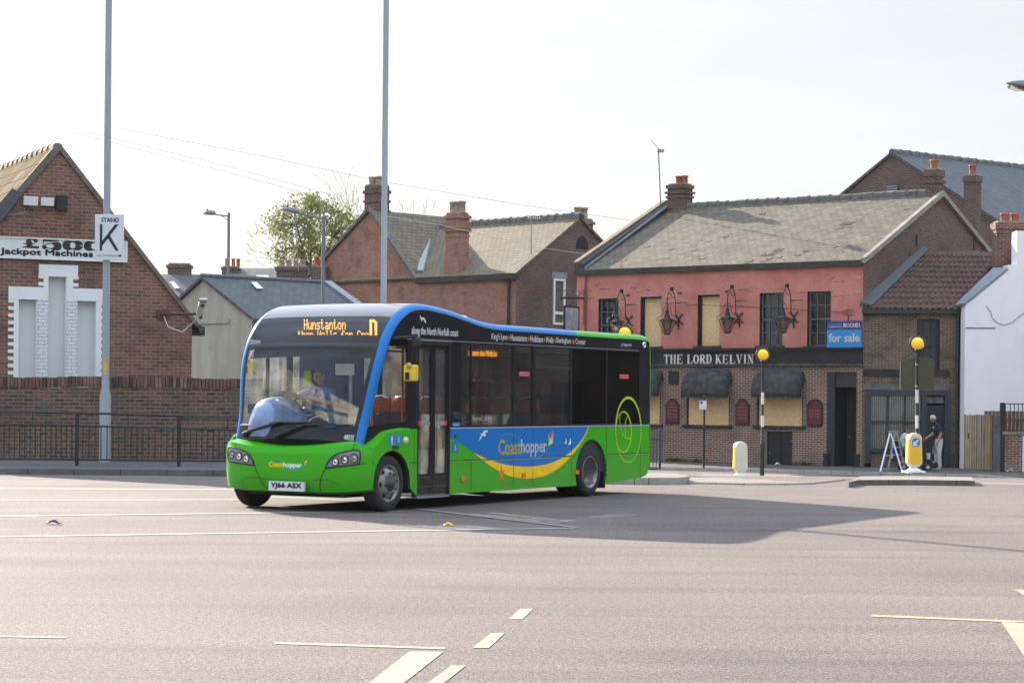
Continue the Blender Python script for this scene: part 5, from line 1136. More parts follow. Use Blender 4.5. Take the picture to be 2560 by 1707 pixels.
# ------------------------------------------------------------------ unseen street buildings added beyond the right edge for the bus side to mirror
random.seed(17)
for i, (x0, y0, x1, y1, hh, mt, lb) in enumerate(((20.5, 64, 30, 57, 7.5, 'br_pub', "unseen brown brick terraced house added beyond the white house"), (30.5, 56.6, 41, 48, 8.5, 'br_sooty', "unseen sooty brick terraced house added beyond the right edge"), (41.5, 47.6, 52, 36, 7.8, 'br_red', "unseen red brick terraced house added far beyond the right edge"), (52.5, 35, 58, 16, 9, 'br_sooty', "unseen long dark brick building added at the right of the bus station"))):
    fx = Fr((x0, y0), (x1 - x0, y1 - y0)); ln = math.hypot(x1 - x0, y1 - y0); tt_ = thing("added_street_building", fx.P(ln / 2, ZB, 0), lb, "building"); k = MB(); ops = []
    n_ = int(ln / 3.2)
    for j in range(n_):
        for zz_ in (.6, 3.6): ops.append((ln * (j + .3) / n_, ln * (j + .65) / n_, zz_, zz_ + 1.5))
    wall_grid(k, fx, 0, ln, ZB, hh, ops, 0, 0, .12); k.poly([fx.P(0, ZB, -7), fx.P(0, ZB, 0), fx.P(0, hh, 0), fx.P(0, hh + 2.2, -3.5), fx.P(0, hh, -7)]); k.poly([fx.P(ln, ZB, 0), fx.P(ln, ZB, -7), fx.P(ln, hh, -7), fx.P(ln, hh + 2.2, -3.5), fx.P(ln, hh, 0)]); k.build("wall", M[mt], tt_)
    for o_p in ops: window(fx, o_p, -.12, tt_, M['board_b'], gl_dark, 2, 2, .05, .03)
    k = MB(); roof_slab(k, fx.P(-.1, hh, .2), fx.P(ln + .1, hh, .2), fx.P(ln + .1, hh + 2.2, -3.5), fx.P(-.1, hh + 2.2, -3.5)); roof_slab(k, fx.P(ln + .1, hh, -7.2), fx.P(-.1, hh, -7.2), fx.P(-.1, hh + 2.2, -3.5), fx.P(ln + .1, hh + 2.2, -3.5)); k.build("roof", M['sl_blue'], tt_)
# ================================================================== STREET FURNITURE
# railing along the kerb
RY = 43.55
rail = thing("guard_railing", (-9, RY, .12), "long black pedestrian guard railing along the pavement edge at left", "railing")
posts = [(-255, 1.14), (-30, 1.13), (192, 1.115), (447, 1.075), (690, 1.04), (930, 1.0), (1170, .98)]
pos = [(at(x, 1166, RY).x, RY + .0, h) for x, h in posts]
for x, y, h in pos:
    k = MB(); k.cbox((x, y, .10), (1, 0), .066, .066, h); k.build("post", M['black'], rail)
for i in range(len(pos) - 1):
    (x0, y0, h0), (x1, y1, h1) = pos[i], pos[i + 1]; k = MB()
    P = lambda t, z: Vector((x0 + (x1 - x0) * t, RY, .12 + z))
    zt = lambda t: h0 + (h1 - h0) * t - .03
    def bar(a, b, r=.017): k.tube([a, b], r, 6, smooth=False)
    if i == 3 or i == 4:
        bar(P(.02, zt(.02) - .005), P(.98, zt(.98)), .02); bar(P(.02, zt(.0) - .05), P(.98, zt(1.) - .045), .012)
    else: bar(P(.0, zt(0)), P(1, zt(1)), .026)
    bar(P(.0, zt(0) - .26), P(1, zt(1) - .26), .022); bar(P(0, .13), P(1, .13), .022)
    bar(P(.5, zt(.5)), P(.5, zt(.5) - .26), .012)
    n = 17
    for j in range(1, n): bar(P(j / n, .13), P(j / n, zt(j / n) - .26), .0115)
    k.build("rail_panel", M['black'], rail)
# tall grey columns
def column(x_top, x_bot, ybot, Y, r_up, r_low, z_change, label, hz=13.5):
    b = at(x_bot, ybot, Y); b.z = .11 if Y > 42 else zg(Y); t = thing("tall_pole", b, label, "pole", "tall grey steel poles of the bus station")
    k = MB(); k.lathe(b, [(r_low, 0), (r_low, z_change - .12), (r_up * 1.03, z_change + .06), (r_up, z_change + .3), (r_up * .82, hz)], seg=20); k.build("shaft", M['polegrey'], t)
    k = MB(); k.lathe(b + Vector((0, 0, hz)), [(r_up * .84, 0), (r_up * .6, .06), (0, .08)], seg=16); k.build("pole_cap", M['polegrey'], t)
    return t, b
pl1, b1 = column(270, 262, 1155, 46.1, .082, .125, 1.55, "tall grey pole behind the railing carrying the white stand sign")
k = MB(); z0, z1 = at(267, 935, 46).z, at(267, 901, 46).z; k.lathe(b1 + Vector((0, 0, z0 - b1.z)), [(.0835, 0), (.0835, z1 - z0)], seg=20); 
k = MB(); a0 = R(250)
G = [[b1 + Vector((.086 * math.cos(a), .086 * math.sin(a), z - b1.z)) for a in [R(255 + 6 * i) for i in range(9)]] for z in (z0, z1)]
k.grid(G, 0); lab = k.build("label_sticker", plain("yellow_label", (.72, .42, .05), .5), pl1)
k = MB(); fn = lambda a, z: b1 + Vector((.0872 * math.cos(R(279 + a / .0872 * 57.3)), .0872 * math.sin(R(279 + a / .0872 * 57.3)), z - b1.z))
for i, d in enumerate("12"): text_on(k, d, fn, -.025, .025, z1 - .17 - .09 * i, z1 - .11 - .09 * i)
k.build("lettering", M['black'], lab)
pl2, b2 = column(963, 955, 1236, 35.2, .052, .075, 1.5, "tall slim grey pole rising directly behind the bus")
# stand sign
sY = b1.y - .12; frk = Fr((0, sY), (1, .0)); a_, b_, c_, d_ = frk.rect(237.5, 536, 310, 650); 
st = thing("stand_sign", frk.P((a_ + b_) / 2, c_, 0), "white rectangular bus stand sign on the left pole, big black letter K", "sign")
k = MB(); k.fbox(frk, a_, b_, c_, d_, 0, .02); k.build("plate", plain("sign_white", (.62, .64, .68), .45, var=.05, scale=2), st, bevel=.006)
k = MB(); f_ = lambda u, z: frk.P(u, z, .0225); w_, h_ = b_ - a_, d_ - c_
text_on(k, "STAND", f_, a_ + w_ * .22, a_ + w_ * .82, c_ + h_ * .83, c_ + h_ * .92, bold=.004)
for q in ([(.17, .2), (.26, .2), (.26, .78), (.17, .78)], [(.26, .42), (.69, .78), (.82, .78), (.26, .31)], [(.42, .5), (.50, .56), (.83, .2), (.72, .2)]): k.fprism(frk, [(a_ + w_ * x, c_ + h_ * y) for x, y in q], .0205, .0222)
text_on(k, "USE CROSSING", f_, a_ + w_ * .07, a_ + w_ * .76, c_ + h_ * .07, c_ + h_ * .115)
k.fprism(frk, [(a_ + w_ * x, c_ + h_ * y) for x, y in ((.80, .082), (.86, .082), (.86, .06), (.94, .095), (.86, .13), (.86, .108), (.80, .108))], .0205, .0225)
k.build("lettering", M['black'], st)
k = MB(); zc = (c_ + d_) / 2
for z in (c_ + .2, d_ - .2): k.lathe(Vector((b1.x, b1.y, z)), [(.088, 0), (.09, .01), (.09, .04), (.088, .05)], seg=16); k.box(b1.x - .05, b1.x + .05, sY, b1.y - .07, z, z + .05)
k.build("clamp", M['steel'], st)
# street lamps
def lamp(xp, ytop, Y, xh, yh, label, hz0=None, hl=.55):
    tp_ = at(xp, ytop, Y); b = Vector((tp_.x, tp_.y, 0.0 if Y < 42 else zg(Y) + .1)); t = thing("street_lamp", b, label, "street lamp", "street lamps with flat grey heads")
    k = MB(); k.lathe(b, [(.09, 0), (.09, 1.2), (.06, 1.4), (.05, tp_.z - b.z)], seg=14); k.lathe(Vector((b.x, b.y, tp_.z - .02)), [(.055, 0), (.055, .1), (0, .11)], seg=12); k.build("pole", M['lamp_grey'], t)
    h = at(xh, yh, Y); dr = (h - tp_); L_ = dr.length; dr.normalize(); up = Vector((0, 0, 1)) - dr * dr.z; up.normalize(); sd_ = dr.cross(up)
    k = MB(); k.tube([tp_ - Vector((0, 0, .06)), tp_ + dr * (L_ - hl) - Vector((0, 0, .0))], .026, 8); k.tube([tp_ - Vector((0, 0, .2)), tp_ - Vector((0, 0, .06)) + dr * .25], .015, 6); k.build("arm", M['lamp_grey'], t)
    k = MB(); o_ = h - dr * hl; n = 10; G = []
    for i in range(n + 1):
        s = i / n; wd = .13 * math.sin(math.pi * min(1, .16 + s * .84)) ** .6 + .004; ht = .085 * math.sin(math.pi * min(1, .2 + .8 * s)) ** .8 + .008 * (1 - s); c = dr * (hl + .1) * (-1) + h + dr * (hl + .1) * s
        G.append([c + sd_ * wd * math.cos(a) + up * (ht * 1.5 * max(0, math.sin(a)) + (-.03 if math.sin(a) < 0 else 0) * (1 - s)) for a in [2 * math.pi * j / 14 for j in range(15)]])
    k.grid(G, 0); k.poly([p for p in G[0][:-1]]); hd = k.build("lamp_head", M['lamp_grey'], t)
    k = MB(); k.lathe(h - dr * hl * .45 + up * .1, [(.03, 0), (.03, .07), (.0, .08)], seg=10); k.build("photocell", M['blackmatt'], hd)
    k = MB(); c = h - dr * hl * .45 - up * .02; k.hexa([c - dr * .18 - sd_ * .08 - up * .03, c + dr * .18 - sd_ * .07 - up * .03, c + dr * .18 + sd_ * .07 - up * .03, c - dr * .18 + sd_ * .08 - up * .03], [c - dr * .2 - sd_ * .1, c + dr * .2 - sd_ * .09, c + dr * .2 + sd_ * .09, c - dr * .2 + sd_ * .1]); k.build("diffuser", glass("lamp_cover", (.7, .7, .7), .3), hd)
    return t
lamp(572, 537, 75, 506, 534, "distant grey street lamp left of the green tree, arm pointing left", hl=.36)
lamp(809, 543, 64, 699, 524, "grey street lamp in front of the green tree, arm pointing left", hl=.5)
lamp(2690, 262, 27, 2514, 208, "dark lamp head poking into the frame at the top right edge", hl=.55)
# zebra crossing beacons
M['globe'] = plain("amber_globe", (1.0, .60, .01), .3, var=.02); M['globe'].node_tree.nodes["Principled BSDF"].inputs["Emission Color"].default_value = (1, .55, .02, 1); M['globe'].node_tree.nodes["Principled BSDF"].inputs["Emission Strength"].default_value = .06
def beacon(xg, yg, Y, ybase, bands, label, zb=None, r=.142, ring=True):
    g = at(xg, yg, Y); b = Vector((g.x, Y, zg(Y) + .02 if zb is None else zb)); t = thing("crossing_beacon", b, label, "beacon", "belisha beacons at the zebra crossing")
    zt = g.z - r - .03; k = MB(); k.lathe(b, [(.06, 0), (.06, .85), (.052, .92), (.036, .95), (.036, zt - b.z - .0)], seg=16); k.lathe(b, [(.14, 0), (.14, .02), (.065, .05)], seg=16); k.build("pole", M['black'], t)
    k = MB()
    for y0, y1 in bands: k.lathe(Vector((b.x, b.y, at(xg, y1, Y).z)), [(.0375, 0), (.0385, .003), (.0385, at(xg, y0, Y).z - at(xg, y1, Y).z)], seg=16)
    k.build("white_band", M['white'], t)
    k = MB(); k.ball(g, r, 28, 18); k.build("globe", M['globe'], t)
    k = MB(); k.lathe(Vector((g.x, g.y, zt - .04)), [(.036, 0), (.07, .02), (.075, .05), (.06, .07)], seg=16); k.build("collar", M['black'], t)
    if ring:
        k = MB(); n = 28; rr = r * 1.25; k.tube([g + Vector((rr * math.cos(2 * math.pi * i / n), .03, rr * math.sin(2 * math.pi * i / n))) for i in range(n + 1)], .022, 6)
        for i in range(14): a = 2 * math.pi * i / 14; k.ball(g + Vector((rr * math.cos(a), .012, rr * math.sin(a))), .010, 6, 4, m=1)
        k.build("light_ring", [M['iron'], plain("ring_lamp", (.34, .30, .24), .3)], t)
    return t, b
Y1 = 55.8; Y2 = 49.6; Y3 = 49.6
beacon(1907.5, 886.5, Y1, 1186, ((981, 1010.5), (1038.5, 1067)), "amber globe beacon on striped pole in front of the pub, beside the white bollard", zb=zg(Y1) + .035)
t_b2, b_b2 = beacon(2294, 858.3, Y2, 1194, ((974, 1007), (1038, 1070)), "amber globe beacon with dark sign backs on its striped pole, before the shop", zb=zg(Y2) + .1, ring=True)
beacon(1562, 833, Y3, 1195, ((950, 980), (1012, 1044)), "amber globe beacon mostly hidden behind the rear of the bus")
frb2 = Fr((b_b2.x, Y2 - .06), (1, 0)); sbk = thing("sign_backs", frb2.P(0, frb2.px(2292, 974)[1], -.02), "pair of dark olive sign backs clamped to the beacon pole before the shop", "sign")
for x0, x1, ya, yb, ang in ((2250, 2288, 903, 892, .02), (2296, 2335, 892, 898, .05)):
    u0, u1 = frb2.px(x0, 930)[0], frb2.px(x1, 930)[0]; zt0, zt1 = frb2.px(x0, ya)[1], frb2.px(x1, yb)[1]; z0 = frb2.px(2292, 974)[1]
    k = MB(); k.fprism(frb2, [(u0, z0), (u1, z0), (u1, zt1), (u0, zt0)], .0, .03); k.build("sign_panel", plain("olive_sign_back", (.05, .048, .022), .6, var=.15), sbk)
k = MB(); [k.lathe(Vector((b_b2.x, Y2, frb2.px(2292, y)[1])), [(.042, 0), (.046, .01), (.046, .03), (.042, .04)], seg=14) for y in (913, 968)]; k.build("clamp", M['steel'], sbk)
# bollards
def bollard(x, ybase, Y, zb, rz, label, front_yellow, hgt=.95):
    b = at(x, ybase, Y); b.z = zb; t = thing("keep_left_bollard", b, label, "bollard", "plastic traffic bollards on the islands"); c, s = math.cos(rz), math.sin(rz)
    L = lambda u, z, w=0.0: b + Vector((u * c - w * s, u * s + w * c, z))
    out = [(-.10, .14), (.10, .14), (.17, .22), (.155, .80), (.11, .89), (-.11, .89), (-.155, .80), (-.17, .22)]
    k = MB(); k.hexa([L(-.22, 0, -.2), L(.22, 0, -.2), L(.22, 0, .2), L(-.22, 0, .2)], [L(-.21, .04, -.19), L(.21, .04, -.19), L(.21, .04, .19), L(-.21, .04, .19)])
    k.lathe(L(0, .04), [(.2, 0), (.14, .03), (.09, .07), (.10, .13)], seg=20); k.build("base", M['white'], t)
    k = MB(); k.prism([L(u, z, -.10) for u, z in out], L(0, 0, .20) - L(0, 0, 0)); k.lathe(L(0, .885), [(.1, 0), (.06, .03), (.0, .035)], seg=14); k.build("shell", M['boll'], t, bevel=.02)
    def face(w0, mats, sign):
        k = MB(); sc_ = lambda f: [((u) * f, .515 + (z - .515) * (f + .02)) for u, z in out[:]]
        k.prism([L(u, z, w0) for u, z in sc_(.86)], (L(0, 0, sign * .006) - L(0, 0, 0)), 0); k.build("face_panel", mats, t)
        return k
    face(-.101, M['yellow'] if front_yellow else M['boll'], -1)
    # yellow side panels
    for sx in (-1,):
        k = MB(); k.hexa([L(sx * .171, .24, -.07), L(sx * .171, .24, .07), L(sx * .178, .24, .07), L(sx * .178, .24, -.07)], [L(sx * .157, .78, -.07), L(sx * .157, .78, .07), L(sx * .164, .78, .07), L(sx * .164, .78, -.07)]); k.build("side_panel", M['yellow'], t)
    zc = .70
    if front_yellow:
        k = MB(); k.lathe(L(0, zc, -.108), [(0, .0), (.118, 0), (.118, .003)], L(0, 0, -1) - L(0, 0, 0), 28, smooth=False)
        k.lathe(L(0, zc, -.108), [(0, .004), (.118, .004)], L(0, 0, -1) - L(0, 0, 0), 28, 0); k.lathe(L(0, zc, -.108), [(0, .006), (.107, .006)], L(0, 0, -1) - L(0, 0, 0), 28, 1)
        k.build("sign_disc", [M['white'], M['kl_blue']], t)
        k = MB(); ar = [(-.07, -.075), (.03, -.075), (.03, -.05), (-.005, -.045), (.065, .045), (.04, .07), (-.035, -.01), (-.04, .03), (-.07, .02)]
        k.add([L(u, zc + v, -.116) for u, v in ar], [list(t_) if True else None for t_ in [[i for i in range(len(ar))]]]); k.build("arrow", M['white'], t)
    else:
        k = MB(); n = 24; k.tube([L(.1 * math.cos(2 * math.pi * i / n), zc + .1 * math.sin(2 * math.pi * i / n), -.108) for i in range(n + 1)], .004, 5); k.build("sign_recess", M['boll'], t)
M['boll'] = plain("cream_plastic", (.66, .62, .55), .45, var=.06, scale=3); M['kl_blue'] = plain("keep_left_blue", (.01, .20, .46), .4)
bollard(1850, 1185, 54.5, zg(54.5) + .032, R(16), "cream white bollard with yellow edge, back turned, in front of the pub", False)
bollard(2284, 1194, 49.2, zg(49.2) + .118, R(14), "bright yellow keep left bollard with blue arrow disc", True)
# parking sign pole, guard rail end behind the bus
p = at(1759.5, 1164, 67.5); p.z = ZP; pk2 = thing("parking_sign", p, "small white and blue parking sign on slim black pole before the pub", "sign")
k = MB(); zt = at(1759.5, 986, 67.5).z; k.tube([p, Vector((p.x, p.y, zt))], .033, 10); k.build("pole", M['black'], pk2)
frq = Fr((0, 67.42), (1, 0)); a_, b_, c_, d_ = frq.rect(1749, 1001, 1766, 1023); k = MB(); k.fbox(frq, a_, b_, c_, d_, 0, .02); k.build("plate", M['white'], pk2)
k = MB(); k.fbox(frq, a_ + .02, a_ + .095, d_ - .11, d_ - .02, .02, .023); k.build("emblem", M['blue'], pk2)
k = MB(); f_ = lambda u, z: frq.P(u, z, .0235)
text_on(k, "3 hours", f_, a_ + .105, b_ - .015, d_ - .06, d_ - .03); text_on(k, "No return", f_, a_ + .05, b_ - .03, c_ + .1, c_ + .135); text_on(k, "within 1 hour", f_, a_ + .03, b_ - .02, c_ + .04, c_ + .075); k.build("lettering", M['blackmatt'], pk2)
gY = 46.2; g0 = at(1560, 1185, gY); g1 = at(1648, 1187, gY); zb = zg(gY) + .12; g2 = thing("guard_rail_panel", Vector((g1.x, gY, zb)), "short dark blue guard rail panel on the island behind the bus", "railing")
mg = plain("dark_blue_rail", (.03, .045, .075), .4, var=.2)
for x in (1520, 1649): q = at(x, 1187, gY); k = MB(); zt = at(x, 1071, gY).z; k.cbox((q.x, gY, zb), (1, 0), .055, .055, zt - zb); k.build("post", mg, g2)
k = MB(); xa, xb = at(1520, 1100, gY).x, at(1649, 1100, gY).x
for y in (1072, 1098, 1172): z = at(1649, y, gY).z; k.box(xa + .03, xb - .03, gY - .02, gY + .02, z - .02, z + .02)
for i in range(1, 16): x = xa + (xb - xa) * i / 16; k.box(x - .009, x + .009, gY - .009, gY + .009, at(1649, 1172, gY).z, at(1649, 1098, gY).z)
k.build("rail_panel", mg, g2)
# step ladder
lY = 66.35; P = lambda x, y, dy=0: at(x, y, lY + dy)
ld = thing("step_ladder", P(2230, 1172), "open aluminium step ladder standing outside the shop window", "ladder"); al = plain("aluminium", (.55, .57, .6), .35, .7, var=.08)
tl, tr = P(2224, 1080), P(2240, 1078, .3)
for (a, b, nm) in ((P(2225, 1080, -.05), P(2200.5, 1170, -.5), "leg"), (P(2226, 1080, -.05), P(2255, 1173, -.3), "leg"), (P(2238, 1078, .2), P(2219.5, 1167, .3), "leg"), (P(2241, 1077, .2), P(2263, 1171, .4), "leg")):
    a = Vector(a); b = Vector(b); b.z = ZP; k = MB(); d = Vector((1, 0, 0)); k.hexa([b - d * .025 - Vector((0, .015, 0)), b + d * .025 - Vector((0, .015, 0)), b + d * .025 + Vector((0, .015, 0)), b - d * .025 + Vector((0, .015, 0))], [a - d * .022 - Vector((0, .015, 0)), a + d * .022 - Vector((0, .015, 0)), a + d * .022 + Vector((0, .015, 0)), a - d * .022 + Vector((0, .015, 0))]); k.build(nm, al, ld)
k = MB(); a = P(2233, 1077); k.cbox(a - Vector((0, 0, .04)), (1, .3), .26, .22, .05); k.build("top_platform", plain("grey_plastic", (.2, .22, .25), .5), ld)
A0, A1, B0, B1 = P(2226, 1080, -.05), P(2255, 1173, -.3), P(2241, 1077, .2), P(2263, 1171, .4)
for t in (.22, .42, .62, .82):
    a = A0 + (A1 - A0) * t; b = B0 + (B1 - B0) * t; k = MB(); k.tube([a, Vector((b.x, b.y, a.z))], .022, 6); k.build("tread", al, ld)
k = MB(); a = P(2212, 1138, -.3); b = P(2243, 1135, -.15); k.tube([a, (a + b) / 2 - Vector((0, 0, .03)), b], .012, 6); k.build("spreader_strap", al, ld)
# overhead cables
for pts, lbl in (([(-60, 255), (0, 266), (300, 322), (660, 391), (960, 455), (1300, 512), (1590, 553)], "topmost overhead cable crossing the sky to the pub"), ([(-60, 268), (0, 280), (300, 350), (600, 424), (830, 487)], "second overhead cable from the left towards the trees"), ([(-60, 272), (0, 286), (300, 362), (560, 428), (800, 494)], "lowest overhead cable sagging just below its neighbour"), ([(960, 540), (1100, 562), (1340, 618), (1500, 640)], "faint overhead cable crossing in front of the red house roof")):
    Yc = 82; k = MB(); k.tube([at(x, y, Yc if pts[0][0] < 0 else 86.5) for x, y in pts], .0095, 5); o = k.build("overhead_cable", M['cable'] if 'cable' in M else M.setdefault('cable', plain("weathered_cable", (.5, .5, .52), .6))); tag(o, lbl, "cable", "overhead cables")
# litter
random.seed(5)
def rag(name, x, y, s, mat, label, cat="litter", grp=None, h=.03):
    c = gr(x, y, .006) if y > 1186 else zr(x, y, ZP + .006); k = MB(); G = []
    for i in range(6): G.append([c + Vector(((i / 5 - .5) * s, (j / 3 - .5) * s * .6, max(.0, h * (1 - abs(i - 2.5) / 3) * random.uniform(.2, 1.2) + .004))) + Vector((random.uniform(-.1, .1) * s, random.uniform(-.1, .1) * s, 0)) for j in range(4)])
    k.grid(G, 0, flip=True); o = k.build(name, mat, solid=.003); tag(o, label, cat, grp)
rag("dropped_rag", 134, 1309, .2, M['black'], "small crumpled black rag on the road at the left", h=.05)
rag("dropped_wrapper", 1121, 1313, .12, M['yellow'], "yellow wrapper on the road in the shadow of the bus", h=.04)
rag("dropped_wrapper", 1944, 1162, .2, M['white'], "white paper litter on the pavement in front of the cellar hatch", h=.1)
rag("dropped_wrapper", 2525, 1179, .22, M['white'], "white crumpled paper litter below the yard wall", h=.12)
rag("dropped_wrapper", 2060, 1161, .12, M['white'], "small white scrap of litter by the pub doorway", h=.05)
# weeds along the pub wall
wm = plain("weed_green", (.055, .07, .025), .8, var=.4)
for x, yb, n, wd, lb in ((1697, 1158, 90, .75, "patch of weeds at the pub wall below the first plaque"), (2016, 1160, 70, .6, "patch of weeds at the pub wall beside the cellar hatch"), (1745, 1160, 30, .5, "thin weeds at the foot of the pub wall by the sign pole")):
    u, z = frp.px(x, yb); c = frp.P(u, ZP, .14); k = MB()
    for i in range(n):
        a = random.uniform(0, 6.28); l = random.uniform(.08, .26); b = c + pd * random.gauss(0, wd / 3) + frp.n * random.uniform(-.06, .1); d = Vector((math.cos(a), math.sin(a), 1.1)).normalized(); s = d.cross(Vector((0, 0, 1))).normalized() * .018
        k.poly([b - s, b + s, b + d * l * .6 + s * 1.4, b + d * l]); 
    o = k.build("weeds", wm); tag(o, lb, "weeds", "weeds at the pub wall")
# ------------------------------------------------------------------ trees
def tree(name, base, height, spread, seed, label, leafmat, nleaf, lsize, depth=6, lean=(0, 0), barkmat=None, group=None, r0=.22, clip=None, dens=1.0, l0=None, l1=None):
    random.seed(seed); tr = MB(); tips = []
    def grow(p, d, l, r, n):
        q = p + d * l
        if clip and n < depth - 1 and ((q.x - clip[0].x) / clip[1][0]) ** 2 + ((q.y - clip[0].y) / clip[1][1]) ** 2 + (max(0, q.z - clip[0].z) / clip[1][2]) ** 2 > random.uniform(.7, 1.15): tips.append((p, 0)); return
        mid = p + d * l * .5 + Vector((random.gauss(0, .05), random.gauss(0, .05), random.gauss(0, .03))) * l
        tr.tube([p, mid, q], [r, r * .86, r * .72], 5 if n < depth - 2 else 7, caps=False)
        if n <= (4 if clip else 2): tips.append((q, n)); tips.append((mid, n))
        if n == 0: return
        for i in range(random.choice((2, 3, 3)) if n > 1 or clip else 3):
            a = random.uniform(0, 6.283); sp = random.uniform(.35, .85) * spread; s = d.orthogonal().normalized(); s.rotate(Matrix.Rotation(a, 3, d)); nd = (d * math.cos(sp) + s * math.sin(sp) + Vector((0, 0, .10))).normalized()
            grow(q, nd, (l1 if l1 and n == depth else l) * random.uniform(.66, .88), r * .66, n - 1)
    t = thing(name, base, label, "tree", group); b = Vector(base)
    grow(b, Vector((lean[0], lean[1], 1)).normalized(), l0 or height * .27, r0, depth)
    tr.build("trunk", barkmat or M['bark'], t)
    if nleaf:
        k = MB()
        for p, n in tips:
            if random.random() > dens or (clip and p.z < clip[0].z - clip[1][2]): continue
            for i in range(nleaf):
                c = p + Vector((random.gauss(0, .22), random.gauss(0, .22), random.gauss(0, .18))); a = Vector((random.gauss(0, 1), random.gauss(0, 1), random.gauss(0, .6))).normalized(); s = a.orthogonal().normalized() * lsize * random.uniform(.6, 1.2); w = a.cross(s).normalized() * lsize * .6
                k.poly([c - s, c + w, c + s, c - w], random.choice((0, 0, 1)))
        k.build("crown", leafmat, t)
    return t
M['bark'] = plain("grey_bark", (.10, .09, .075), .95, var=.3, scale=6)
M['bark_pale'] = plain('pale_bark', (.34, .32, .28), .95, var=.2, scale=6)  # paled to put distance haze into the bark of the far trees
def leaf(name, c, tr_):
    m, t, b, N, L = nt(name); f = noise(t, coord(t, "Object"), 1.2, 3)
    L(mix(t, ramp(t, f, .35, .65), tuple(x * .75 for x in c), tuple(x * 1.2 for x in c)), b.inputs["Base Color"]); b.inputs["Roughness"].default_value = .6
    tl = N("ShaderNodeBsdfTranslucent"); tl.inputs[0].default_value = rgb(tr_); mxs = N("ShaderNodeMixShader"); mxs.inputs[0].default_value = .3; L(b.outputs[0], mxs.inputs[1]); L(tl.outputs[0], mxs.inputs[2]); L(mxs.outputs[0], t.nodes["Material Output"].inputs[0]); return m
lf = [leaf("spring_leaf", (.21, .24, .065), (.19, .22, .045)), leaf("spring_leaf_dark", (.14, .175, .045), (.12, .15, .03))]
gb = at(780, 800, 112); gb.z = -.6; random.seed(8); gc = at(783, 594, 112)
gt_ = thing("green_tree", gb, "round tree in fresh green spring leaf behind the red house", "tree"); tr_ = MB(); cr_ = MB()
fork = Vector((gb.x + .1, gb.y, gc.z - 2.6)); tr_.tube([gb, gb + (fork - gb) * .5 + Vector((.12, 0, 0)), fork], [.24, .19, .15], 8)
hubs = [gc + Vector((random.uniform(-1.1, 1.1), random.uniform(-.9, .9), random.uniform(-1.2, .7))) for _ in range(9)]
for h_ in hubs: tr_.tube([fork, fork + (h_ - fork) * .5 + Vector((random.gauss(0, .12), 0, -.05)), h_], [.10, .07, .045], 6)
for i in range(120):
    a_ = random.uniform(0, 6.283); b_ = random.uniform(-1, 1); rr_ = random.uniform(.45, 1.0) ** .6; e_ = Vector((math.cos(a_) * math.sqrt(1 - b_ * b_) * 2.35, math.sin(a_) * math.sqrt(1 - b_ * b_) * 2.2, b_ * 2.35 + .15)) * rr_ * random.uniform(.86, 1.1)
    c_ = gc + e_; h_ = min(hubs, key=lambda q: (q - c_).length); tr_.tube([h_, h_ + (c_ - h_) * .5 + Vector((random.gauss(0, .08),) * 3), c_], [.035, .022, .010], 4, caps=False)
    for _ in range(random.choice((30, 52, 74))):
        p = c_ + Vector((random.gauss(0, .24), random.gauss(0, .24), random.gauss(0, .2))); n_ = Vector((random.gauss(0, 1), random.gauss(0, 1), random.gauss(0, .7))).normalized(); s_ = n_.orthogonal().normalized() * random.uniform(.05, .1); w_ = n_.cross(s_).normalized() * random.uniform(.04, .07); cr_.poly([p - s_, p + w_, p + s_, p - w_], 0 if random.random() < .7 else 1)
tr_.build("trunk", M['bark'], gt_); cr_.build("crown", lf, gt_)
for x, Y, hgt, sd__, lb in ((868, 126, 14.5, 5, "leafless tree behind the left chimney of the red house"), (1010, 128, 11.0, 9, "small leafless tree top showing above the red house ridge"), (372, 118, 8.6, 12, "bare pale tree behind the brick hall roof"), (640, 140, 8.5, 33, "faint bare tree far behind the terraced house roof")):
    b = at(x, 800, Y); b.z = -.6; tree("bare_tree", b, hgt, .8, sd__, lb, None, 0, .1, 7, r0=.12, barkmat=M["bark_pale"], group="leafless trees on the skyline")

# ------------------------------------------------------------------ the thin spring haze
hz = bpy.data.materials.new("haze"); hz.use_nodes = True; t_ = hz.node_tree; t_.nodes.remove(t_.nodes["Principled BSDF"]); pv = t_.nodes.new("ShaderNodeVolumePrincipled"); pv.inputs["Color"].default_value = (.93, .96, 1.0, 1); pv.inputs["Density"].default_value = .00007; pv.inputs["Anisotropy"].default_value = .25
t_.links.new(pv.outputs[0], t_.nodes["Material Output"].inputs["Volume"])
k = MB(); k.box(-95, 95, -6, 175, -2.2, 26); hb = k.build("haze", hz, kind="stuff", base=(0, 0, 0))
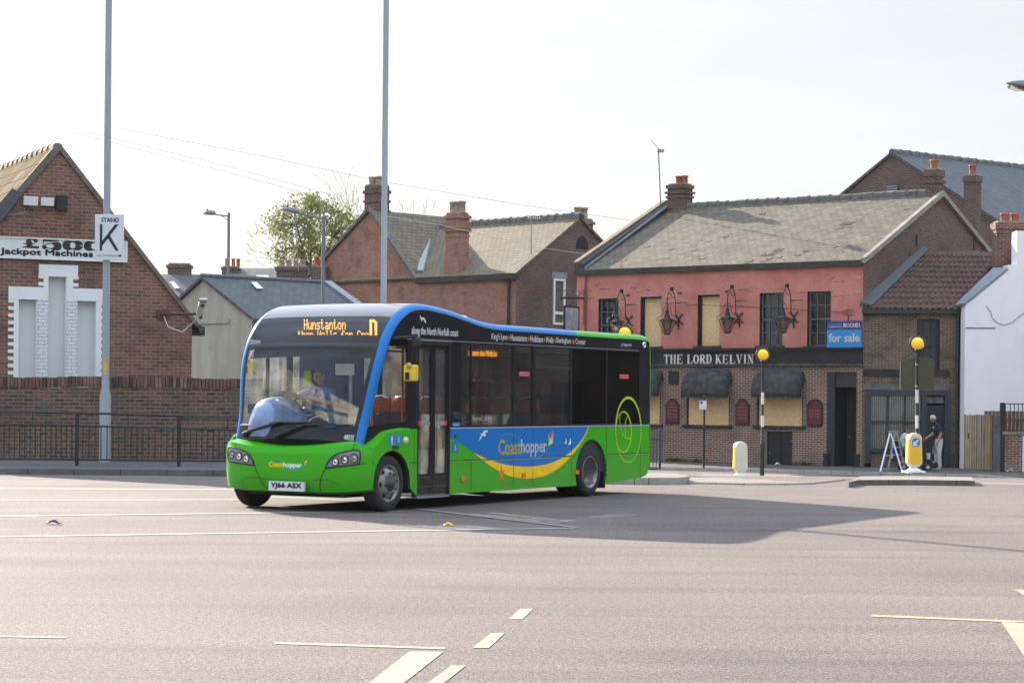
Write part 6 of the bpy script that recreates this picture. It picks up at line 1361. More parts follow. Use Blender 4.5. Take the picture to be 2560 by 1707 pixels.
# ================================================================== PEOPLE
M['skin'] = plain("skin", (.42, .22, .155), .55, var=.08); M['hair_grey'] = plain("grey_hair", (.42, .41, .40), .8, var=.25, scale=40); M['hair_dark'] = plain("dark_brown_hair", (.045, .03, .025), .8, var=.4, scale=40)
def person(loc, rz, J, E, mats, label, head, hands=(), scale=1.0, hair=None, extra=None):
    """J: joints name -> ((x fwd, y left, z up), radius); E: (a, b, material index); one continuous skinned surface"""
    t = thing("person", loc, label, "person", rz=0)
    c, s = math.cos(rz), math.sin(rz)
    T = lambda p: Vector((p[0] * c - p[1] * s, p[0] * s + p[1] * c, p[2])) * scale
    names = list(J); idx = {n: i for i, n in enumerate(names)}
    J2 = dict(J); E2 = list(E)
    for hn, (w, d, pn, curl) in enumerate(hands):     # wrist joint, pointing dir, palm normal (towards the palm side), curl 0..1
        wp = Vector(J[w][0]); d = Vector(d).normalized(); pn = Vector(pn).normalized(); sd = d.cross(pn).normalized()
        J2[f'p{hn}'] = (tuple(wp + d * .045), .027); E2.append((w, f'p{hn}', 0)); J2[f'q{hn}'] = (tuple(wp + d * .085), .027); E2.append((f'p{hn}', f'q{hn}', 0))
        for fi, (off, ln) in enumerate(((-.033, .066), (-.011, .078), (.011, .072), (.032, .056))):
            prev = f'q{hn}'; p = wp + d * .098 + sd * off; dd = d.copy()
            for k in range(3):
                J2[f'f{hn}{fi}{k}'] = (tuple(p), .0092 - .0008 * k); E2.append((prev, f'f{hn}{fi}{k}', 0)); prev = f'f{hn}{fi}{k}'
                dd = (dd + pn * curl * .75).normalized(); p = p + dd * ln * (.46 if k == 0 else .36)
        p = wp + d * .035 - sd * .035; J2[f't{hn}0'] = (tuple(p), .0125); E2.append((f'p{hn}', f't{hn}0', 0)); p2 = p + (d * .6 - sd * .6 + pn * .5 * (curl + .3)).normalized() * .04
        J2[f't{hn}1'] = (tuple(p2), .0105); E2.append((f't{hn}0', f't{hn}1', 0)); p3 = p2 + (d * .8 + pn * .8 * curl).normalized() * .03; J2[f't{hn}2'] = (tuple(p3), .009); E2.append((f't{hn}1', f't{hn}2', 0))
    names = list(J2); idx = {n: i for i, n in enumerate(names)}
    me = bpy.data.meshes.new("skeleton"); me.from_pydata([tuple(T(J2[n][0])) for n in names], [(idx[a], idx[b]) for a, b, _ in E2], [])
    o = bpy.data.objects.new("skeleton", me); COL.objects.link(o); md = o.modifiers.new("skin", 'SKIN'); md.use_smooth_shade = True
    sv = me.skin_vertices[0].data
    for i, n in enumerate(names):
        r = J2[n][1]; r = r if hasattr(r, '__len__') else (r, r); sv[i].radius = (r[0] * scale, r[1] * scale); sv[i].use_root = (i == 0)
    o.modifiers.new("sub", 'SUBSURF').levels = 2
    dg = bpy.context.evaluated_depsgraph_get(); dg.update(); ev = bpy.data.meshes.new_from_object(o.evaluated_get(dg)); bpy.data.objects.remove(o)
    segs = [(T(J2[a][0]), T(J2[b][0]), m_, (max(J2[a][1]) if hasattr(J2[a][1], '__len__') else J2[a][1])) for a, b, m_ in E2]
    k = MB(); k.v = [v.co.copy() for v in ev.vertices]
    for pl in ev.polygons:
        cc = Vector(pl.center); best = 9e9; bm_ = 0
        for a, b, m_, r in segs:
            ab = b - a; tt = max(0, min(1, (cc - a).dot(ab) / max(ab.length_squared, 1e-9))); dd = (a + ab * tt - cc).length - r * scale * .5
            if dd < best: best, bm_ = dd, m_
        k.f.append(list(pl.vertices)); k.m.append(bm_); k.sm.append(True)
    bpy.data.meshes.remove(ev)
    # head: skull, jaw, nose, brow, ears, eyes, lips
    hp, fw = Vector(head[0]), Vector(head[1]).normalized(); up = Vector(head[2]).normalized() if len(head) > 2 else Vector((0, 0, 1)); up = (up - fw * up.dot(fw)).normalized(); lf_ = up.cross(fw)
    def hd(x, y, z): return T(hp + fw * x + lf_ * y + up * z)
    G = []; n, m_ = 22, 28
    for i in range(n + 1):
        th = math.pi * i / n; row = []
        for j in range(m_ + 1):
            ph = 2 * math.pi * j / m_; x, y, z = math.sin(th) * math.cos(ph), math.sin(th) * math.sin(ph), math.cos(th)
            X, Y_, Z = x * .096, y * .076, z * .118
            if z < 0: f = 1 + z * .30; Y_ *= f; X *= (1 + z * .12) if x > 0 else (1 + z * .45)
            if x > .2:
                nose = math.exp(-((y / .17) ** 2)) * math.exp(-(((z + .20) / .24) ** 2)); X += .024 * nose * (1.1 if z < -.1 else .75)
                X += .006 * math.exp(-((z - .18) / .1) ** 2); X -= .011 * (math.exp(-(((y - .38) / .2) ** 2)) + math.exp(-(((y + .38) / .2) ** 2))) * math.exp(-(((z - .02) / .13) ** 2))
                X += .006 * math.exp(-((y / .3) ** 2)) * math.exp(-(((z + .58) / .07) ** 2)) + .012 * math.exp(-((y / .35) ** 2)) * math.exp(-(((z + .85) / .14) ** 2))
            row.append(hd(X, Y_, Z))
        G.append(row)
    k.grid(G, 0)
    for sy in (-1, 1):
        b = len(k.v); k.ball((0, 0, 0), 1, 10, 8); 
        for q in range(b, len(k.v)): v = k.v[q]; k.v[q] = hd(-.005 + v.x * .02, sy * .078 + v.y * .010, -.005 + v.z * .033)
        b = len(k.v); k.ball((0, 0, 0), 1, 8, 6, m=len(mats) - 1)
        for q in range(b, len(k.v)): v = k.v[q]; k.v[q] = hd(.077 + v.x * .009, sy * .031 + v.y * .014, .006 + v.z * .007)
    b = len(k.v); k.ball((0, 0, 0), 1, 10, 6, m=len(mats) - 2)
    for q in range(b, len(k.v)): v = k.v[q]; k.v[q] = hd(.090 + v.x * .008, v.y * .024, -.066 + v.z * .006)
    k.build("body", mats, t, local=True)
    if hair:
        hm_, cover = hair; h = MB(); G = []
        for i in range(10):
            th = math.pi * .56 * i / 9; row = []
            for j in range(29):
                ph = 2 * math.pi * j / 28; x = math.cos(ph); lim = cover(x); tt = th * lim; z = math.cos(tt); r = math.sin(tt)
                row.append(hd(r * x * .103 - .004, r * math.sin(ph) * .083, z * .126))
            G.append(row)
        h.grid(G, 0); h.build("hair", hm_, t, local=True, solid=-.006)
    if extra: extra(t, hd, T)
    return t
M['lips'] = plain("lips", (.32, .12, .10), .5); M['eye'] = plain("eye_dark", (.02, .015, .012), .2)
M['polo'] = plain("navy_polo", (.012, .015, .028), .85, var=.3); M['trouser_w'] = plain("white_trousers", (.60, .60, .64), .85, var=.06, scale=3); M['trouser_g'] = plain("grey_trousers", (.20, .19, .18), .9, var=.15); M['shoe'] = plain("pale_shoe", (.45, .44, .45), .6)
M['jacket'] = plain("pale_green_jacket", (.42, .47, .43), .85, var=.08, scale=4); M['shoe_d'] = plain("dark_shoe", (.03, .03, .035), .6)
q = at(2347, 1172, 67.4)
def badge(t, hd, T):
    k = MB(); k.lathe(T((.215, .07, 1.36)), [(0, .0), (.028, 0), (.028, .004)], T((1, .35, .1)), 10); k.build("shirt_badge", M['white'], t, local=True)
person((q.x, q.y, ZP), R(188), {
    'pel': ((0, 0, .95), (.15, .15)), 'belt': ((.0, 0, 1.0), (.155, .165)), 'sp': ((.03, 0, 1.14), (.16, .155)), 'ch': ((.06, 0, 1.32), (.155, .17)), 'nk': ((.10, 0, 1.47), .062), 'hb': ((.135, 0, 1.545), .058),
    'ls': ((.06, .17, 1.40), .075), 'le0': ((.03, .225, 1.22), .066), 'le': ((.02, .235, 1.14), .047), 'lw': ((.13, .225, .90), .03), 'rs': ((.06, -.17, 1.40), .075), 're0': ((.09, -.22, 1.23), .066), 're': ((.11, -.23, 1.16), .047), 'rw': ((.33, -.16, 1.04), .03),
    'lh': ((0, .09, .88), .105), 'lk': ((.035, .10, .49), .072), 'la0': ((-.0, .10, .12), .062), 'la': ((-.01, .10, .07), .045), 'lt': ((.16, .12, .035), .036), 'rh': ((0, -.09, .88), .105), 'rk': ((.05, -.10, .49), .072), 'ra0': ((.03, -.10, .12), .062), 'ra': ((.02, -.10, .07), .045), 'rt': ((.19, -.12, .035), .036)},
    [('pel', 'belt', 2), ('belt', 'sp', 1), ('sp', 'ch', 1), ('ch', 'nk', 1), ('nk', 'hb', 0), ('ch', 'ls', 1), ('ls', 'le0', 1), ('le0', 'le', 0), ('le', 'lw', 0), ('ch', 'rs', 1), ('rs', 're0', 1), ('re0', 're', 0), ('re', 'rw', 0),
     ('pel', 'lh', 2), ('lh', 'lk', 2), ('lk', 'la0', 2), ('la0', 'la', 3), ('la', 'lt', 3), ('pel', 'rh', 2), ('rh', 'rk', 2), ('rk', 'ra0', 2), ('ra0', 'ra', 3), ('ra', 'rt', 3)],
    [M['skin'], M['polo'], M['trouser_w'], M['shoe'], M['lips'], M['eye']], "grey haired person standing in a navy polo shirt and white trousers by the shop door",
    ((.20, .0, 1.635), (.9, .12, -.42), (.25, 0, 1)), (('lw', (.25, 0, -1), (0, -1, 0), .45), ('rw', (.8, .2, -.5), (0, .4, -1), .5)), hair=(M['hair_grey'], lambda x: .74 if x > .3 else 1.02 if x < -.2 else .88), extra=badge)
bag_c = at(2336, 1124, 66.9)
k = MB(); b0 = at(2335.5, 1134, 67.15); hd_ = at(2338, 1113, 67.15)
k.hexa([b0 + Vector((-.075, -.06, 0)), b0 + Vector((.075, -.06, 0)), b0 + Vector((.075, .06, 0)), b0 + Vector((-.075, .06, 0))], [b0 + Vector((-.06, -.03, .2)), b0 + Vector((.06, -.03, .2)), b0 + Vector((.06, .03, .2)), b0 + Vector((-.06, .03, .2))])
k.tube([b0 + Vector((-.04, 0, .2)), hd_ + Vector((0, 0, .02)), b0 + Vector((.04, 0, .2))], .008, 5)
bg_ = k.build("shopping_bag", plain("grey_bag", (.10, .11, .11), .7, var=.3), bevel=.012); tag(bg_, "small grey bag hanging from the standing person's hand", "bag")
# mobility scooter
sY = 67.0; sx = lambda px_: at(px_, 1150, sY).x; sc0 = Vector((sx(2290), sY, ZP)); scoot = thing("mobility_scooter", sc0, "dark red mobility scooter on the pavement with a seated rider", "scooter")
mred = plain("dark_red_plastic", (.085, .012, .014), .3, var=.15, coat=.5)
zz = lambda h: ZP + h
def sw(x, y): 
    k = MB(); c = Vector((x, y, zz(.11))); k.lathe(c - Vector((0, .04, 0)), [(.06, .0), (.10, .0), (.11, .02), (.11, .06), (.10, .08), (.06, .08)], (0, 1, 0), 20); w = k.build("wheel", M['rubber'], scoot)
    k = MB(); k.lathe(c - Vector((0, .045, 0)), [(0, .0), (.03, .0), (.062, .012), (.062, .08), (0, .085)], (0, 1, 0), 10); k.build("rim", plain("pale_rim", (.5, .5, .5), .4), w)
xf, xr = sx(2316), sx(2256)
for yy in (-.24, .24): sw(xf, sY + yy); sw(xr, sY + yy)
k = MB(); k.box(xr - .1, xf - .1, sY - .2, sY + .2, zz(.14), zz(.2)); k.box(xr - .16, xr + .22, sY - .22, sY + .22, zz(.2), zz(.40))
G = []
for i in range(9):
    a = math.pi * i / 8; G.append([Vector((xf + .12 - .2 * math.cos(a) * 1.0, sY + yy, zz(.16 + .16 * math.sin(a)))) for yy in (-.25, -.2, 0, .2, .25)])
k.grid(G, 0); k.box(xf - .08, xf + .3, sY - .2, sY + .2, zz(.12), zz(.19)); k.build("body", mred, scoot, bevel=.015)
k = MB(); k.box(xf + .12, xf + .33, sY - .2, sY + .2, zz(.08), zz(.2)); k.build("bumper", M['blackmatt'], scoot, bevel=.03)
k = MB(); k.tube([Vector((xf - .02, sY, zz(.2))), Vector((xf - .10, sY, zz(.85))), Vector((xf - .16, sY, zz(.93)))], .032, 8); k.build("tiller", M['black'], scoot)
k = MB(); k.tube([Vector((xf - .16, sY - .24, zz(.9))), Vector((xf - .12, sY, zz(.93))), Vector((xf - .16, sY + .24, zz(.9)))], .018, 8); k.box(xf - .16, xf - .02, sY - .11, sY + .11, zz(.88), zz(.99)); k.build("handlebar", mred, scoot, bevel=.01)
k = MB(); k.box(xf - .0, xf + .1, sY - .12, sY + .12, zz(.36), zz(.55)); k.build("front_basket", plain("pale_box", (.42, .45, .48), .5), scoot, bevel=.01)
k = MB(); k.box(xr - .1, xr + .34, sY - .22, sY + .22, zz(.48), zz(.57)); k.hexa([Vector((xr - .16, sY - .21, zz(.52))), Vector((xr - .06, sY - .21, zz(.52))), Vector((xr - .06, sY + .21, zz(.52))), Vector((xr - .16, sY + .21, zz(.52)))], [Vector((xr - .24, sY - .19, zz(1.0))), Vector((xr - .15, sY - .19, zz(1.0))), Vector((xr - .15, sY + .19, zz(1.0))), Vector((xr - .24, sY + .19, zz(1.0)))]); k.box(xr, xr + .1, sY - .06, sY + .06, zz(.38), zz(.5)); k.build("seat", M['blackmatt'], scoot, bevel=.03)
k = MB(); k.ball(Vector((xf + .2, sY - .18, zz(.27))), .04, 12, 8); k.build("headlight", M['white'], scoot)
k = MB(); k.box(xr - .2, xr - .02, sY - .26, sY - .14, zz(.24), zz(.34)); k.build("tail_panel", plain("bright_red", (.5, .03, .03), .4), scoot)
k = MB(); k.hexa([Vector((xr - .42, sY - .16, zz(.32))), Vector((xr - .2, sY - .16, zz(.26))), Vector((xr - .2, sY + .16, zz(.26))), Vector((xr - .42, sY + .16, zz(.32)))], [Vector((xr - .36, sY - .14, zz(.74))), Vector((xr - .25, sY - .14, zz(.72))), Vector((xr - .25, sY + .14, zz(.72))), Vector((xr - .36, sY + .14, zz(.74)))])
rb_ = k.build("rucksack", plain("royal_blue_bag", (.01, .05, .33), .7), bevel=.04); tag(rb_, "blue rucksack hanging behind the mobility scooter seat", "bag")
k = MB(); k.hexa([Vector((xr - .50, sY - .24, zz(.34))), Vector((xr - .30, sY - .28, zz(.36))), Vector((xr - .30, sY - .18, zz(.36))), Vector((xr - .50, sY - .16, zz(.34)))], [Vector((xr - .46, sY - .23, zz(.60))), Vector((xr - .32, sY - .25, zz(.62))), Vector((xr - .32, sY - .18, zz(.62))), Vector((xr - .46, sY - .16, zz(.60)))])
yb_ = k.build("hand_bag", M['blackmatt'], bevel=.03); tag(yb_, "small black bag with yellow panel on the back of the scooter", "bag"); k = MB(); k.box(xr - .44, xr - .35, sY - .285, sY - .26, zz(.38), zz(.55)); k.build("yellow_panel", plain("bag_yellow", (.75, .68, .05), .6), yb_)
ox = sx(2258)
person((ox, sY, ZP), R(0), {
    'pel': ((.0, 0, .66), (.15, .16)), 'sp': ((-.02, 0, .84), (.16, .17)), 'ch': ((.02, 0, 1.02), (.155, .18)), 'nk': ((.06, 0, 1.15), .062), 'hb': ((.075, 0, 1.2), .055),
    'ls': ((.02, .17, 1.08), .075), 'le': ((.14, .24, .86), .058), 'lw0': ((.36, .2, .92), .042), 'lw': ((.40, .19, .925), .03), 'rs': ((.02, -.17, 1.08), .075), 're': ((.14, -.25, .86), .058), 'rw0': ((.36, -.2, .92), .042), 'rw': ((.40, -.19, .925), .03),
    'lh': ((.06, .1, .64), .10), 'lk': ((.48, .12, .60), .075), 'la0': ((.45, .12, .30), .06), 'la': ((.45, .12, .25), .045), 'lt': ((.60, .13, .225), .036), 'rh': ((.06, -.1, .64), .10), 'rk': ((.48, -.13, .60), .075), 'ra0': ((.42, -.13, .30), .06), 'ra': ((.42, -.13, .25), .045), 'rt': ((.57, -.14, .225), .036)},
    [('pel', 'sp', 1), ('sp', 'ch', 1), ('ch', 'nk', 1), ('nk', 'hb', 0), ('ch', 'ls', 1), ('ls', 'le', 1), ('le', 'lw0', 1), ('lw0', 'lw', 0), ('ch', 'rs', 1), ('rs', 're', 1), ('re', 'rw0', 1), ('rw0', 'rw', 0),
     ('pel', 'lh', 2), ('lh', 'lk', 2), ('lk', 'la0', 2), ('la0', 'la', 3), ('la', 'lt', 3), ('pel', 'rh', 2), ('rh', 'rk', 2), ('rk', 'ra0', 2), ('ra0', 'ra', 3), ('ra', 'rt', 3)],
    [M['skin'], M['jacket'], M['trouser_g'], M['shoe_d'], M['lips'], M['eye']], "dark haired person in a pale jacket and grey trousers riding the mobility scooter",
    ((.10, .0, 1.275), (.96, -.15, -.05)), (('lw', (1, .05, -.1), (0, 0, -1), .8), ('rw', (1, -.05, -.1), (0, 0, -1), .8)), hair=(M['hair_dark'], lambda x: .78 if x > .3 else 1.25 if x < -.2 else 1.05))
# ================================================================== THE BUS
AB = R(30.5); BD = Vector((math.sin(AB), math.cos(AB), 0)); BE = Vector((-BD.y, BD.x, 0))
BO = Vector((-315 / F * 29.3, 29.3, 0)); BW = 2.45
frB = Fr((BO.x, BO.y), BD)               # nearside plane: u runs to the rear, w outwards
def B(s, y, z): return BO + BD * s + BE * y + Vector((0, 0, z))
r1 = lambda x, y: (540 + x / 2.8, 740 + y / 2.8)
r2 = lambda x, y: (980 + x / 2.8, 740 + y / 2.8)
n1_ = lambda x, y, w=0.0: frB.px(*r1(x, y), w); n2_ = lambda x, y, w=0.0: frB.px(*r2(x, y), w)
def proj(p):
    X, Y, Z = p.x, p.y, p.z - H; a = (X * cs + Z * sn) / Y; b = (-X * sn + Z * cs) / Y
    return 1280 + F * a, YC - F * b
def inv(surf, x, y, g):
    p = list(g)
    for _ in range(25):
        q = proj(surf(*p)); e = 1e-4; qa = proj(surf(p[0] + e, p[1])); qb = proj(surf(p[0], p[1] + e))
        a, b, c, d = (qa[0] - q[0]) / e, (qb[0] - q[0]) / e, (qa[1] - q[1]) / e, (qb[1] - q[1]) / e
        det = a * d - b * c
        if abs(det) < 1e-9: break
        dx, dy = x - q[0], y - q[1]; st = ((d * dx - b * dy) / det, (-c * dx + a * dy) / det); m_ = max(abs(st[0]), abs(st[1]), 1e-9); kf = min(1, .3 / m_)
        p[0] += st[0] * kf; p[1] += st[1] * kf
    return tuple(p)
def catmull(P, n):
    out = []
    for i in range(len(P) - 1):
        p0, p1, p2, p3 = P[max(i - 1, 0)], P[i], P[i + 1], P[min(i + 2, len(P) - 1)]
        for k in range(n):
            t = k / n; out.append(tuple(.5 * (2 * p1[j] + (p2[j] - p0[j]) * t + (2 * p0[j] - 5 * p1[j] + 4 * p2[j] - p3[j]) * t * t + (3 * p1[j] - p0[j] - 3 * p2[j] + p3[j]) * t ** 3) for j in range(len(p1))))
    out.append(tuple(P[-1])); return out
# materials
def carpaint(name, c, dirt=.0):
    m, t, b, N, L = nt(name); co = coord(t, "Object"); f = noise(t, co, 2.2, 5, .6)
    sep = N("ShaderNodeSeparateXYZ"); L(co, sep.inputs[0])
    low = ramp(t, sep.outputs[2], .75, .3, 0, 1)
    L(mix(t, math_(t, 'ADD', math_(t, 'MULTIPLY', ramp(t, f, .4, .8), .06), math_(t, 'MULTIPLY', math_(t, 'MULTIPLY', low, ramp(t, noise(t, co, 9, 4), .35, .75)), .35)), c, (.16, .135, .10)), b.inputs["Base Color"])
    b.inputs["Roughness"].default_value = .32; b.inputs["Coat Weight"].default_value = .18; b.inputs["Coat Roughness"].default_value = .04; b.inputs['Specular IOR Level'].default_value = .2; return m
M['bgreen'] = carpaint("bus_green", (.045, .40, .006)); M['bblue'] = carpaint("bus_blue", (.002, .165, .50)); M['byellow'] = carpaint("bus_yellow", (1.0, .63, .0)); M['bblack'] = carpaint("bus_gloss_black", (.008, .009, .012)); M['bdome'] = plain("bus_smoked_dome", (.03, .033, .04), .22, coat=1.0); M['bwhite'] = plain("bus_white_vinyl", (.75, .76, .76), .4, var=.04)
M['lime'] = plain("lime_vinyl", (.42, .66, .015), .4, var=.05); M['seam'] = M['blackmatt']
M['gl_front'] = glass("windscreen_glass", (.94, .96, .96), .11, dens=.45); M['gl_side'] = glass("tinted_side_glass", (.80, .81, .80), .015); M['gl_dark2'] = glass("dark_tinted_glass", (.16, .165, .17), .012); M['gl_door'] = glass("door_glass", (.92, .93, .92), .035)  # windscreen dust thickened so its smudges stand in for bright reflections
M['led'] = glow("amber_led", (1.0, .40, .03), 1.5); M['led_s'] = glow("amber_led_side", (1.0, .34, .0), 1.1)
bus = thing("single_decker_bus", BO, "green, blue and black single decker bus turning across the bus station, driver at the wheel", "bus")
LED5 = {'H': ("10001", "10001", "10001", "11111", "10001", "10001", "10001"), 'u': ("00000", "00000", "10001", "10001", "10001", "10011", "01101"), 'n': ("00000", "00000", "10110", "11001", "10001", "10001", "10001"), 's': ("00000", "00000", "01111", "10000", "01110", "00001", "11110"),
        't': ("01000", "01000", "11100", "01000", "01000", "01001", "00110"), 'a': ("00000", "00000", "01110", "00001", "01111", "10001", "01111"), 'o': ("00000", "00000", "01110", "10001", "10001", "10001", "01110"), 'h': ("10000", "10000", "10110", "11001", "10001", "10001", "10001"),
        'e': ("00000", "00000", "01110", "10001", "11111", "10000", "01110"), 'W': ("10001", "10001", "10001", "10101", "10101", "11011", "10001"), 'l': ("01100", "00100", "00100", "00100", "00100", "00100", "01110"), 'f': ("00110", "01001", "01000", "11100", "01000", "01000", "01000"), 'r': ("00000", "00000", "10110", "11001", "10000", "10000", "10000"), 'C': ("01110", "10001", "10000", "10000", "10000", "10001", "01110"), ' ': ("00000",) * 7}
# ------------------------------------------------ swept shell: nearside band, roof / front across, offside band
inner_px = [r1(1036, 1046), r1(1060, 930), r1(1085, 830), r1(1130, 640), r1(1170, 480), r1(1212, 330), r1(1250, 240), r1(1290, 178), r1(1340, 130), r1(1400, 101)] + [r2(*p) for p in ((235, 99), (300, 110), (420, 141), (540, 184), (640, 218), (740, 238), (830, 245), (1080, 262), (1335, 281), (1560, 296), (1728, 306))]
def yin(z): t = min(1, max(0, (z - .95) / 1.35)); return .125 * (1 - t * t * (3 - 2 * t))
def pxi(x, y):
    q = frB.px(x, y)
    for _ in range(4): q = frB.px(x, y, -yin(q[1]))
    return q
inner = [pxi(*p) for p in inner_px]
S_END = n2_(1806, 700)[0]; ZT = inner[-1][1]
S_LAST = inner[-1][0]
inner += [(S_END - .10, ZT - .02), (S_END - .035, ZT - .11), (S_END - .01, ZT - .35), (S_END, 1.4), (S_END, .9), (S_END - .02, .42)]
CRV = catmull(inner, 6); NC = len(CRV)
ARC = [0.0]
for i in range(1, NC): ARC.append(ARC[-1] + math.dist(CRV[i], CRV[i - 1]))
def crv(t):
    t = max(0.0, min(t, NC - 1.001)); i = int(t); f = t - i; a, b = CRV[i], CRV[min(i + 1, NC - 1)]; return a[0] + (b[0] - a[0]) * f, a[1] + (b[1] - a[1]) * f
def nrm(t):
    a, b = crv(t - .6), crv(t + .6); dx, dz = b[0] - a[0], b[1] - a[1]; l = math.hypot(dx, dz) or 1; return -dz / l, dx / l
BA, BB = .10, .09
NFR = 6 * 9    # end of the front part
def bulge(t):
    if t < 12: return .18
    return max(.018, .18 - .162 * (t - 12) / 24)
def US(t, y, off=0.0):
    """point of the swept shell at curve position t, across position y"""
    s, z = crv(t); n = nrm(t); yy = max(0.0, min(BW, y))
    if yy < BA: th = math.acos(max(-1, min(1, 1 - yy / BA))); h = BB * math.sin(th); ny = -math.cos(th) * .8
    elif yy > BW - BA: th = math.acos(max(-1, min(1, 1 - (BW - yy) / BA))); h = BB * math.sin(th); ny = math.cos(th) * .8
    else: q = (yy - BA) / (BW - 2 * BA) * 2 - 1; h = BB + bulge(t) * (1 - abs(q) ** 2.4); ny = 0
    h += off; yi = yin(z) if t < NFR else 0.0
    return B(s + n[0] * h, yi + y * (BW - 2 * yi) / BW + ny * off, z + n[1] * h)
ys_b = [BA * (1 - math.cos(math.pi / 2 * k / 6)) for k in range(7)]
def shell(name, t0, t1, y0, y1, mat, off=0.0, ny=16, nt_=None, parent=bus, ylist=None, solid=0.0):
    nt_ = nt_ or max(2, int((t1 - t0) * 1.0)); ysl = ylist or [y0 + (y1 - y0) * j / ny for j in range(ny + 1)]
    k = MB(); k.grid([[US(t0 + (t1 - t0) * i / nt_, y, off) for y in ysl] for i in range(nt_ + 1)], 0, flip=True); return k.build(name, mat, parent, solid=solid)
# curve positions of the horizontal divisions
def t_at_z(z, lo=0, hi=NFR):
    for _ in range(40):
        m_ = (lo + hi) / 2
        if crv(m_)[1] < z: lo = m_
        else: hi = m_
    return lo
T_WS0 = t_at_z(1.155); T_WS1 = inv(US, *r1(650, 345), (25, 1.1))[0]; T_HD = inv(US, *r1(650, 322), (25, 1.1))[0]; T_LED = inv(US, *r1(720, 145), (34, 1.1))[0]
T_CHG = 0; 
for i in range(NC):
    if CRV[i][0] < n2_(1335, 281)[0] and i < 6 * 20: T_CHG = i
T_RB = 6 * 21
near = ys_b; far_ = [BW - v for v in reversed(ys_b)]
for nm, ysl in (("pillar_band", near), ("pillar_band", far_)):
    shell(nm, 0, T_CHG, 0, 0, M['bblue'], ylist=ysl, nt_=T_CHG); shell(nm, T_CHG, NC - 1, 0, 0, M['bgreen'], ylist=ysl, nt_=NC - 1 - T_CHG)
ymid = [BA + (BW - 2 * BA) * j / 24 for j in range(25)]
G0 = .0
wb = shell("windscreen_base", 0, T_WS0, 0, 0, M['bblack'], ylist=ymid, nt_=8)
ws = shell("windscreen", T_WS0, T_WS1, 0, 0, M['gl_front'], ylist=ymid, nt_=20)
k = MB()
for (ta, tb, ya, yb) in ((T_WS0 - .1, T_WS1, BA - .002, BA + .055), (T_WS0 - .1, T_WS1, BW - BA - .055, BW - BA + .002)):
    k.grid([[US(ta + (tb - ta) * i / 20, ya + (yb - ya) * j / 2, .004) for j in range(3)] for i in range(21)], 0, flip=True)
k.grid([[US(T_WS1 - .7 + .7 * i / 2, y, .005) for y in ymid] for i in range(3)], 0, flip=True)
k.build("windscreen_seal", M['blackmatt'], bus)
hb_ = shell("header_rail", T_WS1, T_HD, 0, 0, plain("header_rail", (.012, .013, .015), .4), ylist=ymid, nt_=3)
dsp = shell("destination_glass", T_HD, T_LED, 0, 0, glass("smoked_glass", (.62, .63, .64), .03, dens=.55), ylist=ymid, nt_=12)
k = MB(); k.grid([[US(T_LED - .12 + .24 * i / 2, BA + .1 + (BW - 2 * BA - .2) * j / 24, .003) for j in range(25)] for i in range(3)], 0, flip=True); k.build("destination_seal", M['blackmatt'], dsp)
shell("roof_dome", T_LED, 6 * 11, 0, 0, M['bdome'], ylist=ymid, nt_=24)
shell("roof", 6 * 11, T_RB, 0, 0, plain("bus_roof", (.50, .52, .55), .45, var=.06, coat=.3), ylist=ymid, nt_=T_RB - 66)
T_R1 = t_at_z(1.25, NC - 1, T_RB); 
for q in range(T_RB, NC):
    if CRV[q][1] < 1.15: T_R1 = q; break
shell("rear_window", T_RB, T_R1, 0, 0, M['gl_dark2'], ylist=ymid, nt_=10); shell("rear_panel", T_R1, NC - 1, 0, 0, M['bgreen'], ylist=ymid, nt_=8)
for yy in (.10, BW - .2):
    k = MB(); k.grid([[US(T_R1 + .5 + (NC - 2 - T_R1) * .6 * i / 3, yy + .1 * j, .02) for j in range(2)] for i in range(4)], 0, flip=True); k.build("tail_light", plain("tail_red", (.4, .02, .02), .3), bus, solid=.02)
k = MB(); tt = T_CHG - 22; pt_ = US(tt, .5, .0); k.lathe(pt_, [(.2, 0), (.19, .05), (.12, .09), (0, .1)], seg=4, smooth=False, a0=.4); k.build("roof_pod", M['bwhite'], bus)
# LED destination
S_LED = max((US(inv(US, x, 797, (30, 1.2))[0], inv(US, x, 797, (30, 1.2))[1]) - BO).dot(BD) for x in (765, 850, 935)) + .03
PL = lambda y, z: B(S_LED, y, z)
k = MB(); z0_, z1_ = crv(T_HD)[1] + .02, crv(T_LED)[1] - .0; k.hexa([B(S_LED + .01, BW - .12, z0_), B(S_LED + .03, BW - .12, z0_), B(S_LED + .03, .12, z0_), B(S_LED + .01, .12, z0_)], [B(S_LED + .01, BW - .12, z1_), B(S_LED + .03, BW - .12, z1_), B(S_LED + .03, .12, z1_), B(S_LED + .01, .12, z1_)]); k.build("display_board", M['dark'], dsp)
def led_rows(k, rows, x0, x1, y0, y1, n, nr):
    c0, c1, c2 = inv(PL, x0, y0, (1.2, 2.5)), inv(PL, x1, y0, (1.2, 2.5)), inv(PL, x0, y1, (1.2, 2.5))
    Q = lambda f, g: PL(c0[0] + (c1[0] - c0[0]) * f / n + (c2[0] - c0[0]) * g / nr, c0[1] + (c1[1] - c0[1]) * f / n + (c2[1] - c0[1]) * g / nr)
    for r_, row in enumerate(rows):
        for c, ch in enumerate(row):
            if ch == '1': k.add([Q(c, r_ + .82), Q(c + .94, r_ + .82), Q(c + .94, r_), Q(c, r_)], [(0, 1, 2, 3)])
def rows_of(text, nr): return ["0".join(LED5[ch][r_] for ch in text) for r_ in range(nr)]
k = MB(); led_rows(k, rows_of("Hunstanton", 7), 760, 864, 798.5, 824, 59, 7); led_rows(k, rows_of("then Wells for Cro", 4), 745, 922, 826.5, 837, 107, 4)
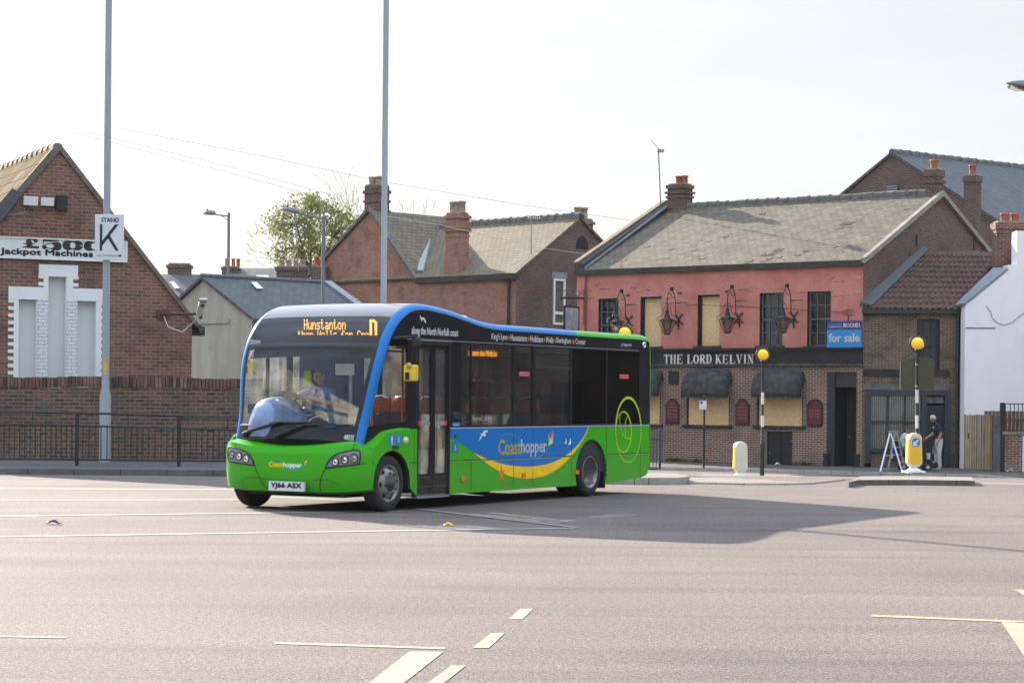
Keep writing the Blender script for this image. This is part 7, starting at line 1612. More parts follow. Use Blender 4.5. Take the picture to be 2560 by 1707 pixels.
led_rows(k, ("111100", "111110", "110111") + ("110011",) * 11, 924, 943, 799, 838, 6, 14)
k.build("led_lettering", M['led'], dsp)
# fleet number on the black band
tA = inv(US, 859, 1098, (3, .4)); tB = inv(US, 886, 1088, (3, .3)); k = MB()
text_on(k, "48035", lambda a, b: US(b, a, .004), tA[1], tB[1], min(tA[0], tB[0]) - .0, tA[0] + abs(tB[0] - tA[0])); k.build("fleet_number", M['bwhite'], wb)
# ------------------------------------------------ lower front shell (green)
SC0 = -.69; WS = .10; AC = .12
def FS(y, z, off=0.0):
    q = (y - BW / 2) / (BW / 2 + .03); a = min(1.2, abs(q)); sc_ = SC0 + .05 * max(0, (.62 - z)) ** 1 + (.24 if z > .8 else 0) * (z - .8) ; low = max(0, (.55 - z) / .3)
    s = sc_ + .10 * a ** 2 + .22 * a ** 7 + .10 * low ** 2 * (1 - .6 * a)
    nv = Vector((-1, (.35 * q + 1.6 * (a ** 8) * (1 if q > 0 else -1)), 0)); l = math.hypot(nv.x, nv.y)
    return B(s + nv.x / l * off, y + nv.y / l * off, z)
def ztop_f(y): q = (y - BW / 2) / (BW / 2); return .872 + .10 * abs(q) ** 2 - .09 * max(0, (abs(q) - .88) / .12) ** 2
k = MB(); ny_, nz_ = 48, 22; y_lo, y_hi = -.03, BW + .03
def zbot_f(y): q = abs((y - BW / 2) / (BW / 2)); return .27 + .05 * q ** 4
G = []
for i in range(nz_ + 1):
    row = []
    for j in range(ny_ + 1):
        u = -1 + 2 * j / ny_; u = math.sin(u * math.pi / 2) * .5 + u * .5; y = BW / 2 + u * (BW / 2 + .03); z = zbot_f(y) + (ztop_f(y) - zbot_f(y)) * i / nz_; row.append(FS(y, z))
    G.append(row)
k.grid(G, 0, flip=True); k.grid([[p + BD * .12 - Vector((0, 0, .03)) for p in G[0]], G[0]], 0, flip=True)
# closing lip back under the windscreen base
cen = FS(BW / 2, .9) + BD * .55
k.grid([G[-1], [p + (Vector((cen.x, cen.y, p.z)) - p) * .10 + Vector((0, 0, .03)) for p in G[-1]], [p + (Vector((cen.x, cen.y, p.z)) - p) * .24 + Vector((0, 0, .035)) for p in G[-1]]], 0, flip=True)
fp = k.build("front_panel", M['bgreen'], bus)
fpi = lambda x, y: inv(FS, x, y, (1.0, .6))
def front_poly(name, pts, mat, off, parent=bus, n=10):
    """patch on the front shell from a photo outline given as top and bottom edges [(x, ytop, ybot)...]"""
    T_ = [fpi(x, a) for x, a, b in pts]; Bt = [fpi(x, b) for x, a, b in pts]; T_ = catmull(T_, 4); Bt = catmull(Bt, 4)
    k = MB(); k.grid([[FS(*(tuple(b_[j] + (a_[j] - b_[j]) * i / n for j in (0, 1))), off) for a_, b_ in zip(T_, Bt)] for i in range(n + 1)], 0, flip=True); return k.build(name, mat, parent)
z5 = lambda x, y: (540 + x / 6.817, 1060 + y / 6.817); z6 = lambda x, y: (780 + x / 6.818, 1060 + y / 6.818)
M['hl_grey'] = plain("headlamp_grey", (.20, .205, .225), .4, .3, var=.05); M['chrome'] = plain("lamp_chrome", (.75, .76, .78), .12, 1.0, var=.03); M['lens'] = plain("lamp_lens", (.42, .43, .45), .1, .6, var=.3, scale=60)
def headlight(edge, lamps):
    h = front_poly("headlight", edge, M['hl_grey'], .006)
    k = MB(); T_ = [fpi(x, a) for x, a, b in edge]; Bt = [fpi(x, b) for x, a, b in edge]; k.tube([FS(*p, .006) for p in catmull(T_, 4) + list(reversed(catmull(Bt, 4))) + [T_[0]]], .010, 6); k.build("seal", M['seam'], h)
    for i, (x, y, rr) in enumerate(lamps):
        yz = fpi(x, y); c = FS(*yz, .006); e = .01; nv = (FS(yz[0] + e, yz[1]) - FS(yz[0] - e, yz[1])).cross(FS(yz[0], yz[1] + e) - FS(yz[0], yz[1] - e)).normalized()
        if nv.dot(BD) > 0: nv = -nv
        nv = (nv * .4 - BD * .8).normalized(); r_ = rr / 181.0
        k = MB(); k.lathe(c, [(r_ * 1.28, .0), (r_ * 1.28, .014), (r_ * 1.06, .016), (r_ * 1.0, .004)], nv, 24); k.build("bezel", M['seam'], h)
        k = MB(); k.lathe(c, [(r_, .007), (r_ * .8, .004), (r_ * .45, .003), (r_ * .4, .008), (0, .014)], nv, 24); k.build("lamp", M['lens'] if rr > 8.4 else M['chrome'], h)
headlight([(*z5(208, 420)[:1], z5(208, 440)[1], z5(214, 560)[1]), (z5(235, 388)[0], z5(235, 388)[1], z5(230, 630)[1]), (z5(300, 395)[0], z5(300, 395)[1], z5(300, 645)[1]), (z5(400, 425)[0], z5(400, 425)[1], z5(400, 662)[1]), (z5(500, 463)[0], z5(500, 463)[1], z5(500, 678)[1]), (z5(570, 510)[0], z5(570, 510)[1], z5(570, 688)[1]), (z5(610, 580)[0], z5(610, 580)[1], z5(610, 695)[1]), (z5(640, 675)[0], z5(640, 672)[1], z5(640, 697)[1])],
          [(*z5(283, 512), 8.6), (*z5(400, 540), 8.0), (*z5(522, 582), 8.2)])
headlight([(z6(236, 735)[0], z6(236, 715)[1], z6(236, 742)[1]), (z6(280, 640)[0], z6(280, 640)[1], z6(280, 738)[1]), (z6(350, 558)[0], z6(350, 558)[1], z6(350, 730)[1]), (z6(450, 500)[0], z6(450, 500)[1], z6(450, 718)[1]), (z6(570, 468)[0], z6(570, 468)[1], z6(570, 704)[1]), (z6(690, 442)[0], z6(690, 442)[1], z6(690, 690)[1]), (z6(770, 440)[0], z6(770, 440)[1], z6(770, 682)[1]), (z6(812, 462)[0], z6(812, 462)[1], z6(800, 640)[1]), (z6(822, 500)[0], z6(824, 500)[1], z6(812, 560)[1])],
          [(*z6(402, 637), 7.6), (*z6(560, 603), 8.0), (*z6(715, 577), 8.8)])
# panel seams on the front
def seam(px_pts, rad=.006, nm="panel_seam"):
    P_ = catmull([fpi(*p) for p in px_pts], 5); k = MB(); k.tube([FS(*p, .001) for p in P_], rad, 5); k.build(nm, M['seam'], fp)
seam([z5(640, 610), z5(660, 700), z5(700, 830), z5(760, 950), z5(830, 1060), z5(900, 1112)]); seam([z6(232, 745), z6(190, 830), z6(150, 930), z6(135, 1020), z6(138, 1100), z6(165, 1160)])
seam([z5(190, 628), z5(240, 632), z5(400, 665), z5(640, 705)], .005); seam([z6(232, 752), z6(450, 726), z6(790, 688), z6(900, 682)], .005)
seam([z5(480, 1090), z5(450, 1030), z5(460, 980), z5(510, 920), z5(600, 900), z5(760, 915), z5(950, 940)], .003, "tow_panel_seam"); seam([z6(0, 955), z6(150, 948), z6(260, 950), z6(360, 975), z6(430, 1015), z6(475, 1050)], .003, "tow_panel_seam")
seam([z5(335, 330), z5(330, 380)], .004); seam([z6(740, 280), z6(725, 340), z6(690, 430)], .004)
# number plate
A_, B_2 = fpi(*r1(399, 1362)), fpi(*r1(644, 1293)); y0, y1_, zp0, zp1 = fpi(*r1(400, 1325))[0], fpi(*r1(645, 1330))[0], fpi(*r1(520, 1360))[1], fpi(*r1(520, 1296))[1]
pc = lambda y, z, o=0.0: B(SC0 - .035 - o + .03 * 0, y, z)
k = MB(); k.hexa([pc(y0, zp0, -.03), pc(y1_, zp0, -.03), pc(y1_, zp0, .012), pc(y0, zp0, .012)], [pc(y0, zp1, -.03), pc(y1_, zp1, -.03), pc(y1_, zp1, .012), pc(y0, zp1, .012)]); pl_ = k.build("number_plate", plain("plate_white", (.66, .67, .70), .35, var=.03), bus)
k = MB(); text_on(k, "YJ66 ASX", lambda a, b: pc(a, b, .0135), y0 + (y1_ - y0) * .07, y1_ - (y1_ - y0) * .07, zp0 + (zp1 - zp0) * .2, zp1 - (zp1 - zp0) * .16, bold=.007); k.build("lettering", M['black'], pl_)
# front logo
def flogo(text, x0, x1, y0, y1, mat, bold=.006):
    a, b = fpi(x0, y1), fpi(x1, y0); a2 = fpi(x0, y0); k = MB(); zt = lambda f: a[1] + (a2[1] - a[1]) * f
    text_on(k, text, lambda u, v: FS(u, v, .004), a[0], b[0], a[1], a2[1], bold=bold); return k.build("logo_lettering", mat, fp)
flogo("Coast", *z5(905, 0)[:1], z5(1148, 0)[0], z5(0, 640)[1], z5(0, 718)[1], M['byellow']); flogo("hopper", z5(1152, 0)[0], z5(1462, 0)[0], z5(0, 650)[1], z5(0, 748)[1], M['bwhite'])
k = MB(); kp = [fpi(*z5(*p)) for p in ((1500, 632), (1558, 590), (1558, 650), (1505, 690), (1530, 640))]
for tri, mi in (((0, 4, 1), 0), ((1, 4, 2), 1), ((2, 4, 3), 2), ((3, 4, 0), 3)): k.add([FS(*kp[i], .004) for i in tri], [(0, 1, 2)], mi)
M['kite'] = [plain("kite_red", (.62, .07, .07), .4), plain("kite_lilac", (.55, .33, .52), .4), plain("kite_yellow", (.85, .72, .02), .4), plain("kite_green", (.18, .52, .12), .4)]
k.build("logo_kite", M['kite'], fp)
k = MB(); cyan = plain("cyan_vinyl", (.03, .35, .55), .4)
for pp in (((915, 625), (960, 600), (1040, 595), (1100, 615), (1145, 645)), ((1200, 740), (1270, 765), (1370, 772), (1440, 750), (1490, 700))):
    P_ = catmull([fpi(*z5(*p)) for p in pp], 5); ribbon(k, P_, .006, lambda a, b: FS(a, b, .004))
k.build("logo_swirl", cyan, fp)
# ------------------------------------------------ nearside panels
side = lambda s, z, o=0.0: B(s, -o, z)
ZB_ = (n2_(420, 921)[1] + n2_(1780, 903)[1]) / 2; ZW = (n2_(480, 322)[1] + n2_(1730, 384)[1]) / 2
D0, D1 = n2_(165, 900)[0], n2_(407, 900)[0]; SR = frB.px(1478, 1205)[0]; ZSK = n2_(1000, 1345)[1]; ZSM = (n2_(410, 1152)[1] + n2_(1800, 1097)[1]) / 2
print("BUS", "S_END %.2f ZT %.2f SR %.2f D0 %.2f D1 %.2f ZB %.2f ZW %.2f ZSK %.2f ZSM %.2f front s %.2f top %.2f" % (S_END, ZT, SR, D0, D1, ZB_, ZW, ZSK, ZSM, inner[0][0], max(z for s, z in inner)))
def poly_side(name, pts, mat, o=0.0, th=.02, parent=bus, label=None):
    k = MB(); k.prism([side(s, z, o) for s, z in pts], frB.n * -th); ob = k.build(name, mat, parent); return ob
def zin(s):
    best = None
    for i in range(6 * 5, NC - 1):
        if CRV[i][0] <= s <= CRV[i + 1][0]: f = (s - CRV[i][0]) / max(1e-6, CRV[i + 1][0] - CRV[i][0]); return CRV[i][1] + (CRV[i + 1][1] - CRV[i][1]) * f
    return ZT
# pillar-side function: s of the inner edge at height z
def sin_(z):
    t = t_at_z(z); return crv(t)[0]
WR = .395
# black upper panel (above the windows) from pillar to rear
top = [(s, zin(s)) for s in [sin_(ZW) + .02 + (S_LAST + .12 - sin_(ZW)) * i / 60 for i in range(61)]]
sU0 = sin_(ZW)
k = MB(); k.grid([[side(s, ZW) for s, z in top], [side(s, z) for s, z in top]], 0, smooth=False)
k.grid([[side(s, ZW, -.03) for s, z in top], [side(s, ZW) for s, z in top]], 0, smooth=False)
up_ = k.build("cantrail_panel", M['bblack'], bus)
SE2 = S_END - .02
wins = [(n2_(482, 600)[0], n2_(552, 600)[0], 'gl_side'), (n2_(560, 600)[0], n2_(846, 600)[0], 'gl_side'), (n2_(856, 600)[0], n2_(982, 600)[0], 'gl_side'), (n2_(996, 600)[0], n2_(1246, 600)[0], 'gl_side'), (n2_(1262, 600)[0], n2_(1498, 600)[0], 'gl_dark2'), (n2_(1508, 600)[0], n2_(1730, 600)[0], 'gl_dark2')]
ZW0 = ZB_ + .035; ZW1 = ZW - .02
k = MB(); edges = [D1] + [v for w in wins for v in w[:2]] + [SE2]
for i in range(0, len(edges), 2): k.prism([side(edges[i], ZW0), side(edges[i + 1], ZW0), side(edges[i + 1], ZW1), side(edges[i], ZW1)], frB.n * -.03)
k.prism([side(D1, ZB_), side(SE2, ZB_), side(SE2, ZW0), side(D1, ZW0)], frB.n * -.03); k.prism([side(D1, ZW1), side(SE2, ZW1), side(SE2, ZW), side(D1, ZW)], frB.n * -.03)
zr0 = ZT - .03; k.prism([side(S_LAST + .05, ZW), side(SE2, ZW), side(SE2, zr0 - .1), side(S_LAST + .12, zr0)], frB.n * -.02)
k.build("window_surround", M['bblack'], bus)
for i, (a, b, g) in enumerate(wins):
    k = MB(); k.prism([side(a - .004, ZW0 - .004, -.003), side(b + .004, ZW0 - .004, -.003), side(b + .004, ZW1 + .004, -.003), side(a - .004, ZW1 + .004, -.003)], frB.n * -.005); w_ = k.build("side_window", M[g], bus)
    if i == 3:
        zh = n2_(1120, 505)[1]; k = MB(); k.prism([side(a + .02, zh - .02, .0), side(b - .02, zh - .02, .0), side(b - .02, zh + .02, .0), side(a + .02, zh + .02, .0)], frB.n * .012); k.prism([side(a + .02, zh + .02, .0), side(b - .02, zh + .02, .0), side(b - .02, zh + .032, .0), side(a + .02, zh + .032, .0)], frB.n * .014, 1); k.build("hopper_bar", [M['blackmatt'], M['chrome']], w_)
k = MB(); k.tube([side(sU0 + .4, ZW + .004, .004), side(S_LAST, ZW + .004, .004)], .006, 5); k.build("drip_rail", plain("grey_trim", (.25, .26, .28), .4, .3), bus)
k = MB(); k.prism([side(D1, ZB_ - .012, .0), side(SE2, ZB_ - .012, .0), side(SE2, ZB_ + .006, .0), side(D1, ZB_ + .006, .0)], frB.n * .008); k.build("waist_rail", plain("waist_rail", (.34, .42, .55), .3, var=.05), bus)
# main lower side with wheel arch
def arch(sc_, r_, a0=0, a1=180, n=20): return [(sc_ + r_ * math.cos(R(a0 + (a1 - a0) * i / n)), WR + r_ * math.sin(R(a0 + (a1 - a0) * i / n))) for i in range(n + 1)]
AR = .53; za = ZSK
aa = math.degrees(math.asin((za - WR) / AR))
low = [(D1, za), (SR - AR * math.cos(R(aa)), za)] + arch(SR, AR, 180 - aa, aa, 26) + [(SR + AR * math.cos(R(aa)), za + .0), (SE2 - .35, za + .06), (SE2 - .1, za + .10), (SE2, za + .2), (SE2, ZB_), (D1, ZB_)]
ls_ = poly_side("side_panel", low, M['bgreen'], 0.0, .03)
# livery: yellow crescent and blue field laid over the green
def livery(name, pts, mat, o):
    k = MB(); k.prism([side(s, z, o) for s, z in pts], frB.n * -.0015); return k.build(name, mat, ls_)
blu = [n2_(*p) for p in ((415, 984), (490, 1036), (570, 1092), (630, 1124), (700, 1150), (775, 1174), (850, 1187), (920, 1192), (990, 1190), (1060, 1180), (1120, 1164), (1180, 1137), (1230, 1104), (1275, 1066), (1310, 1028), (1340, 984), (1358, 950), (1370, 922))]
blu = [(D1 + .002, blu[0][1])] + blu[1:]; blu = blu + [(blu[-1][0] + .03, ZB_ - .014), (D1 + .002, ZB_ - .014)]
yel = [n2_(*p) for p in ((566, 1088), (600, 1120), (650, 1160), (700, 1196), (760, 1232), (820, 1258), (880, 1272), (940, 1278), (1000, 1273), (1060, 1260), (1120, 1234), (1180, 1193), (1230, 1146), (1275, 1094), (1310, 1046), (1340, 1000), (1362, 955), (1378, 918))]
yel_in = [n2_(*p) for p in ((1368, 922), (1340, 984), (1310, 1028), (1275, 1066), (1230, 1104), (1180, 1137), (1120, 1164), (1060, 1180), (990, 1190), (920, 1192), (850, 1187), (775, 1174), (700, 1150), (630, 1124))]
yel[-1] = (yel[-1][0], ZB_ - .014); yel_in[0] = (yel_in[0][0], ZB_ - .014)
livery("yellow_swoosh", yel + [(s, z + .015) for s, z in yel_in], M['byellow'], .0030); livery("blue_swoosh", blu, M['bblue'], .0045)
k = MB()
for x0 in (849, 986, 1255, 1500, 1738): s_ = n2_(x0, 1000)[0]; k.prism([side(s_ - .004, za + .03, .006), side(s_ + .004, za + .03, .006), side(s_ + .004, ZB_ - .02, .006), side(s_ - .004, ZB_ - .02, .006)], frB.n * -.001)
s_ = n2_(552, 1250)[0]; k.prism([side(s_ - .004, za + .03, .006), side(s_ + .004, za + .03, .006), side(s_ + .004, ZSM, .006), side(s_ - .004, ZSM, .006)], frB.n * -.001)
k.prism([side(D1, ZSM - .007, .006), side(SR - .52, ZSM - .007, .006), side(SR - .52, ZSM + .007, .006), side(D1, ZSM + .007, .006)], frB.n * -.001)
k.prism([side(SR + .52, ZSM - .007, .006), side(SE2, ZSM - .007, .006), side(SE2, ZSM + .007, .006), side(SR + .52, ZSM + .007, .006)], frB.n * -.001)
k.build("panel_seam", M['seam'], ls_)
k = MB(); k.prism([side(D1, ZSM - .016, .007), side(SR - .52, ZSM - .016, .007), side(SR - .52, ZSM - .008, .007), side(D1, ZSM - .008, .007)], frB.n * -.001); k.prism([side(SR + .52, ZSM - .016, .007), side(SE2, ZSM - .016, .007), side(SE2, ZSM - .008, .007), side(SR + .52, ZSM - .008, .007)], frB.n * -.001); k.build("seam_edge", plain("seam_edge", (.30, .48, .30), .3), ls_)
for xx in (492, 918, 1290): 
    yy = {492: 1277, 918: 1252, 1290: 1231}[xx]; s_, z_ = n2_(xx, yy); k = MB(); k.prism([side(s_ - .055, z_ - .034, .004), side(s_ + .055, z_ - .034, .004), side(s_ + .055, z_ + .034, .004), side(s_ - .055, z_ + .034, .004)], frB.n * .02); k.build("side_marker", plain("amber_reflector", (.75, .20, .01), .25, var=.2, scale=40), ls_, bevel=.008)
# lime spiral
z3 = lambda x, y: frB.px(1480 + x / 3.5625, 800 + y / 3.5625); k = MB(); sfn = lambda a, b: side(a, b, .0075)
def spiral(px, wid):
    P_ = catmull([z3(*p) for p in px], 8); n_ = len(P_); W_ = [wid[0] + (wid[1] - wid[0]) * (.5 - .5 * math.cos(2 * math.pi * i / (n_ - 1))) for i in range(n_)]; ribbon(k, P_, W_, sfn)
ell = lambda cx, cy, rx, ry, a0, a1, n: [(cx + rx * math.cos(R(a0 + (a1 - a0) * i / n)), cy - ry * math.sin(R(a0 + (a1 - a0) * i / n))) for i in range(n + 1)]
spiral(ell(320, 978, 113, 288, -90, 270, 20), (.008, .022)); spiral(ell(278, 996, 70, 180, 175, -180, 18), (.008, .016)); spiral([(247, 842), (244, 900), (256, 965), (276, 1020), (303, 1052), (330, 1056), (348, 1045)], (.007, .009)); spiral([(314, 856), (296, 900), (290, 960), (293, 1010), (299, 1050)], (.007, .009))
k.build("lime_spiral", M['lime'], ls_)
# logo on the side
z7 = lambda x, y: frB.px(1200 + x / 7.127, 960 + y / 7.127)
def stext(text, rect, mat, o=.0065, parent=ls_, bold=.006, nm="logo_lettering"):
    k = MB(); text_on(k, text, lambda a, b: side(a, b, o), *rect, bold=bold); return k.build(nm, mat, parent)
lg = lambda x0, x1, y0, y1: (z7(x0, (y0 + y1) / 2)[0], z7(x1, (y0 + y1) / 2)[0], z7((x0 + x1) / 2, y1)[1], z7((x0 + x1) / 2, y0)[1])
stext("Coast", lg(325, 722, 990, 1248), plain("logo_yellow", (.78, .60, .05), .4)); stext("hopper", lg(728, 1180, 985, 1288), M['bwhite'])
k = MB(); kp = [z7(*p) for p in ((1210, 900), (1303, 825), (1296, 1040), (1212, 1104), (1252, 968))]
for tri, mi in (((0, 4, 1), 0), ((1, 4, 2), 1), ((2, 4, 3), 2), ((3, 4, 0), 3)): k.add([side(*kp[i], .0065) for i in tri], [(0, 1, 2)], mi)
k.build("logo_kite", M['kite'], ls_)
k = MB(); P_ = catmull([z7(*p) for p in ((322, 1035), (350, 965), (410, 905), (490, 880), (570, 885), (640, 930), (700, 985), (735, 1040))], 6)
for i in range(0, len(P_) - 2, 3): ribbon(k, P_[i:i + 3], .008, lambda a, b: side(a, b, .0062))
P_ = catmull([z7(*p) for p in ((865, 1240), (930, 1290), (1010, 1312), (1090, 1290), (1160, 1220), (1205, 1120))], 6)
for i in range(0, len(P_) - 2, 3): ribbon(k, P_[i:i + 3], .007, lambda a, b: side(a, b, .0062))
a, b = n2_(1170, 1025), n2_(1290, 1025); ribbon(k, [(a[0], (a[1] + b[1]) / 2), (b[0], (a[1] + b[1]) / 2)], .004, lambda a, b: side(a, b, .0062)); k.build("logo_swirl", cyan, ls_)
k = MB()
for tri in (((1207, 1033), (1220, 1033), (1219, 990)), ((1230, 1042), (1250, 1038), (1251, 990))): k.add([side(*n2_(*p), .0065) for p in tri], [(0, 1, 2)])
def bird(pts, o): k.prism([side(*n2_(*p), o) for p in pts], frB.n * .0005)
bird(((608, 1013), (614, 985), (628, 968), (612, 966), (635, 955), (640, 943), (655, 938), (668, 942), (667, 952), (652, 955), (647, 963), (658, 972), (645, 985), (640, 972), (628, 980), (618, 998)), .0062); k.build("white_motifs", M['bwhite'], ls_)
k = MB(); bird(((190, 137), (200, 140), (206, 152), (222, 150), (232, 165), (238, 188), (230, 188), (222, 166), (210, 164), (212, 175), (200, 172), (205, 160), (190, 158), (200, 152)), .003); k.build("white_motifs", M['bwhite'], up_)
k = MB(); sp_ = n2_(763, 1243); st_ = [(sp_[0] + (.16 if i % 2 == 0 else .055) * math.cos(R(20 + 36 * i)) * .75, sp_[1] + (.16 if i % 2 == 0 else .055) * math.sin(R(20 + 36 * i))) for i in range(10)]; k.prism([side(s, z, .006) for s, z in st_], frB.n * .0005); k.build("starfish_motif", plain("starfish_orange", (.62, .23, .02), .5), ls_)
ct = lambda x0, x1, y0, y1: (n2_(x0, (y0 + y1) / 2)[0], n2_(x1, (y0 + y1) / 2)[0], n2_((x0 + x1) / 2, y1)[1], n2_((x0 + x1) / 2, y0)[1])
stext("along the North Norfolk coast", ct(137, 462, 222, 290), M['bwhite'], .003, up_, .004, "lettering")
for tx_, x0, x1, y0, y1 in (("King's Lynn", 696, 806, 262, 316), ("Hunstanton", 830, 943, 272, 314), ("Holkham", 967, 1055, 280, 322), ("Wells", 1076, 1129, 288, 327), ("Sheringham", 1149, 1252, 292, 340), ("Cromer", 1284, 1353, 299, 338)): stext(tx_, ct(x0, x1, y0, y1), M['bwhite'], .003, up_, .003, "lettering")
stext("Stagecoach", ct(1618, 1675, 330, 356), M['bwhite'], .003, up_, .002, "lettering"); stext("from", ct(1572, 1598, 333, 350), plain("dim_vinyl", (.06, .065, .07), .5), .003, up_, .0, "lettering")
k = MB()
for xx, yy in ((818, 291), (956, 300), (1067, 308), (1140, 312), (1269, 320)):
    c_ = n2_(xx, yy); r_ = .045 if xx < 1200 else .05; k.prism([side(c_[0] + (r_ if i % 2 == 0 else r_ * .45) * math.cos(R(90 + 36 * i)), c_[1] + (r_ if i % 2 == 0 else r_ * .45) * math.sin(R(90 + 36 * i)), .003) for i in range(10)], frB.n * .0005)
k.build("star_motifs", plain("star_orange", (.5, .22, .05), .5), up_)
k = MB(); c_ = n2_(1607, 342); k.lathe(side(c_[0], c_[1], .003), [(0, .001), (.045, .001)], frB.n, 20, 0); ribbon(k, [(c_[0] - .03, c_[1] + .02), (c_[0] + .01, c_[1] + .0), (c_[0] + .0, c_[1] - .035)], .012, lambda a, b: side(a, b, .005), 1); k.build("roundel", [plain("roundel_blue", (.05, .08, .42), .4), plain("roundel_red", (.6, .1, .03), .4)], up_)
# small window notices
def notice(s0, s1, z0, z1, mat, lines=(), o=.004, lm=None, par=bus, nm="window_notice"):
    k = MB(); k.prism([side(s0, z0, o), side(s1, z0, o), side(s1, z1, o), side(s0, z1, o)], frB.n * -.001); ob = k.build(nm, mat, par)
    if lines:
        k = MB(); n_ = len(lines)
        for i, tx_ in enumerate(lines): zc = z1 - (z1 - z0) * (i + .82) / n_; text_on(k, tx_, lambda a, b: side(a, b, o + .0005), s0 + (s1 - s0) * .1, s1 - (s1 - s0) * .1, zc, zc + (z1 - z0) / n_ * .5)
        k.build("lettering", lm or M['bwhite'], ob)
    return ob
M['nred'] = plain("notice_red", (.45, .03, .05), .5); nr_ = lambda x0, x1, y0, y1: ct(x0, x1, y0, y1)
for q in ((887, 963, 528, 561), (1592, 1656, 547, 578)): notice(*nr_(*q), M['nred'], ("EMERGENCY EXIT", "Break glass"))
nb_ = plain("notice_blue", (.01, .16, .42), .5); notice(*nr_(420, 460, 1018, 1095), nb_, (), .007)
notice(*nr_(427, 475, 806, 858), M['black'], ("tap on", "and go"), .004, nb_); notice(*nr_(422, 474, 883, 910), nb_, ("Please tell us",), .004)
notice(*nr_(492, 520, 830, 890), M['black'], ("cctv", "in use"), .004, M['steel'])
stext("free wifi", ct(565, 630, 835, 875), plain("etched_white", (.35, .35, .34), .6), .004, bus, .0, "window_lettering"); stext("usb charging", ct(650, 700, 830, 885), plain("etched_white_b", (.38, .38, .37), .6), .004, bus, .0, "window_lettering")
def wheelchair(c, h, o, mat, par):
    k = MB(); f = lambda a, b: side(c[0] + a * h * .8, c[1] + b * h, o); k.lathe(side(c[0] - .05 * h, c[1] + .36 * h, o), [(0, .0), (.09 * h, .0)], frB.n, 12)
    ribbon(k, [(-.06, .24), (-.03, 0), (.2, -.02), (.3, -.3), (.4, -.3)], .05, f); ribbon(k, [(-.03, .13), (.16, .12)], .035, f); ribbon(k, arcp(.02, -.16, .26, .22, 130, 360, 16), .035, f); k.build("pictogram", mat, par)
wheelchair(n2_(440, 1060), .10, .0085, M['bwhite'], bus)
# door
zd0, zd1 = n2_(285, 1392)[1], ZW + .0; k = MB()
fw_ = .035
def dbox(s0, s1, z0, z1, w0, w1, m=0): k.fbox(frB, s0, s1, z0, z1, w0, w1, m)
dbox(D0, D0 + fw_, zd0, zd1, -.06, .004); dbox(D1 - fw_, D1, zd0, zd1, -.06, .004); dbox(D0 + fw_, D1 - fw_, zd1 - .06, zd1, -.06, .003); k.build("door_frame", M['blackmatt'], bus)
k = MB(); k.fbox(frB, D0 + .0, D1 + .02, zd1 - .01, zd1 + .015, .004, .02); k.build("drip_rail", plain("door_rail", (.2, .21, .23), .4), bus)
dm = (D0 + D1) / 2 + .01; zpan = n2_(285, 1240)[1]
for s0, s1, lf_s in ((D0 + fw_ + .004, dm - .006, 0), (dm + .006, D1 - fw_ - .004, 1)):
    k = MB(); z0, z1 = zd0 + .02, zd1 - .065; fr_ = .055
    dbox(s0, s0 + fr_, z0, z1, -.04, -.008); dbox(s1 - fr_, s1, z0, z1, -.04, -.008); dbox(s0 + fr_, s1 - fr_, z1 - .06, z1, -.04, -.009); dbox(s0 + fr_, s1 - fr_, z0, zpan, -.04, -.012)
    zb2 = n2_(285, 1262)[1]; dbox(s0 + fr_, s1 - fr_, zb2 - .012, zb2, -.012, -.006, 1); zb2 = n2_(285, 1330)[1]; dbox(s0 + fr_, s1 - fr_, zb2 - .006, zb2 + .006, -.012, -.006, 1)
    d_ = k.build("door_leaf", [M['bblack'], plain("door_trim", (.06, .07, .085), .35, .3)], bus)
    k = MB(); dbox(s0 + fr_, s1 - fr_, zpan, z1 - .06, -.03, -.022); k.build("door_pane", M['gl_door'], d_)
    k = MB(); u0 = s0 + fr_ * .3; nz0 = n2_(285, 902)[1]; nz1 = n2_(285, 878)[1]
    a_, b_ = (s0 + fr_ * .6, s1 - fr_ * 1.4) if not lf_s else (s0 + fr_ * .9, s1 - fr_ * .8); dbox(a_, b_, nz0, nz1, -.02, -.005, 0); dbox(a_ - .0 if not lf_s else b_ - .06, a_ + .06 if not lf_s else b_, nz0 - .012, nz1 + .012, -.02, -.004, 1); k.build("door_notice", [plain("notice_grey", (.25, .25, .28), .5), M['nred']], d_)
k = MB(); s0, z0 = n2_(185, 1388); k.fbox(frB, D0 + .03, D1 - .03, zd0 - .035, zd0 - .0, -.08, .012); k.build("door_step", M['steel'], bus)
# nearside front fender and quarter window
ftop = [n1_(*p) for p in ((1040, 1052), (1070, 1028), (1120, 998), (1180, 964), (1240, 944), (1300, 934), (1350, 931))]
ftop[0] = (inner[0][0] - .02, inner[0][1] + .0)
fs_edge = lambda z: (FS(-.03, z) - BO).dot(BD)
AF = .455; fz0 = n1_(1380, 1398)[1]; ZSF = n1_(1120, 1175)[1]
aarc = [(AC + AF * math.cos(R(180 - 188 * i / 30)), WR + AF * math.sin(R(180 - 188 * i / 30))) for i in range(31)]
fend = [(fs_edge(z), z) for z in (ztop_f(0), .8, .72, .64, .55, .46, .40)] + [p for p in aarc if p[0] > fs_edge(max(.4, p[1])) - .005] + [(D0, fz0), (D0, ftop[-1][1])] + [(s, z) for s, z in reversed(ftop) if s > fs_edge(.9) + .12]
sf0 = fs_edge(.8)
k = MB(); k.prism([B(s, -.03, z) for s, z in fend], BE * .04); fe = k.build("fender", M['bgreen'], bus)
k = MB(); T2 = [(s, z) for s, z in ftop if s > fs_edge(.9) + .12]; T2 = [(fs_edge(.88), ztop_f(0))] + T2
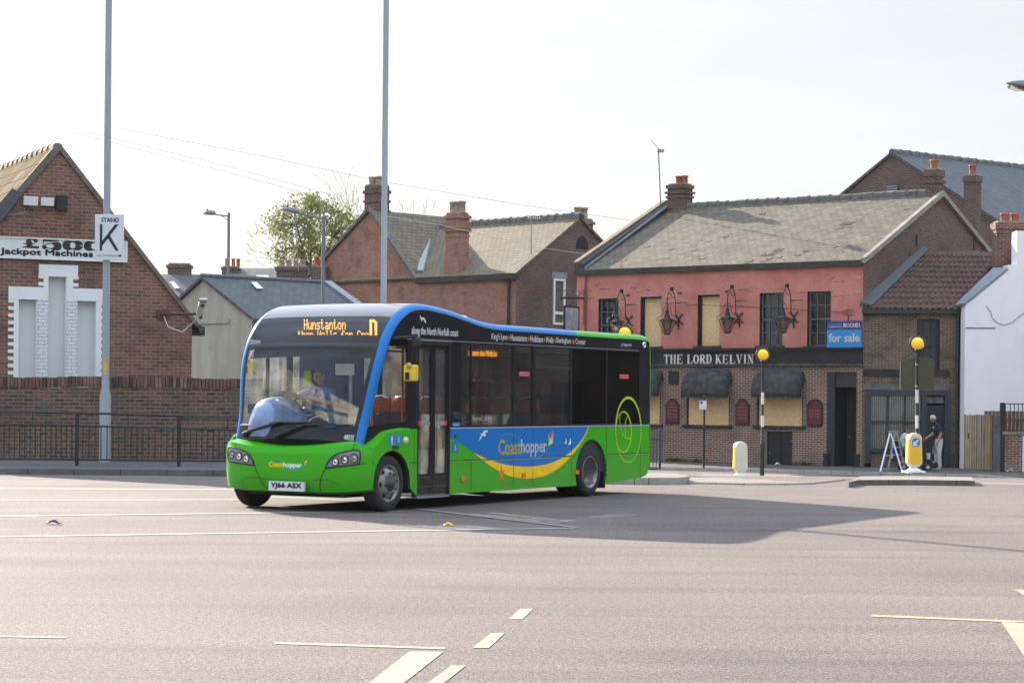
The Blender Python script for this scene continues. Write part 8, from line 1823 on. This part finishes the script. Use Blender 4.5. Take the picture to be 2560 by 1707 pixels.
k.grid([[B(s, -.03, z) for s, z in T2], [B(s + .01, .03 + yin(.95) * max(0, 1 - (s - T2[0][0]) / .7), z + .03) for s, z in T2]], 0); k.build("fender_shoulder", M['bgreen'], fe)
k = MB(); ribbon(k, [(D0 - .075, fz0 + .1), (D0 - .075, ftop[-1][1] - .02)], .004, lambda a, b: B(a, -.0312, b)); ribbon(k, [(AC + .44, ZSF), (D0 - .0, ZSF)], .006, lambda a, b: B(a, -.0312, b)); ribbon(k, [(sf0, ZSF), (AC - .42, ZSF)], .005, lambda a, b: B(a, -.0312, b)); k.build("panel_seam", M['seam'], fe)
k = MB(); k.grid([[B(s, -.03, z) for s, z in [(p[0], p[1]) for p in aarc]], [B(s, .35, z) for s, z in [(p[0], p[1]) for p in aarc]]], 0); k.grid([[B(s, 0, z) for s, z in arch(SR, AR, 190, -10, 26)], [B(s, .5, z) for s, z in arch(SR, AR, 190, -10, 26)]], 0); k.build("wheel_arch_liner", M['dark'], bus)
# oval pictograms, marker light
for cx, cy in ((1360, 268), (1472, 255)):
    c_ = frB.px(*z6(cx, cy), .03); k = MB(); n_ = 24
    k.prism([B(c_[0] + .082 * math.cos(2 * math.pi * i / n_), -.031, c_[1] + .082 * math.sin(2 * math.pi * i / n_)) for i in range(n_)], frB.n * .002, 0); ob = k.build("step_sign", plain("pictogram_blue", (.01, .19, .52), .4), fe)
    if cx < 1400:
        k = MB(); f = lambda a, b: B(c_[0] + a, -.0342, c_[1] + b); k.lathe(f(0, .052), [(0, 0), (.013, 0)], frB.n, 10); ribbon(k, [(0, .036), (0, -.01)], [.016, .012], f); ribbon(k, [(-.006, -.005), (-.008, -.065)], .006, f); ribbon(k, [(.006, -.005), (.008, -.065)], .006, f); ribbon(k, [(-.016, .034), (-.03, -.01)], .004, f); ribbon(k, [(.016, .034), (.03, -.01)], .004, f); k.build("pictogram", M['bwhite'], ob)
    else: wheelchair(c_, .11, .0342, M['bwhite'], ob)
c_ = frB.px(*z6(1590, 278), .03); k = MB(); k.lathe(B(c_[0], -.03, c_[1]), [(.052, 0), (.05, .02), (.03, .035), (0, .04)], frB.n, 18); k.build("indicator", plain("indicator_lens", (.66, .60, .52), .15), fe)
c_ = frB.px(*z6(1422, 400), .03); notice(c_[0] - .08, c_[0] + .08, c_[1] - .025, c_[1] + .025, M['black'], ("low floor",), .034, M['steel'], fe)
# black swoosh + quarter window beside the pillar
qb = [n1_(*p) for p in ((1072, 928), (1130, 912), (1200, 898), (1270, 887), (1338, 879))]
sq1 = n1_(1338, 600)[0]
pil = []
for i in range(14): z = qb[0][1] + (ZW - qb[0][1]) * i / 13; pil.append((sin_(z), z))
zq = lambda s: qb[0][1] + (qb[-1][1] - qb[0][1]) * max(0, min(1, (s - qb[0][0]) / (sq1 - qb[0][0]))) ** .8
k = MB(); S_ = [inner[0][0] + (D0 - inner[0][0]) * i / 20 for i in range(21)]
yw = lambda s: yin(1.0) * max(0, min(1, (sq1 - s) / (sq1 - inner[0][0])))
def fz(s):
    for a, b in zip(ftop, ftop[1:]):
        if a[0] <= s <= b[0]: return a[1] + (b[1] - a[1]) * (s - a[0]) / (b[0] - a[0])
    return ftop[-1][1] if s > ftop[-1][0] else ftop[0][1]
k.grid([[side(s, fz(s) - .03, -yw(s)) for s in S_], [side(max(s, sin_(zq(s))), zq(s) + .004, -yw(max(s, sin_(zq(s))))) for s in S_]], 0, smooth=False); k.prism([side(sq1, zq(sq1)), side(D0, zq(sq1)), side(D0, ZW), side(sq1, ZW)], frB.n * -.03); k.build("window_surround", M['bblack'], bus)
k = MB(); k.grid([[B(s + (sq1 - s) * j / 6, yin(z) * (1 - j / 6) + .004, max(z, zq(s + (sq1 - s) * j / 6)) if i == 0 else z) for j in range(7)] for i, (s, z) in enumerate(pil)], 0, smooth=True); k.build("quarter_window", M['gl_door'], bus)
# ------------------------------------------------ offside
off = lambda s, z, o=0.0: B(s, BW + o, z)
k = MB()
lowo = [(sf0, .42), (sf0, ztop_f(BW))] + [p for p in ftop if p[0] > sf0 + .1] + [(D0 + .2, ZB_), (SE2, ZB_), (SE2, .45), (SR + AR, .36)] + arch(SR, AR, 0, 180, 20) + [(SR - AR, za), (AC + AF, za)] + [(p[0], p[1]) for p in reversed(aarc)]
k.prism([B(s, BW + .03, z) for s, z in lowo], -BE * .05); k.build("side_panel", M['bgreen'], bus)
k = MB(); k.grid([[off(s, ZW) for s, z in top], [off(s, z) for s, z in top]], 0, smooth=False, flip=True); k.build("cantrail_panel", M['bblack'], bus)
ow = [(.55, 1.0), (1.12, 2.1), (2.2, 3.4), (3.5, 4.7), (4.8, 5.9), (6.0, 6.9)]; edges = [.5] + [v for w in ow for v in w] + [SE2]; k = MB()
for i in range(0, len(edges), 2): k.prism([off(edges[i], ZB_), off(edges[i + 1], ZB_), off(edges[i + 1], ZW), off(edges[i], ZW)], -BE * .03)
k.build("window_surround", M['bblack'], bus)
for i, (a, b) in enumerate(ow): k = MB(); k.prism([off(a, ZB_), off(b, ZB_), off(b, ZW), off(a, ZW)], -BE * .006); k.build("side_window", M['gl_door'] if i < 2 else M['gl_side'] if i < 4 else M['gl_dark2'], bus)
k = MB(); k.grid([[B(s + (.5 - s) * j / 6, BW - yin(z) * (1 - j / 6), z) for j in range(7)] for s, z in pil], 0, flip=True); k.build("quarter_window", glass('clear_glass', (.9, .92, .92), .04, dens=.08), bus)
# ------------------------------------------------ wheels
def wheel(s, y, out, rear=False, name="wheel"):
    ax = BE * out; c = B(s, y, WR); k = MB(); tw = .23
    pr_ = [(.225, -tw), (.30, -tw), (.36, -tw + .012), (.385, -tw + .035), (.395, -tw + .06), (.395, -.06), (.388, -.032), (.365, -.008), (.31, .0), (.262, -.004), (.25, -.02)]
    k.lathe(c, pr_, ax, 40); 
    for q in (-.07, -.115, -.16): k.lathe(c, [(.3962, q - .004), (.3975, q), (.3962, q + .004)], ax, 40, smooth=False)
    w_ = k.build("wheel", M['rubber'], bus)
    k = MB(); rim = M['rim']
    if not rear:
        k.lathe(c, [(.252, -.022), (.256, -.004), (.248, -.004), (.238, -.02), (.225, -.035), (.205, -.03), (.185, .005), (.165, .02), (.12, .022), (.115, .02)], ax, 36)
        k.lathe(c, [(.115, .02), (.10, .035), (.07, .04), (.06, .06), (.0, .062)], ax, 24, 1)
        for i in range(8):
            a = 2 * math.pi * i / 8 + .2; d = BD * math.cos(a) + Vector((0, 0, 1)) * math.sin(a); k.lathe(c + d * .142 + ax * .02, [(.016, 0), (.016, .022), (.0, .026)], ax, 6, 1, smooth=False)
    else:
        k.lathe(c, [(.252, -.022), (.262, .0), (.25, .002), (.235, -.03), (.22, -.06), (.2, -.13), (.17, -.15), (.1, -.15), (.09, -.11), (.0, -.105)], ax, 36)
    ro = k.build("rim", [rim, plain("hub_grease", (.07, .068, .065), .6, .4, var=.5, scale=20)], w_)
    if not rear:
        k = MB()
        for i in range(7):
            a = 2 * math.pi * i / 7 + .5; d = BD * math.cos(a) + Vector((0, 0, 1)) * math.sin(a); e_ = d.cross(ax); p = c + d * .208 + ax * -.018
            n_ = 12; k.poly([p + (d * math.cos(t) * .022 + e_ * math.sin(t) * .034) + ax * (.008 + .55 * (-.0 - math.cos(t)) * .022) for t in [2 * math.pi * j / n_ for j in range(n_)]][::(1 if out < 0 else -1)])
        k.build("hand_hole", M['dark'], ro)
rm = nt("dirty_silver_rim"); rt = rm[1]; rco = coord(rt, "Object"); rm[4](mix(rt, ramp(rt, noise(rt, rco, 9, 5, .7), .42, .68), (.33, .32, .31), (.10, .085, .075)), rm[2].inputs["Base Color"]); rm[2].inputs["Metallic"].default_value = .5; rm[2].inputs["Roughness"].default_value = .5; M['rim'] = rm[0]
wheel(WS, .0, -1); wheel(WS, BW - .0, 1); wheel(SR, .02, -1, True); wheel(SR, BW - .02, 1, True); 
for yy in (.30, BW - .30): wheel(SR, yy, -1 if yy < 1 else 1, True)
# mudflap, chassis, floor
k = MB(); k.hexa([B(SR + .5, .02, .12), B(SR + .53, .02, .12), B(SR + .53, .45, .12), B(SR + .5, .45, .12)], [B(SR + .46, .02, .62), B(SR + .49, .02, .62), B(SR + .49, .45, .62), B(SR + .46, .45, .62)]); k.build("mudflap", M['rubber'], bus)
def bbox(k, s0, s1, y0, y1, z0, z1, m=0): k.hexa([B(s0, y0, z0), B(s1, y0, z0), B(s1, y1, z0), B(s0, y1, z0)][::-1], [B(s0, y0, z1), B(s1, y0, z1), B(s1, y1, z1), B(s0, y1, z1)][::-1], m) if False else k.hexa([B(s0, y1, z0), B(s1, y1, z0), B(s1, y0, z0), B(s0, y0, z0)], [B(s0, y1, z1), B(s1, y1, z1), B(s1, y0, z1), B(s0, y0, z1)], m)
k = MB(); bbox(k, -.42, .62, .40, BW - .40, .20, .42); bbox(k, .62, SR - .6, .03, BW - .03, .24, .40); bbox(k, SR - .6, SR + .6, .62, BW - .62, .2, .55); bbox(k, SR + .55, SE2 - .1, .05, BW - .05, .36, .55);  bbox(k, -.1, .1, .2, BW - .2, .30, .42); bbox(k, SR - .1, SR + .1, .2, BW - .2, .3, .5); k.build("chassis", M['dark'], bus)
# ------------------------------------------------ interior
M['int_dark'] = plain("bus_lining_dark", (.02, .021, .026), .7); M['int_blue'] = plain("cab_blue", (.010, .03, .13), .6); M['int_floor'] = plain("bus_floor", (.06, .06, .07), .7); M['moq_o'] = plain("orange_moquette", (.52, .12, .045), .8, var=.3, scale=30); M['moq_n'] = plain("navy_moquette", (.045, .05, .10), .85, var=.4, scale=30)
k = MB(); bbox(k, D0 - .1, SE2 - .1, .04, BW - .04, .40, .43, 0); bbox(k, SR - .9, SE2 - .1, .04, BW - .04, .43, .72, 0); k.build("floor", M['int_floor'], bus)
k = MB(); bbox(k, 1.1, SE2 - .12, BW - .07, BW - .035, .43, ZB_ - .0); bbox(k, D1 + .04, SE2 - .12, .035, .06, .43, ZB_); k.build("side_lining", M['int_dark'], bus)
k = MB(); k.grid([[US(t, y, -.09) for y in ymid] for t in range(int(T_LED) + 10, T_RB - 2)], 0); k.build("ceiling", plain("bus_ceiling", (.13, .135, .14), .7), bus)
k = MB(); bbox(k, 1.05, 1.09, 1.12, BW - .2, .43, 2.25); bbox(k, .2, 1.05, 1.08, 1.11, .43, 1.12); k.build("cab_bulkhead", M['int_blue'], bus)
k = MB(); k.grid([[US(T_WS1 - 2.6 + 3.0 * i / 4, y, -.06) for y in ymid[1:-1]] for i in range(5)], 0); k.build("sun_blind", M['dark'], bus)
dash = plain("dash_blue_grey", (.11, .18, .34), .3, var=.65, scale=2.6, coat=.6)
k = MB(); G = []
cy_ = 1.72
for i in range(13):
    th = math.pi / 2 * i / 12; G.append([B(-.16 + .42 * math.cos(ph) * math.sin(th) ** .7, cy_ + .46 * math.sin(ph) * math.sin(th) ** .7, 1.02 + .56 * math.cos(th)) for ph in [2 * math.pi * j / 24 for j in range(25)]])
k.grid(G, 0); da = k.build("dashboard", dash, bus)
k = MB(); k.grid([[US(T_WS0 + .35, y, -.03) for y in ymid[1:-1]], [US(T_WS0 + .35, y, -.32) + Vector((0, 0, .03)) for y in ymid[1:-1]], [US(T_WS0 + .35, y, -.6) - Vector((0, 0, .3)) for y in ymid[1:-1]]], 0, flip=True); k.build("dash_shelf", plain("dash_shelf", (.12, .15, .22), .4, coat=.4), bus)
for px_, yy, r_, mt in ((r1(502, 706)[0], r1(502, 706)[1], .045, M['dark']), (r1(433, 738)[0], r1(433, 738)[1], .035, M['chrome'])):
    DS = lambda a, b: B(-.16 - .42 * math.sqrt(max(.02, 1 - ((a - cy_) / .46) ** 2 - ((b - 1.02) / .56) ** 2)), a, b); q = inv(DS, px_, yy, (1.6, 1.35)); c_ = DS(*q); k = MB(); k.lathe(c_ - BD * .0, [(r_ * 1.2, -.03), (r_ * 1.2, .02), (r_, .03), (0, .03)], -BD, 16); k.build("gauge", mt, da)
k = MB(); G = []
for i in range(9):
    a = math.pi * i / 8; G.append([B(-.02 + .05 * j, cy_ - .02 + .30 * math.cos(a), 1.46 + (.17 - .02 * j) * math.sin(a)) for j in range(4)])
k.grid(G, 0); k.build("instrument_hood", M['blackmatt'], da, solid=.015)
k = MB(); bbox(k, -.20, -.13, 2.12, 2.24, 1.34, 1.48); k.tube([B(-.16, 2.18, 1.34), B(-.16, 2.16, 1.12)], .018, 6); k.build("driver_monitor", M['black'], bus, bevel=.015)
for y0, y1, z0 in ((1.95, 2.12, 1.175), (.5, .78, 1.17), (.95, 1.1, 1.172)): k = MB(); k.hexa([B(-.52, y1, z0), B(-.36, y1 + .03, z0), B(-.36, y0, z0), B(-.52, y0, z0)], [B(-.52, y1, z0 + .012), B(-.36, y1 + .03, z0 + .015), B(-.36, y0, z0 + .015), B(-.52, y0, z0 + .012)]); k.build("dash_paper", M['bwhite'] if y0 > .6 else nb_, bus)
k = MB()
for r_ in (.30, .41): k.tube([B(-.16 - .42 * math.cos(t) * math.sqrt(max(0, 1 - (r_ / .56) ** 2)) - .003, cy_ + .46 * math.sin(t) * math.sqrt(max(0, 1 - (r_ / .56) ** 2)), 1.02 + r_) for t in [R(-80 + 10 * i) for i in range(17)]], .006, 5)
k.build("dash_seam", M['seam'], da)
k = MB(); sc_ = B(.14, 1.70, 1.53); ax = (BD * .55 + Vector((0, 0, .85))).normalized(); a_ = BE; b_ = ax.cross(a_); k.tube([sc_ + (a_ * math.cos(t) + b_ * math.sin(t)) * .225 for t in [2 * math.pi * i / 28 for i in range(29)]], .016, 8)
for t in (.4, 2.6, 4.7): k.tube([sc_ - ax * .05, sc_ + (a_ * math.cos(t) + b_ * math.sin(t)) * .22], .014, 6)
k.lathe(sc_ - ax * .07, [(.06, 0), (.06, .03), (0, .04)], ax, 14); k.tube([sc_ - ax * .05, sc_ - ax * .6], .035, 8); k.build("steering_wheel", M['black'], bus)
k = MB(); bbox(k, .5, .98, 1.36, 1.88, .98, 1.16); k.hexa([B(.9, 1.86, 1.1), B(1.0, 1.86, 1.1), B(1.0, 1.34, 1.1), B(.9, 1.34, 1.1)], [B(.98, 1.80, 1.8), B(1.04, 1.80, 1.8), B(1.04, 1.40, 1.8), B(.98, 1.40, 1.8)]); bbox(k, .5, .9, 1.45, 1.75, .43, .98); k.build("driver_seat", M['moq_n'], bus, bevel=.04)
def pseat(s, y0, y1, zf, face=-1):
    """seat with its back towards +s when face = -1"""
    e = -face; k = MB(); G = []
    for i in range(8):
        t = i / 7; zz = zf + .42 + .72 * t; wv = 1 - .0 * t - (.18 * max(0, t - .75) * 4); sb = s + e * (.02 + .10 * t); ym_ = (y0 + y1) / 2; hw = (y1 - y0) / 2 * wv
        G.append([B(sb - e * .05, ym_ - hw, zz), B(sb - e * .07, ym_, zz), B(sb - e * .05, ym_ + hw, zz), B(sb + e * .03, ym_ + hw, zz), B(sb + e * .04, ym_, zz), B(sb + e * .03, ym_ - hw, zz), B(sb - e * .05, ym_ - hw, zz)])
    for i in range(7): k.grid([G[i], G[i + 1]], 0 if i in (0, 1, 5, 6) else 1)
    k.poly(G[-1][:-1]); 
    s0, s1 = sorted((s - e * .42, s - e * .02)); bbox(k, s0, s1, y0, y1, zf + .40, zf + .50, 0); bbox(k, (s0 + s1) / 2 - .05, (s0 + s1) / 2 + .05, (y0 + y1) / 2 - .05, (y0 + y1) / 2 + .05, zf, zf + .4, 1)
    st_ = k.build("passenger_seat", [M['moq_o'], M['moq_n']], bus)
    k = MB(); zt = zf + 1.13; k.tube([B(s + e * .10, y0 + .02, zt - .16), B(s + e * .12, y0 + .05, zt + .02), B(s + e * .13, (y0 + y1) / 2, zt + .05), B(s + e * .12, y1 - .05, zt + .02), B(s + e * .10, y1 - .02, zt - .16)], .016, 6); k.build("grab_handle", M['chrome'], st_)
for s in (2.9, 3.65, 4.4, 5.2, 6.0, 6.8):
    zf = .43 if s < SR - .9 else .72
    for y0, y1 in ((.12, .54), (.56, .98), (BW - .98, BW - .56), (BW - .54, BW - .12)):
        if s < 3.0 and y0 < 1: continue
        pseat(s, y0, y1, zf)
pseat(1.75, BW - .54, BW - .12, .43); pseat(2.25, BW - .54, BW - .12, .43)
for s, y in ((1.12, 1.0), (D1 + .18, .14), (D1 + .18, .95), (2.62, .16), (2.5, 1.0), (3.62, .2), (1.7, BW - .6), (4.3, 1.0)):
    k = MB(); k.tube([B(s, y, .43), B(s, y, 1.2), B(s + (.06 if y < .3 else 0), y, 2.35)], .0185, 8); k.build("grab_pole", M['orange_pole'], bus)
k = MB(); k.tube([B(.95, .95, 1.1), B(.95, .98, 1.75), B(1.05, 1.0, 1.8)], .0185, 8); k.tube([B(D0 + .12, .10, .7), B(D0 + .2, .10, 1.25), B(D0 + .02, .12, 1.3)], .0185, 8); k.tube([B(D1 - .1, .12, .9), B(D1 - .1, .12, 1.2), B(D1 + .15, .12, 1.25)], .0185, 8); k.tube([B(1.0, .5, 2.3), B(SE2 - 1, .5, 2.3)], .016, 6); k.tube([B(1.0, BW - .5, 2.3), B(SE2 - 1, BW - .5, 2.3)], .016, 6)
for s in (1.3, 1.6): k.tube([B(s, BW - .5, 2.3), B(s, BW - .58, 2.12), B(s, BW - .42, 2.12), B(s, BW - .5, 2.3)], .012, 5)
k.build("grab_rail", M['orange_pole'], bus)
# inside destination display and its case
a_ = ct(560, 760, 378, 420); k = MB(); k.fbox(frB, a_[0] - .06, a_[1] + .1, a_[2] - .06, a_[3] + .12, -.16, -.06); sd2 = k.build("side_display", M['dark'], bus); k = MB(); text_on(k, "nstanton then Wells for", lambda u, v: side(u, v, -.055), a_[0], a_[1], a_[2], a_[3], bold=.006); k.build("led_lettering", M['led_s'], sd2)
k = MB(); G = []
for i in range(7):
    G.append([B(1.0 - .05 * math.sin(j * 1.9) - .02 * i / 6, 2.06 + (j - 2.5) * .05 * (.5 + .10 * i), 1.98 - .085 * i) for j in range(6)])
k.grid(G, 0); k.grid([[p - BD * .006 for p in G[3]], [p - BD * .006 for p in G[4]]], 1); hv = k.build("hi_vis_vest", [plain("hi_vis_yellow", (.62, .75, .03), .7, var=.08), M['steel']], bus, solid=.01)
k = MB(); q = B(.70, 1.14, 1.98); bbox(k, .68, .70, 1.02, 1.34, 1.90, 2.06); k.build("cab_notice", M['white'], bus); k = MB(); bbox(k, .68, .70, 1.05, 1.10, .95, 1.9); k.build("assault_screen_post", M['steel'], bus)
k = MB(); bbox(k, .28, .5, 1.0, 1.2, 1.12, 1.38); k.build("ticket_machine", plain("ticket_machine", (.10, .11, .12), .4), bus, bevel=.02)
# ------------------------------------------------ mirrors
ms = .30
m0 = frB.px(*r2(92, 540), ms); m1 = frB.px(*r2(172, 540), ms); mz0 = frB.px(*r2(130, 597), ms)[1]; mz1 = frB.px(*r2(130, 480), ms)[1]; mc = (m0[0] + m1[0]) / 2
def mirror(yc, sgn, s_c, z0, z1, arm):
    wd = .20; P_ = lambda a, b, c: B(s_c + c, yc + a, b); k = MB()
    k.hexa([P_(-wd / 2, z0, 0), P_(wd / 2, z0, 0), P_(wd / 2, z0, .11), P_(-wd / 2, z0, .11)][::-1], [P_(-wd / 2, z1, 0), P_(wd / 2, z1, 0), P_(wd / 2, z1, .11), P_(-wd / 2, z1, .11)][::-1]); mo = k.build("wing_mirror", plain("mirror_yellow", (.72, .55, .02), .4), bus, bevel=.03)
    k = MB(); k.hexa([P_(-wd / 2 + .02, z0 + .02, .112), P_(wd / 2 - .02, z0 + .02, .112), P_(wd / 2 - .02, z0 + .02, .116), P_(-wd / 2 + .02, z0 + .02, .116)][::-1], [P_(-wd / 2 + .02, z1 - .02, .112), P_(wd / 2 - .02, z1 - .02, .112), P_(wd / 2 - .02, z1 - .02, .116), P_(-wd / 2 + .02, z1 - .02, .116)][::-1]); k.build("mirror_glass", M['chrome'], mo)
    k = MB(); k.lathe(P_(.0, (z0 + z1) / 2 + .10, -.0), [(.045, 0), (.045, .012), (.02, .03), (0, .03)], -BD, 14); k.build("mirror_knuckle", plain("mirror_brass", (.5, .38, .08), .4), mo)
    k = MB(); k.cbox(P_(.02, (z0 + z1) / 2 - .09, -.012), (BE.x, BE.y), .05, .03, .1); k.tube(arm, .022, 8); k.build("mirror_arm", M['blackmatt'], mo)
aT = frB.px(*r2(155, 300), ms)
arm = [B(sin_(2.3) + .10, .02, n1_(1250, 300)[1]), B(sin_(2.3) + .12, -.15, aT[1] + .02), B(aT[0], -ms - .02, aT[1] + .03), B(aT[0] + .02, -ms - .02, aT[1] - .08), B(mc, -ms, mz1 - .05), B(mc, -ms, (mz0 + mz1) / 2 + .08)]
mirror(-ms, -1, mc - .05, mz0, mz1, arm)
k = MB(); q0, q1 = frB.px(*r2(137, 355), ms), frB.px(*r2(182, 290), ms); c_ = B((q0[0] + q1[0]) / 2, -ms - .03, (q0[1] + q1[1]) / 2); hgt = q1[1] - q0[1]; k.cbox(c_ - Vector((0, 0, hgt / 2)), (BE.x, BE.y), .13, .07, hgt); k.build("kerb_mirror", M['black'], bus, bevel=.03)
so = -.05; frO = Fr((B(0, BW + .28, 0).x, B(0, BW + .28, 0).y), BD); o0 = frO.px(*r1(235, 553)); o1 = frO.px(*r1(235, 442))
mirror(BW + .28, 1, o0[0] - .05, o0[1], o1[1], [B(o0[0] + .25, BW + .02, o1[1] + .12), B(o0[0] + .02, BW + .24, o1[1] + .10), B(o0[0], BW + .28, o1[1] - .05)])
# wipers
def wiper(base, elbow, b0, b1):
    g = (T_WS0, 1.1); P = lambda q, o=.03: US(*inv(US, *r1(*q), g), o); k = MB(); k.lathe(P(base, .0), [(.04, 0), (.04, .05), (0, .06)], -BD, 12); k.tube([P(base, .04), P(((base[0] + elbow[0]) / 2, (base[1] + elbow[1]) / 2 - 2), .05), P(elbow, .04)], [.028, .022, .014], 7)
    k.tube([P(b0, .02), P(((b0[0] + b1[0]) / 2, (b0[1] + b1[1]) / 2), .025), P(b1, .02)], [.007, .014, .007], 6); k.tube([P(elbow, .04), P(((b0[0] + b1[0]) / 2, (b0[1] + b1[1]) / 2), .03)], .012, 6); k.build("wiper", M['blackmatt'], bus)
wiper((212, 965), (460, 888), (335, 893), (665, 888)); wiper((432, 985), (640, 902), (508, 912), (972, 903))
k = MB(); c_ = n2_(1764, 342); k.lathe(B(c_[0], .02, c_[1]), [(.055, 0), (.055, .035), (.045, .045), (.035, .03), (0, .03)], frB.n, 18); k.build("side_camera", M['chrome'], bus)
k = MB(); c_ = n2_(440, 972); k.lathe(B(c_[0], 0, c_[1]), [(.03, 0), (.03, .012), (0, .014)], frB.n, 14); k.build("door_button", plain("dark_red_button", (.12, .015, .02), .4), bus)
# ------------------------------------------------ the driver
M['shirt'] = plain("blue_shirt", (.085, .165, .33), .8, var=.06); M['trs_d'] = plain("dark_trousers", (.02, .02, .03), .85)
fb = math.atan2(-BD.y, -BD.x)
def drv(t, hd, T):
    k = MB()
    for sy in (-1, 1):
        n_ = 14; pts = [hd(.094 - .018 * abs(math.cos(a)) * .4, sy * .034 + .030 * math.cos(a), .010 + .022 * math.sin(a)) for a in [2 * math.pi * i / n_ for i in range(n_)]]; k.poly(pts); k.poly([p for p in reversed([q + (hd(-.004, 0, 0) - hd(0, 0, 0)) for q in pts])]); k.tube([hd(.086, sy * .064, .018), hd(.0, sy * .083, .02)], .004, 5)
    k.tube([hd(.098, -.01, .016), hd(.098, .01, .016)], .004, 5); k.build("sunglasses", M['black'], t, local=True)
    k = MB(); G = [[T((.165 + .0 * i, w, z)) for w in (-.5 * a, .5 * a)] for i, (a, z) in enumerate(((.03, 1.50), (.05, 1.46), (.06, 1.35), (.065, 1.2)))]; G = [[T((x, -.02 - w, z)), T((x, -.02 + w, z))] for x, w, z in ((.175, .02, .90), (.205, .028, .85), (.225, .034, .74), (.215, .04, .6))]; k.grid(G, 0); k.build("tie", plain("navy_tie", (.01, .012, .03), .7), t, local=True, solid=.008)
pd_ = B(.78, 1.60, .80)
person(pd_, fb, {
    'pel': ((.05, 0, .46), (.15, .16)), 'sp': ((.04, 0, .62), (.16, .17)), 'ch': ((.05, 0, .80), (.155, .18)), 'nk': ((.06, 0, .93), .062), 'hb': ((.07, .0, .985), .056),
    'ls': ((.06, .17, .86), .078), 'le0': ((.12, .26, .70), .062), 'le': ((.17, .29, .665), .047), 'lw': ((.40, .09, .76), .033), 'rs': ((.06, -.17, .86), .078), 're0': ((.20, -.27, .80), .062), 're': ((.27, -.29, .77), .047), 'rw': ((.47, -.22, .83), .033),
    'lh': ((.1, .1, .44), .10), 'lk': ((.5, .14, .42), .075), 'la': ((.5, .14, -.04), .05), 'lt': ((.66, .14, -.08), .036), 'rh': ((.1, -.1, .44), .10), 'rk': ((.5, -.14, .42), .075), 'ra': ((.5, -.14, -.04), .05), 'rt': ((.66, -.14, -.08), .036)},
    [('pel', 'sp', 1), ('sp', 'ch', 1), ('ch', 'nk', 1), ('nk', 'hb', 0), ('ch', 'ls', 1), ('ls', 'le0', 1), ('le0', 'le', 0), ('le', 'lw', 0), ('ch', 'rs', 1), ('rs', 're0', 1), ('re0', 're', 0), ('re', 'rw', 0),
     ('pel', 'lh', 2), ('lh', 'lk', 2), ('lk', 'la', 2), ('la', 'lt', 3), ('pel', 'rh', 2), ('rh', 'rk', 2), ('rk', 'ra', 2), ('ra', 'rt', 3)],
    [M['skin'], M['shirt'], M['trs_d'], M['shoe_d'], M['lips'], M['eye']], "person driving the bus in a short sleeved blue shirt, dark tie and sunglasses",
    ((.10, -.005, 1.075), (.9, -.42, -.1)), (('lw', (.55, -.75, .1), (.5, .1, -.8), .7), ('rw', (.8, .3, -.1), (.3, .2, -.9), .8)), hair=(plain("cropped_grey_hair", (.16, .13, .115), .9, var=.2, scale=50), lambda x: .62 if x > .3 else 1.1 if x < -.2 else .85), extra=drv)
